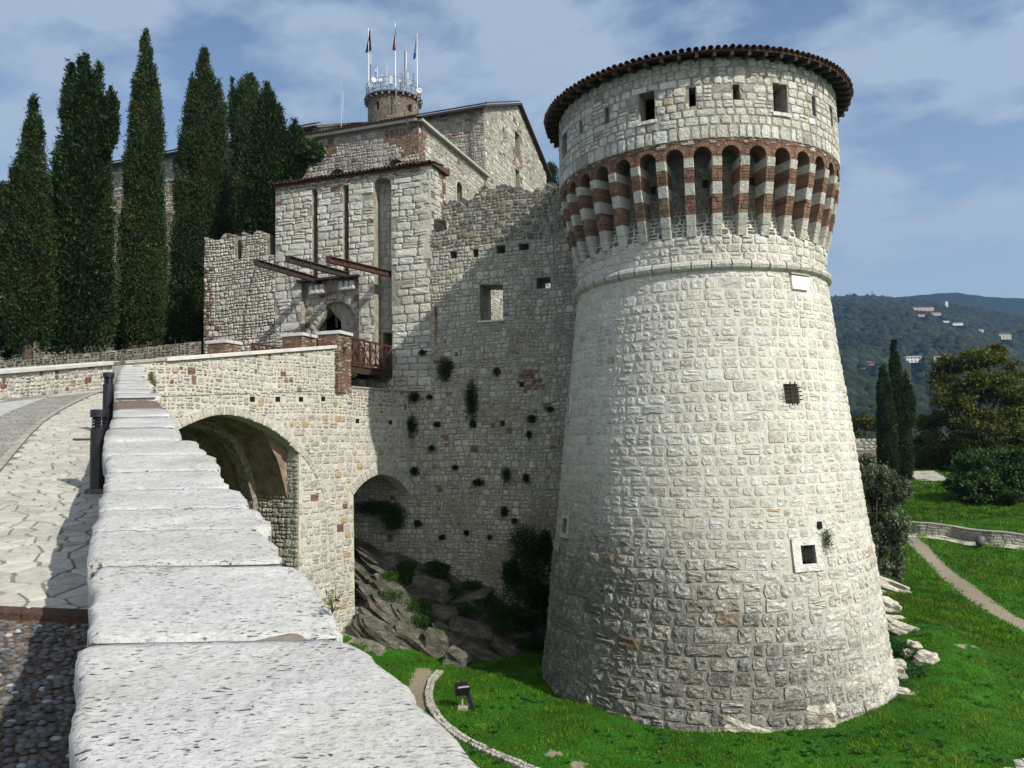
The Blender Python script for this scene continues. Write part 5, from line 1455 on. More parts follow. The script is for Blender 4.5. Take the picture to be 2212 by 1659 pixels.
# vaults behind the openings
IN = -Vector((BN[0], BN[1], 0))
def vault(line, depth, mat, name, d0=-.55):
    m = MB(); V = [BR_(s, t, d0) for s, t in line] + [BR_(s, t, d0 - depth) for s, t in line]; n = len(line)
    m.add(V, [(i, i + 1, n + i + 1, n + i) for i in range(n - 1)]); return m.build(name, mat, bridge)
big = [(R1, -8.6), (R1 - .02, -.2)] + list(archA[2:-2]) + [(R0, -.4), (R0, -8.6)]
in_line = [(R1 + .02, -8.6), (R1 + .02, -2.0), (R1 - .45, -.6), (-7.6, .35), (-8.6, .85), (-9.7, 1.0), (-10.8, .8), (-11.8, .3), (-12.5, -.4), (R0 - .3, -2), (R0 - .3, -8.6)]
vault(in_line, 6.0, M['brown_plaster'], 'vault')
slab('vault_ring', BR_.off(-.552), [(-13.3, -8.6), (-5.6, -8.6), (-5.6, 1.4), (-13.3, 1.4)], [[(max(min(x, R1 + .015), R0 - .28), max(y, -8.55)) for x, y in in_line]], .3, M['brown_plaster'], bridge)
for dd, wd, pr_ in ((1.5, .5, .28), (3.4, .45, .3)):
    m = MB(); n = len(in_line)
    def sh(s, t, k):
        cx, cy = -9.7, -2.2; L = math.hypot(s - cx, t - cy); return (s + (cx - s) / L * k, t + (cy - t) / L * k)
    L0 = [BR_(s, t, -.55 - dd) for s, t in in_line]; L1 = [BR_(s, t, -.55 - dd - wd) for s, t in in_line]
    L2 = [BR_(*sh(s, t, pr_), -.55 - dd) for s, t in in_line]; L3 = [BR_(*sh(s, t, pr_), -.55 - dd - wd) for s, t in in_line]
    m.add(L0 + L1 + L2 + L3, [f for i in range(n - 1) for f in ((i, i + 1, 2 * n + i + 1, 2 * n + i), (2 * n + i, 2 * n + i + 1, 3 * n + i + 1, 3 * n + i), (n + i, 3 * n + i, 3 * n + i + 1, n + i + 1))])
    m.build('vault_rib', M['rib_stone'], bridge)
    bk = MB()
    for a, b in zip(in_line[1:-1], in_line[2:-1]):
        pass
m = MB(); m.add([BR_(x, y, -6.5) for x, y in rect(R0 - .4, -8.6, R1 + .1, 1.2)], [(0, 1, 2, 3)]); m.build('vault_back_wall', M['brown_plaster'], bridge)
# jamb and rubble inside the right hand side of the big arch
JP = Plane(BR_(R1, 0)[:2], (-BN[0], -BN[1]), (-DV[0], -DV[1]))
masonry(bridge, snecked(.02, 3.4, -8.0, -.5, (.22, .36), (.2, .42), rng), JP, M['rubble'], lambda s, t, r: ((*cream(r, .34, .48, .03), .2), 'stone'), rng, .035, .014, stuff='pier_inner_stones', maxn=0)
JB = Plane(BR_(-3.6, 0)[:2], (-BN[0], -BN[1]), (DV[0], DV[1]))
m = MB(); m.add([JB(x, y, 0) for x, y in rect(.5, -8.6, 4.6, 2.2)], [(0, 1, 2, 3)]); m.build('pier_side', M['mortar_dark'], bridge)
masonry(bridge, voronoi(.02, 4.4, -8.0, 2.1, (.2, .3), (.22, .42), rng, .03, .3), JB, M['rubble'], lambda s, t, r: ((*cream(r, .22, .4), .5), 'stone'), rng, .03, .01, stuff='pier_side_stones', maxn=0)
m = MB(); m.box(BR_((sB + sC) / 2 + .1, 2.25, -.25), sC - sB - .2, .62, .06, ax=(BR_.e, BR_.n, UP)); m.build('low_coping', M['grey_stone'], bridge)
# white coping slabs
s = sA + 2.0
cop_edges = [BR_.px(262, 780)[0], BR_.px(*Z5B(1120, 100))[0], BR_.px(*Z5B(1500, 80))[0]]
sg = BR_.px(356, 775)[0]
brks = [sA, sg] + [sg + (-4.16 - sg) * i / 5 for i in range(1, 6)]
for a, b in zip(brks, brks[1:]):
    m = MB(); ex = Vector(BR_(b, cz(b), 0)) - Vector(BR_(a, cz(a), 0)); L = ex.length; ex.normalize(); ez = BR_.n.cross(ex); ez = ez if ez.z > 0 else -ez
    grey = (a == sA)
    m.box(Vector(BR_((a + b) / 2, (cz(a) + cz(b)) / 2 + .065, -.22)), L - .012, .66 - (.1 if grey else 0), .13 - (.03 if grey else 0), ax=(ex, BR_.n, ez), bev=.012)
    m.build('coping_stone', M['grey_stone'] if grey else M['white_stone'], bridge)
# brick pillars with white caps at the drawbridge
def pillar(x0, x1, ytop, Y, lb, zb, wid=.92, extra=0):
    u = (x0 + x1) / 2; c = at(u, ytop, Y); e, n_ = CP.e, CP.n
    p = empty('brick_pillar', lb, 'pillar', group='brick pillars at the drawbridge')
    cap = MB(); cap.box((c.x, c.y, c.z - .06), wid + .14, wid + .10, .13, ax=(e, n_, UP), bev=.012); cap.build('cap_stone', M['white_stone'], p)
    h = c.z - .13 - zb
    m = MB(); m.box((c.x, c.y, zb + h / 2), wid - .03, wid - .05, h, (.3, .27, .22, .3), ax=(e, n_, UP)); m.build('core', M['brick'], p)
    z = zb; bb = MB(); row = 0; n = 0
    while z < c.z - .16:
        for face in range(4):
            fe, fn = ((e, n_), (-n_, e), (-e, -n_), (n_, -e))[face]; half = wid / 2 if face % 2 == 0 else wid / 2 - .01
            x = -wid / 2 + (0 if row % 2 else .09)
            while x < wid / 2 - .04:
                x2 = min(wid / 2, x + .19); col = brickcol(rng) if rng.random() < .85 else cream(rng, .3, .45)
                cc = Vector((c.x, c.y, z + .028)) + fe * ((x + x2) / 2) + fn * (half - .02 + rng.uniform(0, .008))
                mm = MB() if (face in (0, 1) and n < 130 and z > c.z - 1.3) else bb
                mm.box(cc, x2 - x - .012, .05, .05, (*col, .25), ax=(fe, fn, UP))
                if mm is not bb: mm.build('brick', M['brick'], p); n += 1
                x += .2
        z += .062; row += 1
    bb.build('brickwork', M['brick'], p, kind='stuff')
    return c
def fz(x): return 680 * .60636 + x / 2.765 * .60636
P1 = pillar(fz(1285), fz(1550), 718.5, 31.25, 'brick pillar with white cap at the right end of the bridge parapet', 2.0)
P2 = pillar(fz(935), fz(1195), 723, 31.8, 'brick pillar with white cap between the two drawbridges', 2.5)
P3 = pillar(fz(200), fz(455), 738, 33.0, 'brick pillar with weathered cap left of the main drawbridge', 2.5)

# drawbridges: deck planks, joists, railings
def drawbridge(cx0, cx1, lb, y_start, railL, railR, zf=3.18):
    d = empty('drawbridge', lb, 'drawbridge')
    e, n_ = CP.e, CP.n; L = 3.75
    npl = 18
    for i in range(npl):
        m = MB(); m.box(CP((cx0 + cx1) / 2, zf - .03, L * (i + .5) / npl), cx1 - cx0, L / npl - .012, .06, ax=(e, n_, UP)); m.build('plank', M['red_wood'], d)
    for k in range(3):
        s = cx0 + .12 + (cx1 - cx0 - .24) * k / 2; m = MB(); m.box(CP(s, zf - .2, L / 2), .16, L, .26, ax=(e, n_, UP)); m.build('joist', M['dark_wood'], d)
    for s, on in ((cx0 + .05, railL), (cx1 - .05, railR)):
        if not on: continue
        r = empty('railing', '', ''); del r['label']; del r['category']; r.parent = d
        m = MB(); m.box(CP(s, zf + 1.05, L / 2), .09, L, .07, ax=(e, n_, UP)); m.build('top_rail', M['red_wood'], r)
        m = MB(); m.box(CP(s, zf + .1, L / 2), .07, L, .08, ax=(e, n_, UP)); m.build('bottom_rail', M['red_wood'], r)
        nb = 4
        for q in range(nb + 1):
            m = MB(); dd = .05 + (L - .1) * q / nb; m.box(CP(s, zf + .53, dd), .08, .09, 1.02, ax=(e, n_, UP)); m.build('post', M['red_wood'], r)
        for q in range(nb):
            d0_ = .05 + (L - .1) * q / nb; d1_ = .05 + (L - .1) * (q + 1) / nb; dm = (d0_ + d1_) / 2
            MB().tube([CP(s, zf + .13, d0_), CP(s, zf + 1.02, d1_)], .03, 4).build('brace', M['red_wood'], r)
            MB().tube([CP(s + .03, zf + 1.02, d0_), CP(s + .03, zf + .13, d1_)], .03, 4).build('brace', M['red_wood'], r)
            m = MB(); m.box(CP(s, zf + .56, dm), .05, .05, .86, ax=(e, n_, UP)); m.build('baluster', M['red_wood'], r)
    return d
s3 = CP.px(848, 742)[0]
drawbridge(s3 - 1.45, s3, 'narrow wooden drawbridge with cross-braced red-brown railing at the small door', 0, True, True)
drawbridge(smain0 + .1, smain1 - .1, 'wide wooden drawbridge before the main gate behind the bridge parapet', 0, True, False)
m = MB(); e, n_ = CP.e, CP.n
# red rails between the far pillar and the gate
# lifting beams with chains
def ibeam(fbase, ftip, lb, mat, w=.2, h=.26):
    b = CP.px(*Z4(*fbase)); B = Vector(CP(b[0], b[1], 0)); pl = Vector((CP.e.x, CP.e.y)); r = ray(*Z4(*ftip))
    # the tip lies in the upright plane through the base, square to the wall
    Y = (pl.x * B.x + pl.y * B.y) / (pl.x * r[0] + pl.y); T = Vector((r[0] * Y, Y, r[2] * Y))
    ex = (T - B).normalized(); B2 = B - ex * 1.2; L = (T - B2).length; ez = ex.cross(CP.e); ez = ez if ez.z > 0 else -ez; c = (T + B2) / 2
    o = empty('lifting_beam', lb, 'beam', group='drawbridge lifting beams'); t = .03
    for nm, (dz, ww, hh) in (('flange', (h / 2 - t / 2, w, t)), ('flange', (-h / 2 + t / 2, w, t)), ('web', (0, .04, h - 2 * t))):
        m = MB(); m.box(c + ez * dz, L, ww, hh, ax=(ex, CP.e, ez)); m.build(nm, mat, o)
    m = MB(); m.box(T - ex * .02 , .03, w + .01, h + .01, ax=(ex, CP.e, ez)); m.build('end_plate', mat, o)
    for q in range(1, 4):
        m = MB(); m.box(T - ex * (.5 * q), .02, w * .9, h - 2 * t - .004, ax=(ex, CP.e, ez)); m.build('stiffener', mat, o)
    return T - ez * h * .5, T
tips = []
tips.append(ibeam((1235, 545), (640, 372), 'dark steel lifting beam, leftmost of the three over the main gate', M['rust_steel']))
tips.append(ibeam((1545, 500), (950, 338), 'dark steel lifting beam between the two others over the main gate', M['rust_steel']))
tips.append(ibeam((1938, 482), (1350, 342), 'orange-brown rusty lifting beam, rightmost, above the small door', M['rust_orange']))
def chain(pts, lb, link=.13):
    m = MB(); P = [Vector(p) for p in pts]; k = 0
    for a, b in zip(P, P[1:]):
        L = (b - a).length; n = max(1, round(L / (link * .78))); t = (b - a).normalized(); o1 = t.orthogonal().normalized(); o2 = t.cross(o1)
        for i in range(n):
            c = a + (b - a) * ((i + .5) / n); sd = o1 if k % 2 else o2; k += 1
            ring = [c + t * (link / 2 * .95 * math.cos(q * PI / 4)) + sd * (.038 * math.sin(q * PI / 4)) for q in range(9)]
            m.tube(ring, .0105, 4, caps=False)
    return tag(m.build('chain', M['iron']), lb, 'chain', 'drawbridge chains')
def dropto(tip, f, Y=None):
    r = ray(*Z4(*f)); Yt = Y or tip.y; return Vector((r[0] * Yt, Yt, r[2] * Yt))
ch1 = dropto(tips[0][0], (520, 1180)); ch2 = dropto(tips[1][0], (1100, 1062)); 
def sag(a, b, k=.1):
    return [a + (b - a) * (i / 6) + Vector((0, 0, 0)) + Vector((-.05 * math.sin(PI * i / 6), 0, 0)) * k for i in range(7)]
chain(sag(tips[0][0], ch1, 3), 'long rusty chain hanging from the left lifting beam')
chain(sag(tips[1][0], ch2, 2), 'long rusty chain from the middle lifting beam down to a brick pillar')
t3 = tips[2][0]; c3 = dropto(t3, (1378, 620)); chain([t3, c3], 'short rusty chain under the right lifting beam')
sh = empty('chain_spreader', 'iron hook frame with two straps hanging under the right lifting beam', 'hook')
a = dropto(t3, (1340, 745)); b = dropto(t3, (1418, 735))
MB().tube([c3, a], .018, 5).build('strap', M['iron'], sh); MB().tube([c3, b], .018, 5).build('strap', M['iron'], sh); MB().tube([a - (b - a) * .1, a, b, b + (b - a) * .3], .03, 5).build('bar', M['iron'], sh)
chain([b, dropto(t3, (1425, 870)), dropto(t3, (1438, 1010))], 'rusty chain hanging below the iron hook frame')
# ------------------------------------------------------------------ ramp, road and near parapet
rng = random.Random(71)
PD = Vector((-.44, .898, 0))
def pathz(x, y): return -.465 + .125 * ((x + 4.64) * -.44 + (y - 8.975) * .898)
ST = [(-2.0, .92, -.88), (.4, -.255, -.605), (1.33, -.71, -.515), (1.99, -1.06, -.465), (2.63, -1.37, -.375), (3.32, -1.70, -.305), (4.31, -2.17, -.185), (5.65, -2.86, .03), (8.87, -4.42, .41), (12.5, -6.2, .82), (17.0, -8.38, 1.43), (23.4, -11.45, 2.40)]
def cop(Y):
    for (a, xa, za), (b, xb, zb) in zip(ST, ST[1:]):
        if Y <= b: f = (Y - a) / (b - a); return (xa + (xb - xa) * f, za + (zb - za) * f)
    return ST[-1][1:]
parapet = empty('ramp_parapet', 'long rising stone parapet wall with broad pitted white coping slabs in the foreground', 'parapet')
cuts = [-1.9, -.1, 1.99, 2.63, 3.18, 3.62, 4.12, 4.65, 5.2, 5.85, 6.9, 8.1, 9.3, 11.9, 13.0, 14.0, 15.0, 16.1, 17.2, 18.4, 19.5, 20.6, 21.8, 23.2]
for i, (a, b) in enumerate(zip(cuts, cuts[1:])):
    r = random.Random(300 + i); brown = (a == 9.3)
    near = b < 6
    nx = 34 if b < 3 else (20 if near else 8); ny = max(3, int((b - a) * (26 if near else 4)))
    wl_, wr_ = r.uniform(-.02, .02), r.uniform(-.07, .06)
    if near: wr_ = r.uniform(-.03, .05)
    th = .15; gap = .006 + r.uniform(0, .006); dz = r.uniform(-.002, .002); tilt = r.uniform(-.006, .006)
    if brown: dz = -.05; wr_ = -.02
    V = []; 
    def edge(y, side, dy):
        """ragged worn edge"""
        n = noise.noise(Vector((y * 5, side * 7, i))) * .022 + noise.noise(Vector((y * 19, side * 5, i * 2))) * .014 + noise.noise(Vector((y * 48, side * 3, i * 2))) * .007
        e0 = min(abs(y - a), abs(b - y)); c = .07 if side > 0 else .03
        return n - (max(0, c - e0) ** 2) / c * 1.0
    for j in range(ny + 1):
        y = a + gap + (b - a - 2 * gap) * j / ny; xl, z = cop(y); xr = xl + .65
        L = xl + wl_ - edge(y, -1, 0); R = xr + wr_ + edge(y, 1, 0)
        for k in range(nx + 1):
            f = k / nx; x = L + (R - L) * f
            ee = min(f, 1 - f) * (R - L); ey = min(y - a - gap, b - gap - y)
            rd = .009 * max(0, 1 - ee / .014) ** 2 + .004 * max(0, 1 - ey / .008) ** 2
            n = (noise.noise(Vector((x * 4, y * 4, 3))) * .0035 + noise.noise(Vector((x * 17, y * 23, 1))) * .004 + noise.noise(Vector((x * 45, y * 60, 2))) * .0022) if near else noise.noise(Vector((x * 5, y * 5, 3))) * .012
            sl_ = -.0 * f
            V.append((x, y - .10 * (f - .5) * .0, z + dz + n - rd + tilt * (f - .5)))
    n0 = (nx + 1); top_n = len(V); Fc = []
    for j in range(ny):
        for k in range(nx): Fc.append((j * n0 + k, j * n0 + k + 1, (j + 1) * n0 + k + 1, (j + 1) * n0 + k))
    per = [k for k in range(nx + 1)] + [j * n0 + nx for j in range(1, ny + 1)] + [ny * n0 + k for k in range(nx - 1, -1, -1)] + [j * n0 for j in range(ny - 1, 0, -1)]
    o = len(V); 
    for q, (dd, ins) in enumerate(((.07, .0), (th, .012))):
        for p in per:
            x, y, z = V[p]; xl, zz = cop(min(max(y, -1.99), 23.39)); cx = xl + .325
            V.append((x + (cx - x) * ins * 3 + noise.noise(Vector((x * 9, y * 9, q))) * .008, y, zz + dz - dd))
    m_ = len(per)
    for k in range(m_):
        k2 = (k + 1) % m_
        Fc.append((per[k], o + k, o + k2, per[k2])); Fc.append((o + k, o + m_ + k, o + m_ + k2, o + k2))
    mk('coping_slab', V, Fc, M['brown_slab'] if brown else M['coping'], parapet, None, smooth=True)
# wall body under the coping, both faces in rough stone
wb = MB(); n = 24; V = []
ys = [-1.9 + (23.3 + 1.9) * i / n for i in range(n + 1)]
for y in ys:
    xl, z = cop(y)
    for (x, zz) in ((xl + .07, min(pathz(xl, y) - .3, -1)), (xl + .07, z - .1), (xl + .56, z - .1), (xl + .62, -9.0)): V.append((x, y, zz))
Fc = []
for i in range(n):
    for k in range(3): Fc.append((i * 4 + k, i * 4 + k + 1, i * 4 + 5 + k, i * 4 + 4 + k))
wb.add(V, Fc).build('wall', M['mortar_mid'], parapet)
joints = MB()
for y in cuts[1:-1]:
    xl, z = cop(y); joints.add([(xl + .02, y - .02, z - .009), (xl + .62, y - .02, z - .009), (xl + .62, y + .02, z - .009), (xl + .02, y + .02, z - .009)], [(0, 1, 2, 3)])
joints.build('joint_mortar', M['joint_dark'], parapet)
s_dir = Vector((-.4385, .8987, 0))
LP = Plane((cop(0)[0] + .07 , 0), (-.4385, .8987), (-.8987, -.4385))
class PFace:
    def __call__(self, s, t, d=0.0):      # s = distance along y, t above/below coping
        xl, z = cop(s); return (xl + .07 - d * .9, s - d * .4, z - .12 + t)
class PFaceR:
    def __call__(self, s, t, d=0.0):
        xl, z = cop(s); return (xl + .57 + d * .9, s + d * .4, z - .12 + t)
fl = PFace(); fr = PFaceR()
lp = snecked(1.6, 22.9, -1.25, -.04, (.2, .3), (.18, .36), rng)
masonry(parapet, [list(reversed(p)) for p in []] + lp, fl, M['rubble'], lambda s, t, r: ((*cream(r, .3, .46), .3), 'stone'), rng, .025, .01, maxn=60, stuff='wall_stones')
rp_ = courses(1.4, 23.0, -9.0, -.06, (.26, .38), (.35, .8), rng, .03, .015, .1)
masonry(parapet, [list(reversed(p)) for p in rp_], fr, M['rubble'], lambda s, t, r: ((*cream(r, .36, .5), .25), 'stone'), rng, .03, .012, maxn=0, stuff='outer_wall_stones', bricks_ok=False) if False else masonry(parapet, rp_, fr, M['rubble'], lambda s, t, r: ((*cream(r, .36, .5), .25), 'stone'), rng, .03, .012, maxn=0, stuff='outer_wall_stones')
# loose mortar patch on the second joint
mp = MB(); c = Vector((cop(1.99)[0] + .50, 1.985, cop(1.99)[1]))
pts = [(-.11, -.006), (-.07, .008), (-.035, .022), (-.005, .034), (.03, .032), (.05, .02), (.06, .0), (.02, -.010), (-.05, -.010)]
V = [(c.x + x * 1.0, c.y + y * 1.6, c.z - .010 + y * .09) for x, y in pts] + [(c.x + x * .6, c.y + y * 1.2, c.z - .002 + y * .09) for x, y in pts] + [(c.x, c.y + .01, c.z + .002)]
n = len(pts); mp.add(V, [(i, (i + 1) % n, n + (i + 1) % n, n + i) for i in range(n)] + [(n + i, n + (i + 1) % n, 2 * n) for i in range(n)])
mp.build('mortar_patch', M['joint'], parapet)

# surfaces of the ramp
def sheet(name, poly, dz, mat, **p):
    V = [(x, y, pathz(x, y) + dz) for x, y in poly]; return mk(name, V, [tuple(range(len(V)))], mat, None, **p)
kerb = [(-1.6, 2.4), (-3.0, 3.8), (-3.9, 5.0), (-4.75, 6.8), (-5.55, 8.4), (-6.45, 10.2), (-7.3, 11.9), (-8.1, 13.5), (-9.1, 15.6), (-10.3, 18.4), (-11.4, 21.2), (-12.3, 23.6), (-13.0, 26.0)]
lw = [(-12.8, 2), (-13.0, 14), (-13.2, 20.7), (-13.35, 23.5), (-13.4, 26.5), (-12.9, 30), (-12.0, 32.4)]
def clipy(Y): return cop(min(Y, 23.39))[0] + .1
road_poly = [(2.0, -2), (-14.5, -2)] + [(x - .3, y) for x, y in lw] + [(-9.5, 33.5), (-6.3, 31.5), (-10.9, 23.6)] + [(clipy(y), y) for y in (20, 17, 12.5, 8.87, 5.65, 3.32, 1.33)]
sheet('road', road_poly, -.02, M['road'], kind='structure')
def strip(name, line, w, dz, mat, **p):
    m = MB(); V = []; 
    for i, (x, y) in enumerate(line):
        a = Vector(line[max(i - 1, 0)]); b = Vector(line[min(i + 1, len(line) - 1)]); t = (b - a).normalized(); nx, ny = -t.y, t.x
        V += [(x + nx * w / 2, y + ny * w / 2, pathz(x + nx * w / 2, y + ny * w / 2) + dz), (x - nx * w / 2, y - ny * w / 2, pathz(x - nx * w / 2, y - ny * w / 2) + dz)]
    Fc = [(2 * i, 2 * i + 1, 2 * i + 3, 2 * i + 2) for i in range(len(line) - 1)]
    return mk(name, V, [tuple(reversed(f)) for f in Fc], mat, None, **p)
def offs(line, d):
    out = []
    for i, (x, y) in enumerate(line):
        a = Vector(line[max(i - 1, 0)]); b = Vector(line[min(i + 1, len(line) - 1)]); t = (b - a).normalized(); out.append((x - t.y * d, y + t.x * d))
    return out
strip('wheel_track', offs(kerb[2:], 1.35), .75, -.014, M['track'], kind='structure')
strip('wheel_track', offs(kerb[2:], 3.1), .75, -.014, M['track'], kind='structure')
strip('gutter', offs(lw, -.30), .5, -.014, M['track'], kind='structure')
strip('kerb_strip', offs(kerb[2:], .06), .11, .014, M['grey_stone'], kind='structure')
pav_poly = [(clipy(y), y) for y in (5.0, 5.65, 8.87, 12.5, 17, 20, 23.2)] + [(-12.6, 24.8)] + list(reversed(kerb[2:12]))
base_ = sheet('pavement', pav_poly, -.003, M['joint'], kind='structure')
class PathF:
    def __call__(self, s, t, d=0.0): return (s, t, pathz(s, t) + d)
pf = PathF()
flags = voronoi(-13, -2, 5.0, 24, (.14, .23), (.15, .32), rng, .010, .62, cut=.06)
flags = [p for p in flags]
flags = fit_polys(flags, pav_poly, [])
def flagcol(s, t, r): 
    c = cream(r, .36, .48, -.01); return (*c, r.uniform(0, .3)), 'stone'
masonry(base_, flags, lambda s, t, d=0: (s, t, pathz(s, t) + d * 1.0), M['flag'], flagcol, rng, .006, .0018, .010, maxn=300, name='flagstone', stuff='far_flagstones')
m = MB(); m.box((-6.9, 13.2, pathz(-6.9, 13.2) + .022), .55, .10, .03, ax=(Vector((.95, .3, 0)), Vector((-.3, .95, 0)), UP)); tag(m.build('drain_cover', M['rust_orange']), 'narrow rust-brown drain slot cover set in the pale paving', 'drain cover')
# near apron of rounded pebbles and the brick step
ap = [(-3.75, 4.92), (-3.2, 2.0), (-1.2, 1.0), (clipy(1.33), 1.33), (clipy(2.6), 2.6), (clipy(4.92), 4.92)]
apron = sheet('pebble_apron', ap, -.004, M['dirt'], kind='structure')
peb = []; y = 1.9
sites = []
gx = .047
j = 0; yy = 1.9
while yy < 4.86:
    xx = -3.6 + (gx * .5 if j % 2 else 0)
    while xx < clipy(yy) - .02:
        if inpoly(xx, yy, ap): sites.append((xx + rng.uniform(-.017, .017), yy + rng.uniform(-.015, .015)))
        xx += gx
    yy += gx * .80; j += 1
ball = []
def pebble(x, y, r):
    a = r.uniform(.018, .030); b = a * r.uniform(.6, .85); th = r.uniform(-.5, .5); h = r.uniform(.010, .018)
    z = pathz(x, y) + r.uniform(-.008, .002); V = []; n = 8
    for (f, g) in ((1, 0), (.92, .45), (.62, .84)):
        for k in range(n):
            w = 2 * PI * k / n; u, v = a * f * math.cos(w), b * f * math.sin(w)
            V.append((x + u * math.cos(th) - v * math.sin(th), y + u * math.sin(th) + v * math.cos(th), z + h * g))
    V.append((x, y, z + h)); Fc = []
    for q in range(2):
        for k in range(n): Fc.append((q * n + k, q * n + (k + 1) % n, q * n + n + (k + 1) % n, q * n + n + k))
    for k in range(n): Fc.append((2 * n + k, 2 * n + (k + 1) % n, 3 * n))
    v = r.uniform(.055, .15); t = r.random()
    col = (v, v * 1.0, v * 1.02) if t < .5 else ((v * .85, v, v * 1.02) if t < .75 else (v * 1.15, v * .95, v * .85))
    if t > .995: col = (.24, .11, .05)
    if t < .03: col = (.32, .33, .33)
    return V, Fc, (*col, .1)
sites.sort(key=lambda p: p[1])
rest = MB(); cnt = 0
for (x, y) in sites:
    V, Fc, col = pebble(x, y, rng); u, v = proj((x, y, pathz(x, y)))
    if 0 < u < 2212 and v < 1659 and not behind_coping(u + 5, v) and u < 200 and cnt < 300:
        mk('pebble', V, Fc, M['pebble'], apron, [col] * len(V), smooth=True); cnt += 1
    else: rest.add(V, Fc, col)
rest.build('pebbles', M['pebble'], apron, smooth=True, kind='stuff')
st = empty('brick_step', 'low worn reddish brick step between pebbles and paving', 'step')
x = -3.72
while x < clipy(4.96) - .1:
    L = rng.uniform(.55, .9); L = min(L, clipy(4.96) - .06 - x); m = MB(); m.box((x + L / 2, 4.955, pathz(x + L / 2, 4.955) + .008), L - .01, .1, .075, (.085, .05, .038, .5), ax=(Vector((1, 0, -.055)).normalized(), Vector((0, 1, .11)).normalized(), UP), bev=.01); m.build('brick', M['brick'], st); x += L
def leafy(name, c, rx, ry, rz, n, size, cols, lb, cat, seed, group=None, parent=None, hang=0.0, stems=True, flat=None, mat='leaf'):
    """a plant of many small leaf faces through its volume, with stems"""
    r = random.Random(seed); m = MB(); c = Vector(c)
    root = None
    if parent is None:
        root = empty(name, lb, cat, group=group)
    for i in range(n):
        d = Vector((r.gauss(0, 1), r.gauss(0, 1), r.gauss(0, 1))).normalized() * (r.random() ** .42)
        k = 1 + .35 * noise.noise(d * 2.2 + Vector((seed, 0, 0)))
        p = c + Vector((d.x * rx * k, d.y * ry * k, d.z * rz * k))
        if hang: p.z -= hang * r.random() ** 2
        s = size * r.uniform(.6, 1.3); a = Vector((r.gauss(0, 1), r.gauss(0, 1), r.gauss(0, .7) + .3 - hang)).normalized(); b = a.orthogonal().normalized(); b = (b * math.cos(i) + a.cross(b) * math.sin(i))
        col = cols[r.randrange(len(cols))]; v = r.uniform(.7, 1.25)
        m.add([tuple(p - b * s * .3), tuple(p + a * s * .5 - b * s * .05), tuple(p + b * s * .3), tuple(p + a * s)], [(0, 1, 3), (1, 2, 3)], (col[0] * v, col[1] * v, col[2] * v))
    o = m.build('foliage' if root else name, M[mat], root or parent)
    if root and stems:
        sm = MB()
        for i in range(5):
            e = c + Vector((r.uniform(-.6, .6) * rx, r.uniform(-.6, .6) * ry, r.uniform(-.2, .6) * rz)); b0 = c - Vector((0, 0, rz * .9)) if not hang else c + Vector((0, 0, rz * .3))
            sm.tube([b0, (b0 + e) / 2 + Vector((r.uniform(-.1, .1) * rx, 0, 0)), e], [size * .12, size * .09, size * .05], 4)
        sm.build('stems', M['bark'], root)
    return root or o
GR = [(.035, .075, .015), (.05, .10, .02), (.025, .055, .012), (.07, .11, .03)]
leafy('weed', (-3.62, 4.78, pathz(-3.6, 4.78) + .05), .12, .09, .08, 260, .035, [(.07, .13, .02), (.11, .16, .03)], 'small green weed at the left end of the brick step', 'weed', 1)
lit = MB()
for i in range(70):
    x = rng.uniform(-3.6, -2.4); y = rng.uniform(4.62, 4.88); z = pathz(x, y) + .022; s = rng.uniform(.01, .03); a = rng.uniform(0, PI)
    lit.add([(x, y, z), (x + s * math.cos(a), y + s * math.sin(a), z + rng.uniform(0, .012)), (x + s * .6 * math.cos(a + .7), y + s * .6 * math.sin(a + .7), z + .004)], [(0, 1, 2)], (rng.uniform(.2, .35), rng.uniform(.08, .14), .04))
lit.build('fallen_leaves', M['leaf'], kind='stuff')
m = MB(); m.add([(-3.19, 4.66, pathz(-3.19, 4.66) + .024), (-3.08, 4.69, pathz(-3, 4.7) + .03), (-2.98, 4.78, pathz(-3, 4.78) + .04), (-3.05, 4.76, pathz(-3, 4.78) + .028), (-3.12, 4.75, pathz(-3, 4.78) + .045)], [(0, 1, 2, 3, 4)]); tag(m.build('paper_scrap', M['white_metal']), 'crumpled white paper scrap lying by the brick step', 'litter')
# bollards
def bollard(u, vb, vt, Y, lb):
    b = at(u, vb, Y); z0 = pathz(b.x, b.y); H = at(u, vt, Y).z - z0; r = .088
    o = empty('bollard_light', lb, 'bollard', group='black bollard lights on the ramp')
    def L(name, prof, mat='black_paint', n=24): m = MB(); m.lathe(prof, (b.x, b.y, z0), n); return m.build(name, M[mat], o, smooth=False)
    hb = H - .21
    m = MB(); m.box((b.x, b.y, z0 + .012), .26, .24, .05, ax=(PD.cross(UP), PD, UP), bev=.008); m.build('base_plate', M['brown_slab'], o)
    L('post', [(0, .02), (r, .02), (r, hb), (r * .78, hb + .02), (0, hb + .02)])
    L('lamp_core', [(r * .55, hb), (r * .55, H - .08)], 'black_paint')
    for q in range(3):
        zq = hb + .03 + q * .034; L('louvre', [(r * .45, zq), (r * .95, zq + .0), (r * .7, zq + .026), (r * .45, zq + .028)])
    L('lamp_glass', [(r * .8, hb + .02), (r * .8, H - .08)], 'metal_grey') if False else None
    L('cap', [(0, H - .085), (r * 1.06, H - .085), (r * 1.06, H), (0, H)])
    for k in range(4):
        a = PI / 4 + k * PI / 2; MB().tube([(b.x + r * .8 * math.cos(a), b.y + r * .8 * math.sin(a), z0 + hb), (b.x + r * .8 * math.cos(a), b.y + r * .8 * math.sin(a), z0 + H - .07)], .006, 4).build('rod', M['metal_grey'], o)
bollard(212, 1060, 885, 8.9, 'nearer black bollard light beside the pitted coping wall')
bollard(233, 905, 805, 14.2, 'farther black bollard light, half hidden behind the first one')
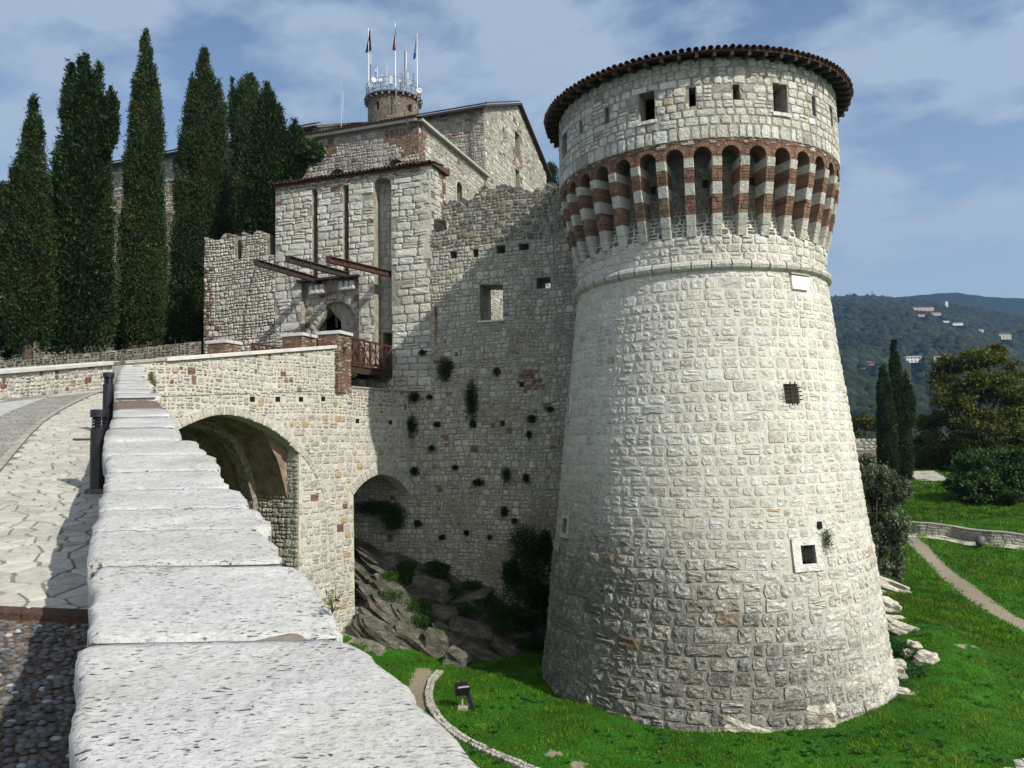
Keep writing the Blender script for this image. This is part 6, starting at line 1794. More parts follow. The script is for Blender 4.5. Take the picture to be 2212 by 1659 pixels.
# left wall of the ramp
lwall = empty('ramp_wall', 'low rubble and brick wall with white coping along the left of the ramp', 'wall')
class LineF:
    def __init__(s_, line, nsign): s_.l = line; s_.L = [0]; s_.ns = nsign; [s_.L.append(s_.L[-1] + math.hypot(b[0] - a[0], b[1] - a[1])) for a, b in zip(line, line[1:])]
    def at(s_, s):
        s = max(0, min(s_.L[-1] - 1e-4, s))
        for i in range(len(s_.l) - 1):
            if s <= s_.L[i + 1]: break
        a, b = s_.l[i], s_.l[i + 1]; f = (s - s_.L[i]) / (s_.L[i + 1] - s_.L[i]); d = s_.L[i + 1] - s_.L[i]; tx, ty = (b[0] - a[0]) / d, (b[1] - a[1]) / d
        return a[0] + (b[0] - a[0]) * f, a[1] + (b[1] - a[1]) * f, tx, ty
    def xy(s_, s, d): x, y, tx, ty = s_.at(s); return x + ty * d * s_.ns, y - tx * d * s_.ns
# base height of that wall follows the ramp; top taken from the sight lines along it
def lz(x, y):
    return pathz(x, y)
LFn = LineF(list(reversed(lw)), -1)
topz = {}
def ltop(x, y):
    u, v = proj((x, y, pathz(x, y))); vt = 800 - (u / 262) * 20 if u < 262 else 780
    return max(pathz(x, y) + .75, min(pathz(x, y) + 1.5, at(max(u, -200), vt, y).z)) if y > 12 else pathz(x, y) + .95
def LF(s, t, d=0.0):
    s = LFn.L[-1] - s; x, y = LFn.xy(s, -d); x0, y0, _, _ = LFn.at(s); b = pathz(x0, y0) - .05; tp = ltop(x0, y0) - .1; return (x, y, b + (tp - b) * t)
Ltot = LFn.L[-1]
Lw = LineF(lw, 1)
def LF(s, t, d=0.0):
    x0, y0, tx, ty = Lw.at(s); b = pathz(x0, y0) - .05; tp = ltop(x0, y0) - .1; return (x0 + ty * d, y0 - tx * d, b + (tp - b) * t)
V = []; n = 40
for i in range(n + 1):
    s = Ltot * i / n; V += [LF(s, 0, 0), LF(s, 1, 0), LF(s, 1, -.45), LF(s, -6, -.45)]
mk('wall', V, [(i * 4 + k, i * 4 + 4 + k, i * 4 + 5 + k, i * 4 + 1 + k) for i in range(n) for k in range(3)], M['mortar'], lwall)
lpol = snecked(10, Ltot, 0, 1, (.26, .4), (.17, .36), rng, .026)
masonry(lwall, fit_polys(lpol, rect(10, .02, Ltot, .98), []), LF, M['tower_stone'], lambda s, t, r: ((*(brickcol(r) if (r.random() < .16 and noise.noise(Vector((s, t * 2, 2))) > -.1) else cream(r, .40, .58)), .12), 'stone'), rng, .03, .012, maxn=300)
s = 0
while s < Ltot - .3:
    e_ = min(s + 1.25, Ltot); a = LF(s, 1, 0); b = LF(e_, 1, 0); ex = (Vector(b) - Vector(a)); L = ex.length; ex.normalize(); x0, y0, tx, ty = Lw.at((s + e_) / 2); nn = Vector((ty, -tx, 0)); ez = ex.cross(nn); ez = ez if ez.z > 0 else -ez
    m = MB(); m.box((Vector(a) + Vector(b)) / 2 - nn * .2 + ez * .055, L - .01, .62, .11, ax=(ex, nn, ez), bev=.01); m.build('coping_stone', M['white_stone'], lwall); s = e_
# terrace wall behind, mossy and dark, and the terrace
twall = empty('terrace_wall', 'low dark mossy rubble wall below the cypresses', 'wall')
W1 = Vector((*CP(-11.05, 0, .12)[:2], at(440, 739, CP(-11.05, 0)[1]).z)); W0 = Vector((at(0, 795, 29.6).x, 29.6, at(0, 783, 29.6).z)); Wm = W0 + (W0 - W1) * .8
class TW:
    def __call__(s_, s, t, d=0.0):
        f = s / (W1 - W0).xy.length; p = W0 + (W1 - W0) * f; e = (W1 - W0).xy.normalized(); return (p.x + e.y * d, p.y - e.x * d, p.z + t)
tw = TW(); TL = (W1 - W0).xy.length
V = [tw(-9, -5, 0), tw(TL, -5, 0), tw(TL, -.02, 0), tw(-9, -.02, 0), tw(-9, -.02, -.5), tw(TL, -.02, -.5)]
mk('wall', V, [(0, 1, 2, 3), (3, 2, 5, 4)], M['mortar_dark'], twall)
masonry(twall, fit_polys(snecked(-4, TL, -1.6, .03, (.2, .32), (.16, .36), rng, .035), rect(-4, -1.6, TL - .05, .03), []), tw, M['rubble'], lambda s, t, r: ((*cream(r, .16, .34), r.uniform(.4, 1.0)), 'stone'), rng, .05, .02, maxn=300)

# ------------------------------------------------------------------ terrain of the moat and slopes
def sm(x): x = np.clip(x, 0, 1); return x * x * (3 - 2 * x)
def G(X, Y):
    X = np.asarray(X, float); Y = np.asarray(Y, float)
    z = -7.85 + .085 * np.clip(Y - 31, 0, 46) * sm((X - 4) / 8) + .02 * np.clip(Y - 77, 0, 30)
    z = z - .45 * sm((24 - Y) / 12) - .02 * np.clip(X - 12, 0, 20) * sm((40 - Y) / 10)
    z += .10 * np.sin(X * .6 + Y * .35) + .06 * np.sin(X * 1.3 - Y * .9 + 1)
    # mound of rock and ivy at the right foot of the tower
    z += 1.0 * np.exp(-(((X - 14.6) / 1.8) ** 2 + ((Y - 30.5) / 3.5) ** 2))
    # rocky bank up to the curtain wall
    s = (X - C0[0]) * EV[0] + (Y - C0[1]) * EV[1]; dc = (33.2 - (Y + .354 * X)) / 1.061
    bs = np.interp(s, [-9, -3, -.5, .85, 2.45, 4.3, 6.2, 7.5], [-4.2, -4.5, -4.6, -5.15, -6.0, -6.85, -7.5, -7.85])
    W = np.interp(s, [-9, -3.8, -1.5, 1, 3, 4.6, 6.5, 8], [3.0, 3.4, 5.8, 6.2, 4.6, 2.8, 1.2, .6])
    f = sm((W - dc) / W * 1.0) * sm((9 - s) / 2.0); f = np.where(dc > W, 0, f)
    f2 = np.clip((W - dc) / W, 0, 1)
    ff = .5 * f + .5 * f2 * sm((9 - s) / 2.0)
    z = z + (bs - z) * ff
    st = np.sin((s * .75 + dc * 1.25 + z * 2.2) * 3.1); z = z + ff * (1 - .6 * ff) * .22 * st
    return z
def Gz(x, y): return float(G(x, y))
def rockmask(X, Y):
    s = (X - C0[0]) * EV[0] + (Y - C0[1]) * EV[1]; dc = (33.2 - (Y + .354 * X)) / 1.061
    W = np.interp(s, [-9, -3.8, -1.5, 1, 3, 4.6, 6.5, 8], [3.0, 3.4, 5.8, 6.2, 4.6, 2.8, 1.2, .6]); return np.where((dc < W) & (s < 7.5), np.clip((W - dc) / W * 2.5, 0, 1), 0)
def gpx(u, v, y0=15, y1=110):
    """where a sight line meets the ground"""
    r = ray(u, v); Y = y0
    while Y < y1:
        if r[2] * Y < Gz(r[0] * Y, Y): return Vector((r[0] * Y, Y, Gz(r[0] * Y, Y)))
        Y += .05
    return Vector((r[0] * y1, y1, Gz(r[0] * y1, y1)))
def dist_line(X, Y, line):
    d = np.full(np.shape(X), 1e9)
    for (ax, ay), (bx_, by_) in zip(line, line[1:]):
        L = (bx_ - ax) ** 2 + (by_ - ay) ** 2; t = np.clip(((X - ax) * (bx_ - ax) + (Y - ay) * (by_ - ay)) / L, 0, 1)
        d = np.minimum(d, np.hypot(X - ax - t * (bx_ - ax), Y - ay - t * (by_ - ay)))
    return d
fp_px = [(1965, 1163), (1985, 1178), (2010, 1205), (2050, 1245), (2090, 1275), (2130, 1305), (2170, 1330), (2212, 1352), (2300, 1385)]
fpath = [tuple(gpx(u, v).xy) for u, v in fp_px]
kerb_px = [(950, 1452), (932, 1472), (925, 1500), (930, 1530), (950, 1560), (985, 1590), (1030, 1615), (1080, 1640), (1135, 1662), (1200, 1685)]
kl_ = [tuple(gpx(u, v).xy) for u, v in kerb_px]
wall_px = [(1945, 1147), (1985, 1152), (2060, 1160), (2140, 1172), (2212, 1180), (2300, 1190)]
wl_ = [tuple(gpx(u, v).xy) for u, v in wall_px]
dirtp = [tuple(gpx(u, v).xy) for u, v in ((915, 1450), (905, 1475), (900, 1500), (905, 1530))]
def masks(X, Y):
    d = dist_line(X, Y, fpath); dirt = np.clip(1.1 - d / .75, 0, 1)
    d2 = dist_line(X, Y, dirtp); dirt = np.maximum(dirt, np.clip(.95 - d2 / .7, 0, .9))
    for (u, v, rr) in ((2075, 1395, .45), (2100, 1395, .35), (1195, 1630, .5), (1250, 1655, .5), (2010, 1045, 1.6), (1040, 1565, .3)):
        p = gpx(u, v); dirt = np.maximum(dirt, np.clip(.75 - np.hypot(X - p.x, Y - p.y) / rr * .6, 0, .7))
    return dirt, rockmask(X, Y)
# structured grid, finer near
xs = np.concatenate([np.arange(-34, -9, 1.5), np.arange(-9, 26, .28), np.arange(26, 90, 1.0)]); ysg = np.concatenate([np.arange(-12, 12, 1.5), np.arange(12, 48, .28), np.arange(48, 125, .9)])
XX, YY = np.meshgrid(xs, ysg); ZZ = G(XX, YY)
rk_ = rockmask(XX, YY)
dirt, _ = masks(XX, YY)
VV = np.stack([XX.ravel(), YY.ravel(), ZZ.ravel()], 1); nx_, ny_ = len(xs), len(ysg)
idx = np.arange(nx_ * ny_).reshape(ny_, nx_); FF = np.stack([idx[:-1, :-1].ravel(), idx[:-1, 1:].ravel(), idx[1:, 1:].ravel(), idx[1:, :-1].ravel()], 1)
CC = np.stack([dirt.ravel(), rk_.ravel(), np.zeros(rk_.size), np.ones(rk_.size)], 1)
np_mesh('ground', VV, FF, M['ground'], CC, kind='structure')
# grass: single blades where the grass grows
rs = np.random.RandomState(4)
def blades(n, x0, x1, y0, y1, h0, h1, wd, seed, dens=None, name='grass', tint=1.0):
    rs = np.random.RandomState(seed)
    X = rs.uniform(x0, x1, n); Y = rs.uniform(y0, y1, n)
    Z = G(X, Y)
    # keep what the view can reach
    ax = X / Y; s_ = (Y > 3) & (ax > -.25) & (ax < .72)
    dtow = np.hypot(X - TC[0], Y - TC[1]); s_ &= dtow > 5.65
    s = (X - C0[0]) * EV[0] + (Y - C0[1]) * EV[1]; dc = (33.2 - (Y + .354 * X)) / 1.061; s_ &= (dc > .05) | (s > 8)
    bs_ = (X - C0[0]) * BN[0] + (Y - C0[1]) * BN[1]; s_ &= bs_ > -6
    d, rk = masks(X, Y); rag = .5 * np.sin(X * 7 + 2 * np.sin(Y * 5)) * np.sin(Y * 6.3 + X * 2); keep = rs.uniform(0, 1, n) > np.clip((d - .12 + .45 * rag * (d < .95)) * 1.8, 0, 1); s_ &= keep
    nz = np.sin(X * 1.7 + np.sin(Y * 2.1) * 1.3) * np.sin(Y * 1.5 + np.sin(X * 1.9)); s_ &= (rs.uniform(0, 1, n) > np.where(rk > .25, np.where(nz > .1, .2, .82), 0))
    s_ &= ~((dist_line(X, Y, kl_) < .16)) & ~(dist_line(X, Y, wl_) < .35)
    X, Y, Z = X[s_], Y[s_], Z[s_]; m = len(X)
    cl = .5 + .5 * np.sin(X * 2.3 + np.sin(Y * 3.1)) * np.sin(Y * 2.7 + np.sin(X * 3.7))
    cl = np.clip(.5 + 1.6 * (cl - .5) * rs.uniform(.6, 1.4, m), 0, 1.2); h = rs.uniform(h0, h1, m) * (.45 + 1.2 * cl); a = rs.uniform(0, 2 * PI, m); w = wd * rs.uniform(.6, 1.4, m); lx = rs.normal(0, .45, m) * h; ly = rs.normal(0, .45, m) * h
    A_ = np.stack([X - np.cos(a) * w, Y - np.sin(a) * w, Z - .01], 1); B_ = np.stack([X + np.cos(a) * w, Y + np.sin(a) * w, Z - .01], 1); T_ = np.stack([X + lx, Y + ly, Z + h], 1)
    V = np.empty((m * 3, 3)); V[0::3] = A_; V[1::3] = B_; V[2::3] = T_
    Fc = np.arange(m * 3).reshape(m, 3); v = rs.uniform(.6, 1.4, m) * (.62 + .72 * cl) * tint; yl = rs.uniform(0, 1, m) < .05
    big = .5 + .5 * np.sin(X * .45 + 1.1 * np.sin(Y * .33)) * np.sin(Y * .5 + X * .21)
    dry = 1 + .4 * np.clip(np.sin(X * .9 + 2 * np.sin(Y * .7)) * np.sin(Y * .8 + 1.5 * np.sin(X * .6 + 2)) - .45, 0, 1) / .55
    col = np.stack([np.where(yl, .15, .050 + .02 * big) * v * dry, np.where(yl, .17, .122 + .045 * big) * v, np.where(yl, .03, .009) * v * dry, np.zeros(m)], 1)
    return np_mesh(name, V, Fc, M['grassblade'], np.repeat(col, 3, 0), kind='stuff')
blades(420000, -7, 20, 14, 40, .03, .085, .011, 1)
blades(330000, 8, 42, 30, 64, .05, .12, .022, 2, name='far_grass')
blades(150000, 25, 60, 55, 84, .08, .18, .045, 3, name='distant_grass')
# kerb of two stone rows in the moat
kb = empty('kerb_border', 'curved low border of pale kerb stones in the moat grass', 'kerb')
KL = LineF(kl_, 1); s = 0; rng = random.Random(88)
while s < KL.L[-1]:
    w = rng.uniform(.16, .26)
    for (d0_, d1_) in ((-.13, .0), (.0, .13)) if rng.random() < .75 else ((-.13, .13),):
        p = []
        for (ss, dd) in ((s, d0_), (s + w - .015, d0_), (s + w - .015, d1_ - .01), (s, d1_ - .01)):
            x, y = KL.xy(ss, dd); p.append((x + rng.uniform(-.008, .008), y + rng.uniform(-.008, .008)))
        if area(p) < 0: p.reverse()
        V, Fc = stone_geo([q for a, b in zip(p, p[1:] + p[:1]) for q in (a, ((a[0] + b[0]) / 2, (a[1] + b[1]) / 2))], lambda a, b, d=0: (a, b, Gz(a, b) + .06 + d), .03, .004, rng, .012)
        V = [(x, y, z if i >= 8 else z - .1) for i, (x, y, z) in enumerate(V)]
        mk('kerb_stone', V, Fc, M['tower_stone'], kb, [(*cream(rng, .34, .5), .3)] * len(V))
    s += w
# low wall and path strip on the right
low = empty('low_stone_wall', 'low wall of squared stones across the far lawn', 'wall')
WL = LineF(wl_, 1)
def WF(s, t, d=0.0):
    x, y = WL.xy(s, d + .2); return (x, y, Gz(x, y) * 0 + Gz(*WL.xy(s, .2)) + t)
hwt = .62
V = []; n = 24
for i in range(n + 1):
    s = WL.L[-1] * i / n; tp_z = hwt * min(1, max(.1, (s - .6) / .9)); V += [WF(s, -.3, 0), WF(s, tp_z, 0), WF(s, tp_z, -.4), WF(s, -.3, -.4)]
mk('wall', V, [(i * 4 + k, i * 4 + 4 + k, i * 4 + 5 + k, i * 4 + 1 + k) for i in range(n) for k in range(3)], M['mortar_mid'], low)
masonry(low, fit_polys(courses(0, WL.L[-1], 0, hwt, (.18, .26), (.3, .8), rng, .03, .015, .1), [(.6, 0), (WL.L[-1], 0), (WL.L[-1], hwt), (1.5, hwt), (.65, .15)], []), WF, M['far_stone'], lambda s, t, r: ((*cream(r, .34, .5), .3), 'stone'), rng, .03, .01, maxn=120)
m = MB(); V = []
for i in range(25):
    s = .8 + (WL.L[-1] - .8) * i / 24; V += [WF(s, hwt + .005, .05), WF(s, hwt + .005, -.45), WF(s, hwt + .07, .05), WF(s, hwt + .07, -.45)]
m.add(V, [f for i in range(24) for f in ((4 * i, 4 * i + 4, 4 * i + 6, 4 * i + 2), (4 * i + 2, 4 * i + 6, 4 * i + 7, 4 * i + 3), (4 * i + 1, 4 * i + 3, 4 * i + 7, 4 * i + 5))]); m.build('coping', M['grey_stone'], low)
m = MB(); V = []
for i in range(n + 1):
    s = WL.L[-1] * i / n; x, y = WL.xy(s, .2); x2, y2 = WL.xy(s, 1.35); V += [(x, y, Gz(x, y) + .03), (x2, y2, Gz(x2, y2) + .03)]
m.add(V, [(2 * i, 2 * i + 1, 2 * i + 3, 2 * i + 2) for i in range(n)]); m.build('stone_path', M['pale_rock'], kind='structure')
# stones of the path at the bottom right corner
cp_ = empty('paving_patch', 'pale stone paving at the lower right edge of the lawn', 'paving')
c = gpx(2230, 1668); pp = voronoi(c.x - 1.6, c.x + 1.6, c.y - 1.4, c.y + 1.2, (.16, .24), (.2, .32), rng, .03, .4)
for p in pp:
    cx = sum(q[0] for q in p) / len(p); cy = sum(q[1] for q in p) / len(p)
    if math.hypot(cx - c.x - .3, (cy - c.y + .3)) < .9:
        V, Fc = stone_geo(p, lambda a, b, d=0: (a, b, Gz(a, b) + .05 + d), .02, .004, rng); mk('stone', V, Fc, M['tower_stone'], cp_, [(*cream(rng, .4, .55), .1)] * len(V))

# ------------------------------------------------------------------ rocks
def rock(c, ex, ey, ez, sx, sy, sz, seed, lb, strat=True, mat='rock', sub=3, group=None, cat='rock', name='rock'):
    bm_v = []; import bmesh
    b = bmesh.new(); bmesh.ops.create_icosphere(b, subdivisions=sub, radius=1.0)
    for v in b.verts:
        d = v.co.normalized(); q = max(abs(d.x), abs(d.y), abs(d.z)); k = 1 / q ** .72           # towards a block
        n = noise.noise(d * 1.3 + Vector((seed, 1, 2))) * .28 + noise.noise(d * 3.4 + Vector((seed, 5, 2))) * .13
        p = d * k * (1 + n); 
        if strat:
            p.x *= 1 + .10 * math.sin(p.z * 9 + seed); p.y *= 1 + .10 * math.sin(p.z * 8 + 2 + seed)
        v.co = Vector(c) + ex * (p.x * sx / 2) + ey * (p.y * sy / 2) + ez * (p.z * sz / 2)
    me = D.meshes.new(name); b.to_mesh(me); b.free(); me.materials.append(M[mat]); o = D.objects.new(name, me); COL.objects.link(o)
    if lb is None: o.parent = outcrop; return o
    a = me.attributes.new('Col', 'FLOAT_COLOR', 'POINT')
    return tag(o, lb, cat, group)
def frame(yaw, pitch, roll=0.0):
    R = (Matrix.Rotation(yaw, 3, 'Z') @ Matrix.Rotation(pitch, 3, 'Y') @ Matrix.Rotation(roll, 3, 'X')); return R.col[0].copy(), R.col[1].copy(), R.col[2].copy()
# strata slabs of the bank: pixel positions, size, dip
SL = [(830, 1225, 3.0, .8, .5, .45), (860, 1262, 2.6, .7, .42, .4), (800, 1290, 2.2, .8, .45, .5), (835, 1320, 3.0, .7, .42, .62), (870, 1352, 3.2, .65, .4, .66), (905, 1375, 2.8, .6, .38, .7), (815, 1352, 1.8, .6, .4, .6), (790, 1372, 1.3, .6, .45, .7),
      (960, 1210, 3.0, .7, .5, .38), (1010, 1245, 3.2, .7, .5, .42), (1060, 1290, 2.4, .8, .45, .5), (1105, 1330, 2.0, .8, .45, .55), (940, 1262, 1.5, .8, .5, .4), (1150, 1385, 1.2, .7, .45, .6), (785, 1240, 1.6, .9, .5, .35), (900, 1228, 2.0, .8, .4, .35)]
rng = random.Random(99)
outcrop = empty('rock_outcrop', 'grey bedded limestone outcrop rising to the foot of the curtain wall', 'rock')
for i, (u, v, L, w, h, dip) in enumerate(SL):
    p = gpx(u, v); ex, ey, ez = frame(-.35 + rng.uniform(-.12, .12), dip, rng.uniform(-.3, .1))
    rock(p + Vector((0, .15, 0)), ex, ey, ez, L, w, h, i * 3.7, None, name='rock_layer')
BL = [(1010, 1302, 1.9, 1.0, .55, -.2, 'broad flat pale boulder lying on the grassy middle of the bank'), (1075, 1330, 1.0, .6, .4, .1, 'smaller flat pale boulder right of the broad one'), (930, 1300, 1.7, 1.2, 1.3, .2, 'large upright brown-grey boulder in the middle of the bank'),
      (955, 1345, 1.1, .9, 1.0, .1, 'rounded knobbly boulder below the upright one'), (1010, 1385, 1.7, 1.2, 1.2, .3, 'big angular boulder near the foot of the bank'), (1022, 1415, .7, .5, .5, .0, 'small round boulder at the foot of the bank'),
      (950, 1410, 1.4, 1.0, 1.1, .3, 'cracked grey boulder left of the big angular one'), (985, 1440, .8, .6, .9, .4, 'narrow pointed boulder lowest at the foot of the bank'), (965, 1440, .35, .3, .3, 0, 'very small round stone beside the pointed boulder'),
      (1160, 1350, .9, .6, .6, .2, 'shaded block beside the tower foot'), (1120, 1370, 1.4, .5, .4, .7, 'long leaning slab in the grass near the tower')]
for i, (u, v, L, w, h, dip, lb) in enumerate(BL):
    p = gpx(u, v); ex, ey, ez = frame(rng.uniform(-.5, .3), dip, rng.uniform(-.2, .2)); rock(p + Vector((0, .2, h * .12)), ex, ey, ez, L, w, h, i * 5.1 + 40, lb)
for i in range(62):
    u = rng.uniform(775, 1160); v = 1180 + (u - 775) * .30 + rng.uniform(10, 190)
    if v > 1440: continue
    p = gpx(u, v); ex, ey, ez = frame(-.35 + rng.uniform(-.15, .15), rng.uniform(.35, .62), rng.uniform(-.25, .15)); s = rng.uniform(.5, 1.3)
    rock(p - Vector((0, 0, .05)), ex, ey, ez, s * 2.3, s * .9, s * .42, i * 2.3 + 90, None, sub=2, name='rock_fragment')
RB = [(1925, 1275, 2.4, 1.0, .5, 'broad pale ribbed rock slab under the olive tree'), (1912, 1320, 1.3, .8, .6, 'cream rock just below the ribbed slab at the tower foot'), (1925, 1345, 1.2, .4, .3, 'narrow tilted cream rock touching the tower foot'), (1958, 1367, 1.5, .35, .35, 'long narrow white rock in the grass right of the tower'),
      (1978, 1405, .5, .4, .3, 'small white stone in the grass, upper of two by the ivy'), (2003, 1432, .9, .45, .4, 'rounded white rock at the end of the row in the grass'), (1962, 1418, .35, .3, .25, 'little white stone left of the rounded rock'), (1935, 1455, .7, .6, .5, 'cream rock half under the right edge of the tower'), (1948, 1500, .9, .4, .18, 'flat grey slab in the grass beside the tower'),
      (1612, 1580, 1.7, .35, .3, 'long white rock lying at the front foot of the tower'), (1575, 1568, .9, .5, .5, 'cracked dark-edged rock at the front foot of the tower'), (1768, 1563, 1.2, .7, .8, 'large cream rock under the right front of the tower'), (1282, 1525, .6, .3, .3, 'small cream rock under the left front of the tower'), (1940, 1470, .6, .5, .5, 'pale rock at the right corner of the tower foot')]
for i, (u, v, L, w, h, lb) in enumerate(RB):
    p = gpx(u, v); dip = .35 if L > 1.2 else .1
    ex, ey, ez = frame(rng.uniform(-.4, .2), dip * (1 if u < 1650 or u > 1900 else 0), rng.uniform(-.1, .1)); rock(p + Vector((0, .1, h * .1)), ex, ey, ez, L * .8, w * 1.1, h * 1.5, i * 7.7 + 300, lb, mat='pale_rock' if 'pale_rock' in M else 'rock')
# ------------------------------------------------------------------ trees and plants
def cypress(base, prof, tops, n, lb, seed, tuft=.34, cols=None, flat=0.0, group='tall dark cypresses behind the castle wall', cone=False):
    n = int(n * 2.3); tuft = tuft * .58
    """prof: [(z, r)...] outline of the crown; tops: extra leaders (dx, dy, z_base, z_top, r)"""
    r = random.Random(seed); nr_ = np.random.RandomState(seed); root = empty('cypress_tree', lb, 'tree', group=group)
    bx_, by_, bz_ = base; H = prof[-1][0]
    MB().tube([(bx_, by_, bz_ - .5), (bx_, by_, bz_ + H * .45), (bx_, by_, bz_ + H * .9)], [.22, .15, .05], 8).build('trunk', M['bark'], root)
    cols = cols or [(.022, .046, .016), (.032, .062, .020), (.015, .033, .012), (.044, .070, .022)]
    cones = [(0, 0, prof)] + [(dx, dy, [(z0, .05), (z0 + (z1 - z0) * .25, rr), (z0 + (z1 - z0) * .6, rr * .75), (z1, .03)]) for dx, dy, z0, z1, rr in tops]
    Vs = []; Cs = []; core = MB()
    def R(z, pr):
        for (a, ra), (b, rb) in zip(pr, pr[1:]):
            if z <= b: return ra + (rb - ra) * max(0, (z - a) / (b - a))
        return pr[-1][1]
    tot = sum(sum((b[0] - a[0]) * (a[1] + b[1]) for a, b in zip(pr, pr[1:])) for _, _, pr in cones)
    for ci, (dx, dy, pr) in enumerate(cones):
        share = sum((b[0] - a[0]) * (a[1] + b[1]) for a, b in zip(pr, pr[1:])) / tot; m = int(n * share); z0, z1 = pr[0][0], pr[-1][0]
        lathe = [(R(z0 + (z1 - z0) * i / 14, pr) * .62, bz_ + z0 + (z1 - z0) * i / 14) for i in range(15)]
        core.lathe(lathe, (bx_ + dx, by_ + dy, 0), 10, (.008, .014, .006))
        k = 0; clumps = []; zmax = max(p_[1] for p_ in pr); ncl = max(12, int((z1 - z0) * 2 * zmax * 4.2 * (1.15 - flat * .6)))
        while len(clumps) < ncl:
            z = r.uniform(z0, z1); rr = R(z, pr)
            if r.random() > rr / zmax + .10: continue
            clumps.append((z, r.uniform(-PI, PI), rr, r.uniform(-.20, .22) * (1 + flat * .6), r.uniform(.7, 1.3), r.random()))
        while k < m:
            z, a, rr, bumpo, tint, br_ = clumps[r.randrange(ncl)]
            if r.random() < .48:
                z = r.uniform(z0, z1); rr = R(z, pr)
                if r.random() > rr / zmax + .05: continue
                a = r.uniform(-PI, PI); bumpo = .30 * noise.noise(Vector((math.cos(a) * 2.4 + seed, math.sin(a) * 2.4, z * 1.1))) + .04; br_ = 1 if noise.noise(Vector((a, z * .5, seed))) < .36 else 0; tint = r.uniform(.8, 1.15)
            cs = min(.05 + .22 * rr, .15 + .11 * rr) * (1 + flat * .5); f = r.random()
            q = rr * (.80 + bumpo) ; up = r.gauss(0, cs * 1.25); q += up * .10 + abs(r.gauss(0, cs * .45)) * (-1 if r.random() < .3 else .6); q = max(.02, min(q, rr * 1.22 + .06))
            zz = min(z + up, z1 + .15); rr2 = R(min(max(zz, z0), z1), pr); q = min(q, rr2 * 1.15 + .08)
            aa = a + r.gauss(0, cs) / max(.25, rr)
            P0 = (bx_ + dx + q * math.sin(aa), by_ + dy - q * math.cos(aa), bz_ + zz); a_ = aa
            ts = tuft * r.uniform(.45, 1.1); col = cols[r.randrange(len(cols))]; v = r.uniform(.82, 1.12) * tint
            brn = br_ < .16
            for w in range(3):
                ox, oy, oz = r.gauss(0, .05), r.gauss(0, .05), r.gauss(0, .05)
                ux, uy, uz = math.sin(a_) * (.5 + flat) + r.gauss(0, .45), -math.cos(a_) * (.5 + flat) + r.gauss(0, .45), .8 - flat * .7 + r.gauss(0, .35)
                L = ts * .62 / math.sqrt(ux * ux + uy * uy + uz * uz); wx, wy = math.cos(a_ + w), math.sin(a_ + w); ww = ts * .20; wz = r.gauss(0, .4) * ww
                px, py, pz = P0[0] + ox, P0[1] + oy, P0[2] + oz
                Vs.append(((px - wx * ww, py - wy * ww, pz - wz), (px + wx * ww, py + wy * ww, pz + wz), (px + ux * L, py + uy * L, pz + uz * L)))
                Cs.append((col[0] * v * (1.9 if brn else 1), col[1] * v * (1.25 if brn else 1), col[2] * v, 0))
            k += 1
    V = np.array(Vs).reshape(-1, 3); Fc = np.arange(len(V)).reshape(-1, 3); C = np.repeat(np.array(Cs), 3, 0)
    o = np_mesh('crown', V, Fc, M['conifer'], C); o.parent = root
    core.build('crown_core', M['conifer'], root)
    return root
def cyp_px(Y, base_v, pts, tops, n, lb, seed, **k):
    """outline read as (v, u_left, u_right) rows, turned into metres at distance Y"""
    us = pts[-1]; bot = at((pts[-1][1] + pts[-1][2]) / 2, base_v, Y)
    uc = lambda v, a, b: at((a + b) / 2, v, Y)
    x0 = bot.x; prof = []
    cx_top = at((pts[0][1] + pts[0][2]) / 2, pts[0][0], Y)
    for v, a, b in reversed(pts):
        p = at(a, v, Y); q = at(b, v, Y); prof.append((p.z - bot.z, max(.03, (q.x - p.x) / 2 * .86)))
    prof = sorted(prof); mid = sum(at((a + b) / 2, v, Y).x for v, a, b in pts) / len(pts)
    T = []
    for (u, vt, vb, w) in tops:
        t = at(u, vt, Y); b = at(u, vb, Y); T.append((t.x - mid, -.3, b.z - bot.z, t.z - bot.z, w / 2 * Y / FPX))
    return cypress((mid, Y, bot.z), prof, T, n, lb, seed, **k)
cyp_px(33.5, 772, [(208, 78, 84), (270, 66, 92), (340, 48, 104), (430, 30, 110), (540, 10, 106), (640, -4, 112), (735, 8, 104)], [(44, 355, 560, 50), (14, 400, 640, 44)], 15000, 'dark cypress at the far left edge of the row', 1, flat=.15)
cyp_px(35.5, 766, [(120, 184, 190), (200, 158, 216), (300, 140, 232), (390, 116, 242), (480, 108, 240), (600, 90, 248), (690, 86, 246), (745, 110, 226)], [(159, 140, 300, 27), (220, 138, 310, 28), (248, 192, 330, 30)], 20000, 'broad ragged cypress with three tips, second from the left', 2, flat=.35, tuft=.42)
cyp_px(39, 757, [(64, 313, 317), (120, 303, 328), (200, 290, 348), (310, 274, 356), (420, 268, 360), (540, 256, 362), (650, 248, 358), (735, 258, 346)], [(341, 150, 400, 30)], 18000, 'slender tall cypress with the highest tip, third from the left', 3)
cyp_px(42.5, 745, [(108, 438, 443), (160, 424, 462), (250, 400, 488), (340, 388, 500), (450, 378, 512), (560, 362, 512), (680, 348, 505), (735, 360, 490)], [(478, 175, 330, 36), (420, 160, 300, 24)], 19000, 'full dark cypress left of the merlons', 4, flat=.05)
cyp_px(46, 700, [(160, 524, 534), (200, 500, 556), (280, 498, 566), (400, 496, 576), (560, 494, 590), (660, 500, 590)], [(505, 178, 300, 22)], 11000, 'cypress with a blunt top behind its neighbours', 5)
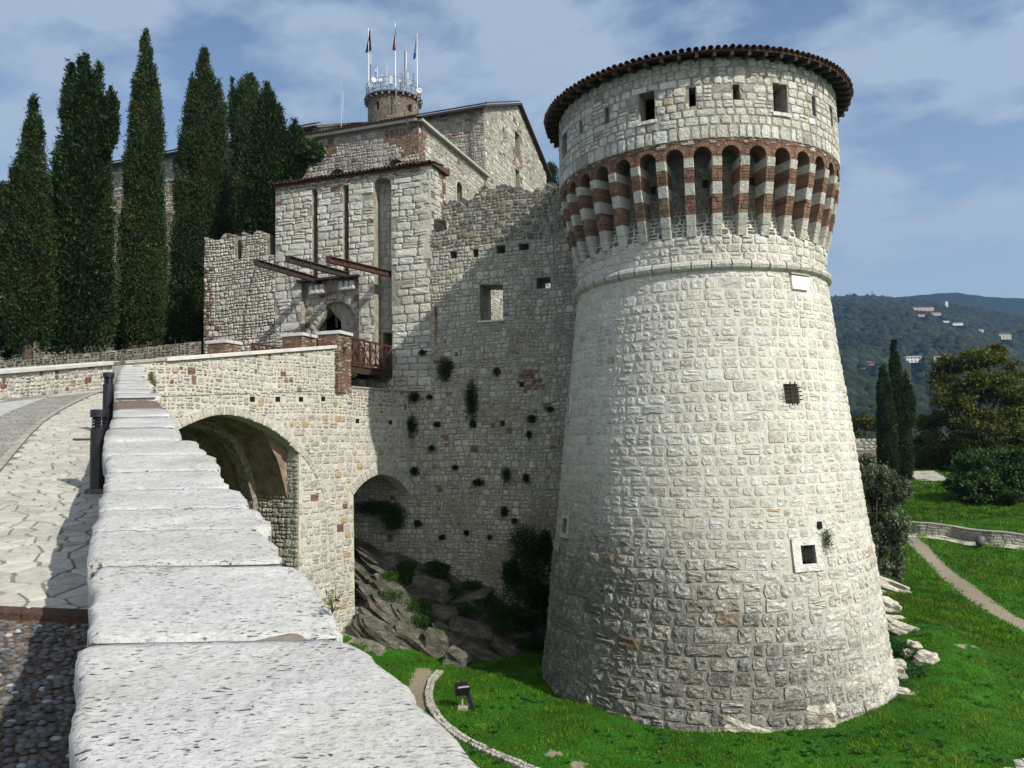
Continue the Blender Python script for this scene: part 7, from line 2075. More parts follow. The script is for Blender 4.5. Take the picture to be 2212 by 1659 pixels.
cyp_px(40.5, 690, [(183, 577, 583), (230, 562, 602), (300, 552, 628), (360, 545, 648), (420, 520, 655), (480, 512, 625), (560, 508, 600), (660, 512, 600)], [(608, 235, 360, 34), (640, 262, 400, 50)], 17000, 'bushy conifer leaning over the gatehouse roof', 6, flat=.4, tuft=.40)
p = at(672, 330, 40); leafy('cypress_branch', p, .75, .6, .65, 1500, .26, [(.020, .042, .014), (.035, .06, .02)], 'conifer branch reaching right in front of the keep wall', 'branch', 8, mat='conifer')
p = at(1192, 430, 72); cypress((p.x, 72, p.z - 4), [(0, .9), (3, 1.1), (5, .9), (6.6, .6), (7.4, .1)], [], 2600, 'small evergreen top showing beside the round tower above the ruined wall', 9, group='')
for i, (u, v, w, h, Y, lb) in enumerate([(118, 700, 30, 66, 40, 'dark shrub between the first and second cypress'), (258, 690, 26, 72, 43, 'dark shrub between the second and third cypress'), (360, 690, 30, 80, 47, 'dark shrub between the third and fourth cypress'), (20, 720, 50, 60, 41, 'dark shrub at the far left behind the first cypress'), (470, 640, 50, 110, 49, 'dark shrubs behind the battlemented wall')]):
    c = at(u, v, Y); k = Y / FPX; leafy('dark_shrub', c, w * k, .9, h * k, 3800, .26, [(.016, .034, .012), (.024, .046, .015), (.012, .024, .01)], lb, 'shrub', 60 + i, mat='conifer')
# terrace ground under the cypresses
TV = [];
tp1 = [tw(-9, -.12, -.2), tw(TL, -.12, -.2)]
mk('terrace_ground', [tw(-30, -.3, -.3), tw(TL + 2.5, -.3, -.3), (-9, 56, 7.0), (-60, 66, 6.4)], [(0, 1, 2, 3)], M['ground'], None, [(.3, 0, 0, 1)] * 4, kind='structure')
# right side: cypress pair, olive, autumn trees, bushes
def gbase(u, v): return gpx(u, v, 30, 120)
b = gbase(1938, 1040); Yc = b.y
cyp_px(Yc, 1042, [(735, 1934, 1940), (780, 1928, 1948), (850, 1918, 1958), (930, 1912, 1966), (1000, 1908, 1968), (1035, 1915, 1962)], [(1952, 800, 940, 34)], 7000, 'tall slim cypress on the lawn beyond the round tower', 11, tuft=.5, group='cypresses beyond the tower')
cyp_px(Yc - 2, 1044, [(788, 1906, 1914), (840, 1898, 1926), (900, 1893, 1934), (980, 1895, 1940), (1035, 1900, 1935)], [(1897, 822, 860, 16)], 5000, 'shorter cypress on the left of the tall slim one', 12, tuft=.45, group='cypresses beyond the tower')
def broadleaf(base, blobs, n, size, cols, lb, seed, trunk=.2, group=None):
    """trunk, limbs and a crown of clumps: blobs = [(dx, dy, dz, rx, ry, rz)...]"""
    r = random.Random(seed); root = empty('broadleaf_tree', lb, 'tree', group=group); B = Vector(base); hz_ = min(b[2] for b in blobs)
    MB().tube([B - Vector((0, 0, .4)), B + Vector((.1, 0, hz_ * .6)), B + Vector((0, 0, hz_ + .3))], [trunk, trunk * .8, trunk * .6], 8).build('trunk', M['bark'], root)
    lm = MB(); Vs = []; Cs = []
    tv = sum(b[3] * b[5] for b in blobs)
    for bi, (dx, dy, dz, rx, ry, rz) in enumerate(blobs):
        c = B + Vector((dx, dy, dz)); lm.tube([B + Vector((0, 0, hz_ * .5)), B + Vector((dx * .5, dy * .5, hz_ * .5 + (dz - hz_ * .5) * .6)), c], [trunk * .5, trunk * .3, trunk * .1], 5)
        m = int(n * rx * rz / tv); sub = [(Vector((r.gauss(0, 1), r.gauss(0, 1), r.gauss(0, 1))).normalized() * r.uniform(.45, .95)) for _ in range(14)]
        tint = r.uniform(.75, 1.2)
        for i in range(m):
            s_ = sub[r.randrange(14)]; d = s_ + Vector((r.gauss(0, .17), r.gauss(0, .17), r.gauss(0, .15)))
            p = c + Vector((d.x * rx, d.y * ry, d.z * rz)); a = Vector((r.gauss(0, 1), r.gauss(0, 1), r.gauss(0, 1) + .2)).normalized(); b = a.orthogonal().normalized(); q = a.cross(b); w = r.uniform(0, PI); b = b * math.cos(w) + q * math.sin(w); s = size * r.uniform(.6, 1.3)
            Vs.append((tuple(p - b * s * .35), tuple(p + b * s * .35), tuple(p + a * s))); col = cols[r.randrange(len(cols))]; v = r.uniform(.7, 1.25) * tint; Cs.append((col[0] * v, col[1] * v, col[2] * v, 0))
    lm.build('limbs', M['bark'], root); V = np.array(Vs).reshape(-1, 3); o = np_mesh('crown', V, np.arange(len(V)).reshape(-1, 3), M['leaf'], np.repeat(np.array(Cs), 3, 0)); o.parent = root
    return root
def blobpx(base, Y, L):
    out = []
    for (u, v, w, h, dy) in L:
        p = at(u, v, Y); out.append((p.x - base.x, dy, p.z - base.z, w * Y / FPX, w * Y / FPX * .9, h * Y / FPX))
    return out
Ya = 84.; bA = Vector((at(2095, 1000, Ya).x, Ya, Gz(at(2095, 1000, Ya).x, Ya)))
AUT = [(.11, .105, .012), (.06, .085, .012), (.13, .115, .014), (.035, .06, .012), (.045, .075, .012)]
broadleaf(bA, blobpx(bA, Ya, [(2045, 805, 44, 32, 0), (2100, 785, 52, 32, -1), (2145, 768, 32, 26, 0), (2190, 815, 52, 38, 1), (2030, 862, 42, 36, -2), (2085, 855, 62, 50, -2), (2150, 850, 62, 45, -1), (2022, 925, 46, 42, 0), (2080, 935, 64, 48, -3), (2155, 930, 68, 50, -2), (2215, 900, 52, 50, 0), (2060, 985, 62, 42, -2), (2215, 975, 52, 44, 1), (2015, 985, 40, 40, 1), (2130, 990, 60, 40, -2), (2200, 1010, 60, 30, 0)]), 70000, .30, AUT, 'large broadleaf tree turning yellow at the right edge', 21, .4)
Yb = 62.; bB = Vector((at(2150, 1090, Yb).x, Yb, Gz(at(2150, 1090, Yb).x, Yb)))
GRN = [(.028, .065, .016), (.04, .085, .02), (.02, .05, .013), (.055, .10, .028)]
broadleaf(bB, blobpx(bB, Yb, [(2100, 1018, 48, 34, 0), (2150, 1000, 54, 34, 0), (2200, 1010, 54, 44, 0), (2085, 1058, 40, 32, -1), (2150, 1055, 56, 38, -1), (2205, 1070, 50, 40, -1), (2060, 1050, 22, 22, 0)]), 32000, .24, GRN, 'low spreading green tree over the shaded lawn at the right', 22, .15)
Yd = 96.; bD = Vector((at(1870, 960, Yd).x, Yd, Gz(at(1870, 960, Yd).x, Yd))); broadleaf(bD, blobpx(bD, Yd, [(1862, 915, 28, 22, 0), (1890, 925, 28, 24, 0), (1845, 940, 22, 20, 0)]), 6000, .28, [(.09, .09, .015), (.06, .07, .014)], 'yellow-green bush beside the slim cypresses', 23, .12)
Ye = 90.; bE = Vector((at(2000, 1000, Ye).x, Ye, Gz(at(2000, 1000, Ye).x, Ye))); broadleaf(bE, blobpx(bE, Ye, [(1985, 960, 32, 32, 0), (2005, 985, 34, 28, 0), (1975, 995, 30, 24, 0), (1990, 1015, 34, 20, 0)]), 10000, .28, [(.035, .05, .02), (.05, .06, .03)], 'dim grey-green bush between the cypresses and the yellowing tree', 24, .12)
b = gpx(1893, 1265, 30, 60); Yo = b.y
OLV = [(.13, .15, .09), (.09, .11, .06), (.19, .21, .14), (.06, .075, .04)]
broadleaf(b, blobpx(b, Yo, [(1895, 1030, 34, 36, 0), (1935, 1062, 34, 32, 0), (1890, 1090, 34, 36, .5), (1925, 1125, 36, 36, -.3), (1895, 1170, 34, 38, 0), (1930, 1180, 28, 38, 0), (1885, 1010, 28, 28, 1), (1905, 1230, 30, 30, 0), (1935, 1225, 18, 24, 0)]), 34000, .13, OLV, 'grey-green olive tree at the right side of the tower', 25, .16)
# ivy mass on the bank next to the tower
Yi = 30.6
p = at(1142, 1235, Yi); ib = empty('ivy_bush', 'tall dark ivy bush growing between curtain wall and tower foot', 'bush')
IV = [(.012, .028, .008), (.018, .04, .011), (.026, .052, .014)]
for (u, v, w, h) in ((1135, 1175, 38, 42), (1150, 1225, 48, 50), (1135, 1280, 52, 45), (1170, 1300, 40, 40), (1105, 1240, 20, 30), (1178, 1180, 14, 34)):
    c = at(u, v, Yi + (0 if u > 1110 else .6)); leafy('foliage', c, w * Yi / FPX, .9, h * Yi / FPX, 3800, .11, IV, '', '', int(u + v), parent=ib)
# plants hanging on walls
wp = [(963, 800, 18, 26, 'wide green plant with dry tips on the wall under the niche stone'), (970, 790, 14, 12, 'small dry tuft just above the wide wall plant'), (915, 762, 9, 6, 'flat dark tuft below the rust streak'), (1075, 803, 9, 9, 'faint brownish tuft right of the niche stone'), (1021, 850, 16, 38, 'long dark hanging caper plant in the middle of the curtain wall'),
      (898, 858, 13, 12, 'dark fern-like plant where the low coping meets the curtain wall'), (892, 912, 15, 20, 'dark hanging clump below the fern-like plant'), (930, 858, 7, 5, 'small tuft right of the fern-like plant'), (945, 917, 6, 5, 'little tuft by the left putlog hole'), (1023, 915, 6, 8, 'green tuft in the middle putlog hole'), (1150, 905, 12, 9, 'bushy tuft near the tower on the curtain wall'),
      (1145, 938, 6, 8, 'small dark tuft just below the bushy one'), (935, 968, 8, 7, 'green tuft over the small arch, lone in the grey masonry'), (1095, 1020, 10, 14, 'hanging tuft low on the wall left of the tower'), (1138, 1030, 8, 8, 'dark tuft beside the hanging one, nearer the tower'), (1035, 1042, 14, 9, 'wide low tuft above the bank'), (985, 1010, 6, 5, 'tiny tuft left of the wide low one'), (1092, 1105, 9, 12, 'plant in a hole high over the ivy bush'),
      (1190, 885, 8, 5, 'thin tuft close to the tower edge'), (898, 1018, 10, 10, 'tuft at the crown of the small arch'), (905, 1130, 9, 8, 'dark tuft low beside the small arch'), (958, 1160, 8, 6, 'tuft just above the rock strata'), (1010, 1150, 6, 6, 'tiny tuft above the rock strata'), (1113, 1125, 7, 6, 'small tuft over the ivy bush to the left'), (1060, 1160, 5, 5, 'very small tuft right above the bank')]
for i, (u, v, w, h, lb) in enumerate(wp):
    s, t = CP.px(u, v); c = CP(s, t, .12); k = c[1] / FPX
    hang = h * k * 1.2 if ('hang' in lb or 'long' in lb) else 0
    leafy('wall_plant', c, w * k, .16, h * k, 260 + w * h * 4, .075, IV + [(.03, .065, .016), (.045, .09, .022), (.045, .07, .02)] * (2 if 'green' in lb or 'dry' in lb else 0) + [(.14, .12, .05)] * (1 if 'dry' in lb or 'brown' in lb else 0), lb, 'wall plant', 500 + i, hang=hang)
for (u, v, w, h, lb, Y, cols) in ((741, 752, 7, 20, 'green plant growing on the brick pillar at the bridge end', 31.0, GRN), (328, 828, 9, 30, 'small shrub rooted at the far end of the pitted coping', 22.6, [(.07, .10, .02), (.10, .12, .03)]), (760, 808, 10, 9, 'pale green weed under the narrow drawbridge', 32.0, [(.12, .16, .04), (.07, .10, .02)]), (820, 818, 22, 12, 'dark plants in the shade under the drawbridge', 33.6, IV)):
    c = at(u, v, Y); k = Y / FPX; leafy('wall_plant', c, w * k, .15, h * k, 500, .07, cols, lb, 'wall plant', int(u))
c = at(718, 1298, 2.15); leafy('wall_plant', c, .024, .03, .034, 34, .022, [(.09, .13, .02), (.14, .17, .03), (.16, .10, .03)], 'small leafy twig at the right edge of the near coping', 'wall plant', 77)
s_, t_ = tpx(1778, 1135); q = TF(s_, t_ - .25, .12); leafy('wall_plant', q, .16, .14, .26, 500, .07, GRN, 'green plant hanging from a hole above the framed tower window', 'wall plant', 79, hang=.35)
s_, t_ = tpx(*zc(2400, 1200, 1.843)(955, 1235)); tblock('drain_hole', s_ - .08, t_ - .1, s_ + .06, t_ + .1, -.1, .06, M['dark'], tower)
# bank greenery and ivy patches
for i, (u, v, w, h, lb) in enumerate([(905, 1290, 60, 26, 'green undergrowth on the left of the bank'), (870, 1262, 30, 16, 'patch of weeds below the small arch'), (1035, 1345, 60, 22, 'dark undergrowth in the middle of the bank'), (930, 1250, 34, 18, 'weeds on the strata under the curtain wall'), (820, 1095, 44, 14, 'dark creeper hanging inside the small arch'), (860, 1115, 22, 26, 'creeper trailing at the right side of the small arch'), (1100, 1340, 40, 22, 'weeds left of the ivy bush'), (885, 1190, 14, 36, 'slender weeds standing before the curtain wall foot'), (960, 1385, 24, 14, 'weeds between the foot boulders'), (1185, 1345, 26, 18, 'low weeds in the tower shade')]):
    if i in (4, 5): s, t = CP.px(u, v); c = Vector(CP(s, t, .4))
    else: c = gpx(u, v) + Vector((0, 0, .05))
    k = c.y / FPX; leafy('undergrowth', c, w * k * 1.25, .6, h * k * 1.1, 3000, .10, [(.025, .075, .012), (.038, .10, .016), (.018, .045, .01)], lb, 'undergrowth', 700 + i, stems=False)
bankv = random.Random(55)
gr_list = [(845, 1300, 30, 14), (900, 1320, 36, 16), (965, 1285, 40, 16), (1000, 1330, 34, 14), (1050, 1310, 36, 16), (1075, 1365, 40, 18), (880, 1235, 22, 12), (940, 1235, 24, 12), (1020, 1275, 24, 10), (1130, 1360, 34, 18), (990, 1360, 26, 12), (1110, 1300, 20, 16), (850, 1255, 26, 12), (915, 1350, 30, 14), (1030, 1240, 20, 8), (960, 1235, 18, 9), (1080, 1335, 30, 14), (1150, 1400, 36, 12)]
for i, (u, v, w, h) in enumerate(gr_list):
    c = gpx(u, v) + Vector((0, -.2, .22)); k = c.y / FPX
    leafy('bank_plants', c, w * k, .6, h * k, 2400, .09, [(.03, .085, .014), (.045, .115, .02), (.02, .05, .012)], '', '', 900 + i, parent=outcrop)
# ivy and broad weeds at the right foot of the tower and by the front lawn
for i, (u, v, w, h, n) in enumerate([(1950, 1405, 30, 24, 2600), (1965, 1450, 38, 24, 3000), (1945, 1480, 26, 16, 1600), (1930, 1390, 20, 22, 1500)]):
    c = gpx(u, v); k = c.y / FPX; leafy('ivy_patch', c + Vector((0, 0, .02)), w * k, .9, h * k * .6, n, .10, [(.02, .075, .014), (.03, .10, .02), (.045, .12, .03)], ['ivy patch right of the tower, below the white rocks', 'largest ivy patch at the lower right of the tower', 'low ivy at the right corner of the tower foot', 'ivy climbing between the cream rocks and the tower'][i], 'ivy', 800 + i, stems=False)
rng = random.Random(123)
wd = MB()
for i in range(520):
    u = rng.uniform(1000, 2200); v = rng.uniform(1350, 1659); p = gpx(u, v, 13, 60)
    if math.hypot(p.x - TC[0], p.y - TC[1]) < 5.9 or p.y > 46 or (u < 1180 and v < 1450): continue
    if noise.noise(Vector((p.x * .5, p.y * .5, 7))) < -.05: continue
    rr = rng.uniform(.08, .22)
    for q in range(16):
        a = rng.uniform(0, 2 * PI); d = rr * rng.random(); s = rng.uniform(.03, .06); x, y = p.x + d * math.cos(a), p.y + d * math.sin(a); z = p.z + rng.uniform(.05, .11); th = rng.uniform(0, PI)
        g = rng.uniform(.7, 1.3)
        wd.add([(x - s * math.cos(th), y - s * math.sin(th), z), (x + s * .5 * math.sin(th), y - s * .5 * math.cos(th), z + rng.uniform(-.02, .02)), (x + s * math.cos(th), y + s * math.sin(th), z), (x - s * .5 * math.sin(th), y + s * .5 * math.cos(th), z + rng.uniform(-.02, .02))], [(0, 1, 2, 3)], (.030 * g, .115 * g, .018 * g))
wd.build('broad_weeds', M['leaf'], kind='stuff')
fw = MB()
for i in range(90):
    u = rng.uniform(980, 1500); v = rng.uniform(1470, 1655); p = gpx(u, v, 13, 40); z = p.z + .12; s = .016
    if math.hypot(p.x - TC[0], p.y - TC[1]) < 5.9: continue
    fw.add([(p.x - s, p.y, z), (p.x, p.y - s, z + .004), (p.x + s, p.y, z), (p.x, p.y + s, z + .006)], [(0, 1, 2, 3)], (.55, .48, .03))
fw.build('yellow_flowers', M['leaf'], kind='stuff')

# ------------------------------------------------------------------ lamps on the lawn
def floodlight(u, vb, u2, v2, lb):
    f = empty('floodlight', lb, 'floodlight'); b = gpx((u + 1008) / 2 if False else u, vb); h = at(998, 1488, b.y)
    m = MB(); ax = frame(.35, 0, .25)
    m.box(h, .40, .30, .30, ax=ax, bev=.03); m.build('housing', M['black_paint'], f)
    m = MB(); m.box(h + ax[1] * .16, .36, .02, .26, ax=ax); m.build('glass', M['black_paint'], f)
    for i in range(5):
        m = MB(); m.box(h - ax[1] * .16 + ax[2] * (-.1 + i * .05), .34, .03, .012, ax=ax); m.build('cooling_fin', M['black_paint'], f)
    g = Vector((h.x + .02, h.y, Gz(h.x, h.y))); m = MB(); m.tube([h + ax[0] * -.2 + ax[2] * -.05, h + ax[0] * -.17 - Vector((0, 0, .28)), h + ax[0] * .17 - Vector((0, 0, .28)), h + ax[0] * .2 + ax[2] * -.05], .016, 6); m.build('yoke', M['black_paint'], f)
    m = MB(); m.tube([h - Vector((0, 0, .28)), Vector((h.x, h.y, Gz(h.x, h.y)))], .03, 8); m.build('post', M['grey_stone'], f)
    m = MB(); m.box((g.x, g.y, g.z + .04), .3, .3, .12, bev=.02); m.build('concrete_base', M['grey_stone'], f)
    a = at(1008, 1492, b.y); c = at(1022, 1532, b.y - .1); m = MB(); d = (c - a); L = d.length; d.normalize(); ey = Vector((0, 1, 0)); m.box((a + c) / 2, L, .05, .13, ax=(d, ey, d.cross(ey)), bev=.01); m.build('visor', M['black_paint'], f)
floodlight(1005, 1532, 0, 0, 'black floodlight on a stand in the near moat grass')
b = gpx(2118, 1183); f2 = empty('garden_spotlight', 'small round dark spotlight on the lawn before the low wall', 'spotlight'); ex, ey, ez = frame(.6, .5, 0)
m = MB(); pts = [(.0, -.22), (.16, -.2), (.24, -.08), (.25, .12), (.22, .16), (0, .17)]
c = b + Vector((0, 0, .38)); V = []; n = 14
for (r_, z_) in pts:
    for k in range(n): V.append(tuple(c + ex * r_ * math.cos(2 * PI * k / n) + ey * r_ * math.sin(2 * PI * k / n) + ez * z_ * 1.4))
m.add(V, [(q * n + k, q * n + (k + 1) % n, q * n + n + (k + 1) % n, q * n + n + k) for q in range(5) for k in range(n)]); m.build('housing', M['dull_metal'], f2, smooth=True)
MB().tube([b, c], .04, 6).build('post', M['dull_metal'], f2)
# broken walls and steps on the far terrace
def smallwall(u0, u1, vt, vb, Y, lb, nm='ruined_wall'):
    o = empty(nm, lb, 'wall'); a = at(u0, vb, Y); b = at(u1, vb, Y); t = at((u0 + u1) / 2, vt, Y); P = Plane((a.x, Y), (1, 0), (0, -1)); L = b.x - a.x; h = t.z - a.z
    mk('wall', [P(0, a.z - 1, 0), P(L, a.z - 1, 0), P(L, t.z, 0), P(0, t.z, 0), P(0, t.z, -.5), P(L, t.z, -.5)], [(0, 1, 2, 3), (3, 2, 5, 4)], M['mortar_dark'], o)
    masonry(o, voronoi(0, L, a.z, t.z, (.24, .34), (.35, .7), rng, .07, .3), P, M['far_stone'], lambda s, t, r: ((*cream(r, .3, .48), .3), 'stone'), rng, .05, .02, maxn=60)
smallwall(1846, 1895, 947, 974, 80, 'ruined grey wall beyond the tower under the yellow-green bush')
smallwall(1852, 1900, 985, 1000, 74, 'lower terrace wall below the ruined grey wall')
stp = empty('stone_steps', 'pale worn stone steps between the slim cypresses and the green tree', 'steps')
b = gpx(2015, 1040, 30, 120)
for i in range(6):
    m = MB(); m.box((b.x, b.y + i * .42, b.z + .08 + i * .14), 3.0 - i * .1, .44, .16, (*cream(rng, .36, .46), .3), bev=.02); m.build('step', M['far_stone'], stp)

# ------------------------------------------------------------------ hills, houses, masts
def hill_h(rho, Y):
    crest = np.interp(rho, [-.6, .2, .34, .405, .44, .48, .56, .643, .75, 1.2], [.05, .12, .168, .1715, .1705, .168, .157, .141, .13, .10])
    t = np.clip((Y - 260) / (1650 - 260), 0, 1.35); z1 = -45 + (crest * 1650 + 45) * np.where(t < 1, t ** 1.15, 1 - (t - 1) * .8)
    return z1 + 10 * np.sin(rho * 26 + Y * .006) * np.clip(t * (1 - t) * 4, 0, 1) + 6 * np.sin(rho * 55 - Y * .011) * np.clip(t, 0, 1) * np.clip((1.05 - t) * 3, 0, 1)
rho = np.linspace(-.5, 1.25, 260); Yh = np.concatenate([np.linspace(190, 1650, 150), np.linspace(1670, 2300, 14)]); RH, YH = np.meshgrid(rho, Yh)
ZH = hill_h(RH, YH); ZH += 2.5 * np.sin(RH * YH * .05) * np.sin(YH * .06); nx_, ny_ = len(rho), len(Yh)
idx = np.arange(nx_ * ny_).reshape(ny_, nx_); FF = np.stack([idx[:-1, :-1].ravel(), idx[:-1, 1:].ravel(), idx[1:, 1:].ravel(), idx[1:, :-1].ravel()], 1)
np_mesh('wooded_hill', np.stack([(RH * YH).ravel(), YH.ravel(), ZH.ravel()], 1), FF, M['far_hill'], kind='structure')
def ridge(rho): return np.interp(rho, [-.5, .3, .44, .50, .56, .64, .8, 1.3], [.10, .15, .166, .1745, .176, .1675, .16, .12])
Yr = np.array([2200, 2400, 2600, 2800]); fr_ = np.array([.3, .75, 1.0, .7]); V = np.stack([(rho[None, :] * Yr[:, None]).ravel(), np.repeat(Yr, len(rho)), (fr_[:, None] * ridge(rho)[None, :] * 2600 + 2.5 * np.sin(rho * 60)[None, :] + 1 * np.sin(rho * 260)[None, :]).ravel()], 1)
idx = np.arange(len(rho) * 4).reshape(4, -1); FF = np.stack([idx[:-1, :-1].ravel(), idx[:-1, 1:].ravel(), idx[1:, 1:].ravel(), idx[1:, :-1].ravel()], 1)
np_mesh('far_ridge', V, FF, M['far_hill'], kind='structure')
mk('valley_floor', [(-3000, 126, -46), (4500, 126, -46), (4500, 2900, -46), (-3000, 2900, -46)], [(0, 1, 2, 3)], M['far_hill'], None, kind='structure')
# woodland crowns on the hill
rs = np.random.RandomState(9); nT = 15000
import bmesh
bm_ = bmesh.new(); bmesh.ops.create_icosphere(bm_, subdivisions=1, radius=1.0); bv = np.array([v.co[:] for v in bm_.verts]); bf = np.array([[v.index for v in f.verts] for f in bm_.faces]); bm_.free()
tt = rs.uniform(0, 1, nT); Yt = 330 + (1690 - 330) * tt ** .75; rt_ = rs.uniform(.34, .70, nT); Zt = hill_h(rt_, Yt) + 2.5 * np.sin(rt_ * Yt * .05) * np.sin(Yt * .06)
sz = rs.uniform(3.0, 7.5, nT); keepm = np.ones(nT, bool)
houses = [(1995, 672, 46, 11, 1400, 2, 'long villa with terracotta roof high on the wooded hill'), (1988, 684, 20, 7, 1380, 1, 'small white house wing below the terracotta villa'), (2022, 682, 22, 9, 1380, 2, 'white house right below the terracotta villa'), (2042, 697, 18, 6, 1300, 1, 'pale house left of the long low pair on the slope'), (2068, 703, 26, 8, 1300, 1, 'long low white house on the slope'),
          (2120, 718, 10, 9, 1180, 2, 'narrow white house beside the tall cream one'), (2172, 733, 26, 15, 1150, 3, 'tall cream house with brown roof at the right of the hill'), (1978, 783, 40, 15, 980, 2, 'white modern house behind the slim cypresses'), (2030, 783, 24, 15, 980, 2, 'white house partly behind the yellowing tree'), (2118, 760, 32, 7, 1050, 1, 'pale flat-roofed house above the yellowing tree'),
          (1880, 790, 18, 11, 950, 1, 'brown house low on the hill left of the cypresses'), (1915, 784, 7, 10, 950, 1, 'small orange house just left of the slim cypress'), (1858, 797, 24, 4, 940, 1, 'low grey roof at the left of the lower slope'), (2008, 848, 22, 6, 800, 1, 'dim grey house in the trees low on the hill'), (2100, 724, 48, 5, 1160, 1, 'long grey-blue greenhouse roof on the slope'), (1824, 665, 12, 3, 1450, 1, 'small white roof near the crest beside the tower')]
wallm = {}
for i, (u, v, w, h, Y, fl_, lb) in enumerate(houses):
    # the house stands where its sight line meets the hill
    r = ray(u, v + h / 2); Yq = 300.0
    while Yq < 1700 and r[2] * Yq > float(hill_h(np.array(r[0]), np.array(Yq))): Yq += 5
    Y = Yq; c = at(u, v, Y); W_ = w * Y / FPX; Hh = h * Y / FPX * .95; Dp = max(W_ * .5, 8)
    d2 = (rt_ * Yt - c.x) ** 2 + (Yt - Y) ** 2; keepm &= ~(((np.abs(rt_ - c.x / Y) < (w / 2 + 3) / FPX) & (Yt < Y + 5) & (Yt > Y - 110)) | (d2 < (W_ * .6) ** 2))
    hs = empty('house', lb, 'house', group='houses on the wooded hill'); col = (.62, .62, .60)
    if 'cream' in lb: col = (.50, .44, .33)
    if 'brown house' in lb: col = (.22, .13, .09)
    if 'orange' in lb: col = (.45, .22, .11)
    if 'terracotta' in lb: col = (.45, .38, .32)
    if 'grey' in lb: col = (.25, .27, .29)
    roof_c = (.14, .08, .06) if ('terracotta' in lb or 'cream' in lb or 'low white' in lb or 'pale house' in lb) else ((.3, .3, .3) if 'flat' in lb or 'modern' in lb else (.17, .12, .10))
    if 'terracotta' in lb: roof_c = (.26, .10, .07)
    kk = str(col)
    if kk not in wallm: wallm[kk] = mat_simple('house_wall_paint', col, .9, .1, .3, .15)
    rk2 = 'r' + str(roof_c)
    if rk2 not in wallm: wallm[rk2] = mat_simple('house_roof', roof_c, .9, .1, .5, .2)
    m = MB(); m.box((c.x, Y + Dp / 2, c.z + Hh * .4), W_, Dp, Hh * .84); m.build('wall', wallm[kk], hs)
    m = MB(); zt_ = c.z + Hh * .82; o_ = .6
    m.add([(c.x - W_ / 2 - o_, Y - o_, zt_), (c.x + W_ / 2 + o_, Y - o_, zt_), (c.x + W_ / 2 + o_, Y + Dp + o_, zt_), (c.x - W_ / 2 - o_, Y + Dp + o_, zt_), (c.x - W_ / 2 + Dp * .3, Y + Dp / 2, zt_ + Hh * .24), (c.x + W_ / 2 - Dp * .3, Y + Dp / 2, zt_ + Hh * .24)], [(0, 1, 5, 4), (1, 2, 5), (2, 3, 4, 5), (3, 0, 4), (3, 2, 1, 0)]); m.build('roof', wallm[rk2], hs)
    nw = max(1, int(W_ / 4))
    for f in range(fl_):
        for k in range(nw):
            m = MB(); m.box((c.x - W_ / 2 + W_ * (k + .5) / nw, Y - .02, c.z + Hh * .84 * (f + .55) / fl_), 1.3, .12, min(1.6, Hh * .5 / fl_)); m.build('window', M['dark'], hs)
sel = keepm; Xc = (rt_ * Yt)[sel]; Yc_ = Yt[sel]; Zc = Zt[sel]; sc = sz[sel]; nT = len(Xc)
V = bv[None] * (sc[:, None, None] * np.stack([rs.uniform(.8, 1.3, nT), rs.uniform(.8, 1.2, nT), rs.uniform(.7, 1.25, nT)], 1)[:, None, :]) * (1 + rs.uniform(-.22, .22, (nT, len(bv), 1))) + np.stack([Xc, Yc_, Zc + sc * .45], 1)[:, None, :]
F_ = (bf[None] + (np.arange(nT) * len(bv))[:, None, None]).reshape(-1, 3); base = rs.uniform(.75, 1.3, nT) * (1 + .35 * np.sin(Xc * .012) * np.sin(Yc_ * .013)); kind_ = rs.uniform(0, 1, nT)
col = np.stack([np.where(kind_ < .2, .026, np.where(kind_ < .5, .016, .009)) * base, np.where(kind_ < .2, .032, np.where(kind_ < .5, .026, .017)) * base, np.where(kind_ < .2, .014, .010) * base, np.zeros(nT)], 1)
np_mesh('hill_woodland', V.reshape(-1, 3), F_, M['far_leaf'], np.repeat(col, len(bv), 0), kind='stuff')
for (u, vt, vb, th, lb) in ((1836, 632, 650, .9, 'leftmost thick radio mast on the hill crest'), (1841, 634, 650, .5, 'thinner radio mast close to the leftmost thick one'), (1884, 628, 648, .9, 'tallest radio mast on the hill crest'), (1897, 636, 650, .3, 'thin radio mast just right of the tallest one'), (1917, 637, 650, .25, 'fourth faint thin mast counted leftwards from the right end of the crest'), (1944, 635, 650, .3, 'faint thin mast, second from the right on the crest'), (1964, 637, 652, .25, 'rightmost faint thin mast on the crest')):
    Yq = 1660; a = at(u, vt, Yq); b = at(u, vb + 4, Yq); o = empty('radio_mast', lb, 'mast', group='radio masts on the hill crest')
    m = MB().tube([b, a], [th * 1.6, th * .6], 4); m.build('shaft', M['dull_metal'], o)
    m = MB()
    for k in range(4): c = b + (a - b) * (.45 + .15 * k); m.tube([c - Vector((th * 2.2, 0, 0)), c + Vector((th * 2.2, 0, 0))], th * .5, 4)
    m.build('crossbars', M['dull_metal'], o)
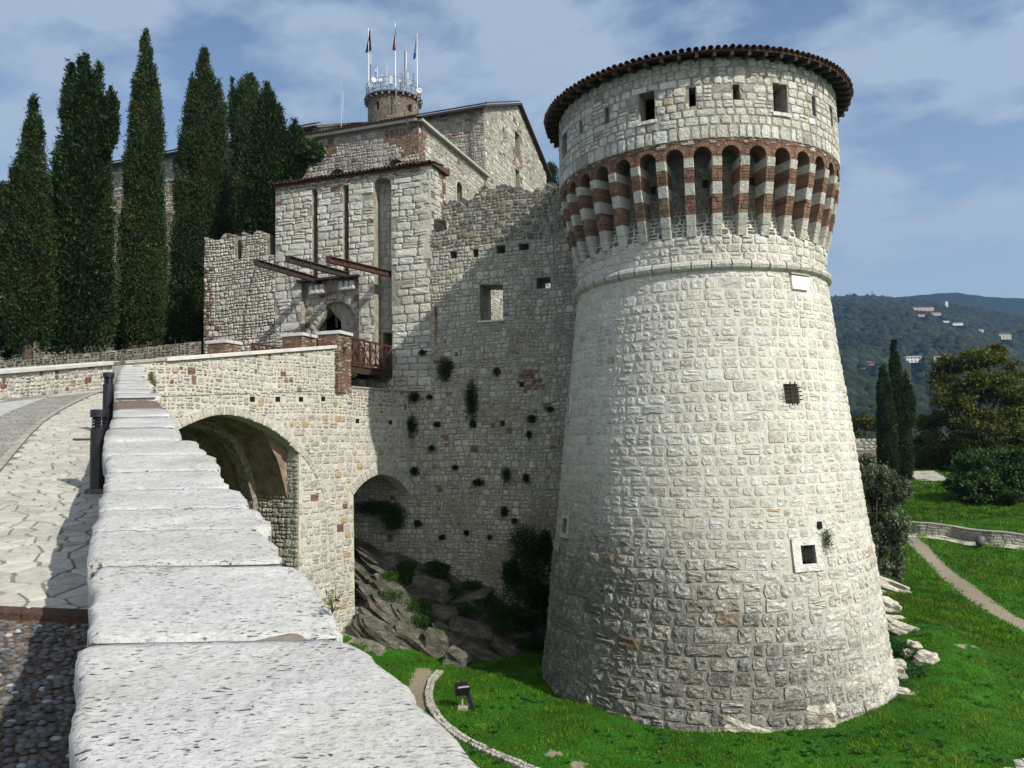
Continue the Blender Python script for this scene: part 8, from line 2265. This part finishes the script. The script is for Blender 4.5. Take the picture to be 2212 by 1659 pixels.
a = at(2044, 654, 1600); b = at(2044, 668, 1600); tag(MB().box((a + b) / 2, 5, 5, (a - b).length).add([tuple(a + Vector((x, y, 0))) for x, y in ((-2.5, -2.5), (2.5, -2.5), (2.5, 2.5), (-2.5, 2.5))] + [tuple(a + Vector((0, 0, 4)))], [(0, 1, 4), (1, 2, 4), (2, 3, 4), (3, 0, 4)]).build('church_tower', M['white_stone']), 'small white tower on the crest of the wooded hill', 'tower')
# pointed trees on the crest
for i, (u, v, w, h, lb) in enumerate(((1828, 640, 8, 14, 'narrow pointed tree on the crest left of the leftmost mast'), (1814, 652, 14, 14, 'broad dark tree on the crest nearest the round tower'), (1862, 640, 10, 14, 'pointed tree on the crest between the thick masts'), (1848, 652, 20, 10, 'low wide tree on the crest under the leftmost masts'), (2117, 668, 8, 14, 'pointed tree on the crest right of the small white tower'), (2160, 670, 6, 12, 'small pointed tree farthest right on the crest'))):
    Yq = 1640; c = at(u, v + h / 2, Yq); k = Yq / FPX; m = MB(); m.lathe([(w * k * .5, -h * k), (w * k * .45, -h * k * .2), (w * k * .25, h * k * .2), (.3, h * k * .5)], (c.x, c.y, c.z), 7, (.012, .02, .009)); root = empty('crest_tree', lb, 'tree', group='trees on the hill crest'); m.build('crown', M['far_leaf'], root); MB().tube([(c.x, c.y, c.z - h * k * 1.6), (c.x, c.y, c.z)], 1.0, 5).build('trunk', M['bark'], root)
# ------------------------------------------------------------------ air
hzm = D.materials.new('haze_air'); hzm.use_nodes = True; nt = hzm.node_tree; nt.nodes.clear(); oo = nt.nodes.new('ShaderNodeOutputMaterial'); pv = nt.nodes.new('ShaderNodeVolumePrincipled')
pv.inputs['Color'].default_value = (.40, .63, 1, 1); pv.inputs['Density'].default_value = .00014; pv.inputs['Anisotropy'].default_value = .5; nt.links.new(pv.outputs[0], oo.inputs['Volume'])
m = MB(); m.box((700, 1430, 212), 7800, 3100, 530); hzo = m.build('haze', hzm, None, kind='stuff')
SC.cycles.volume_max_steps = 64
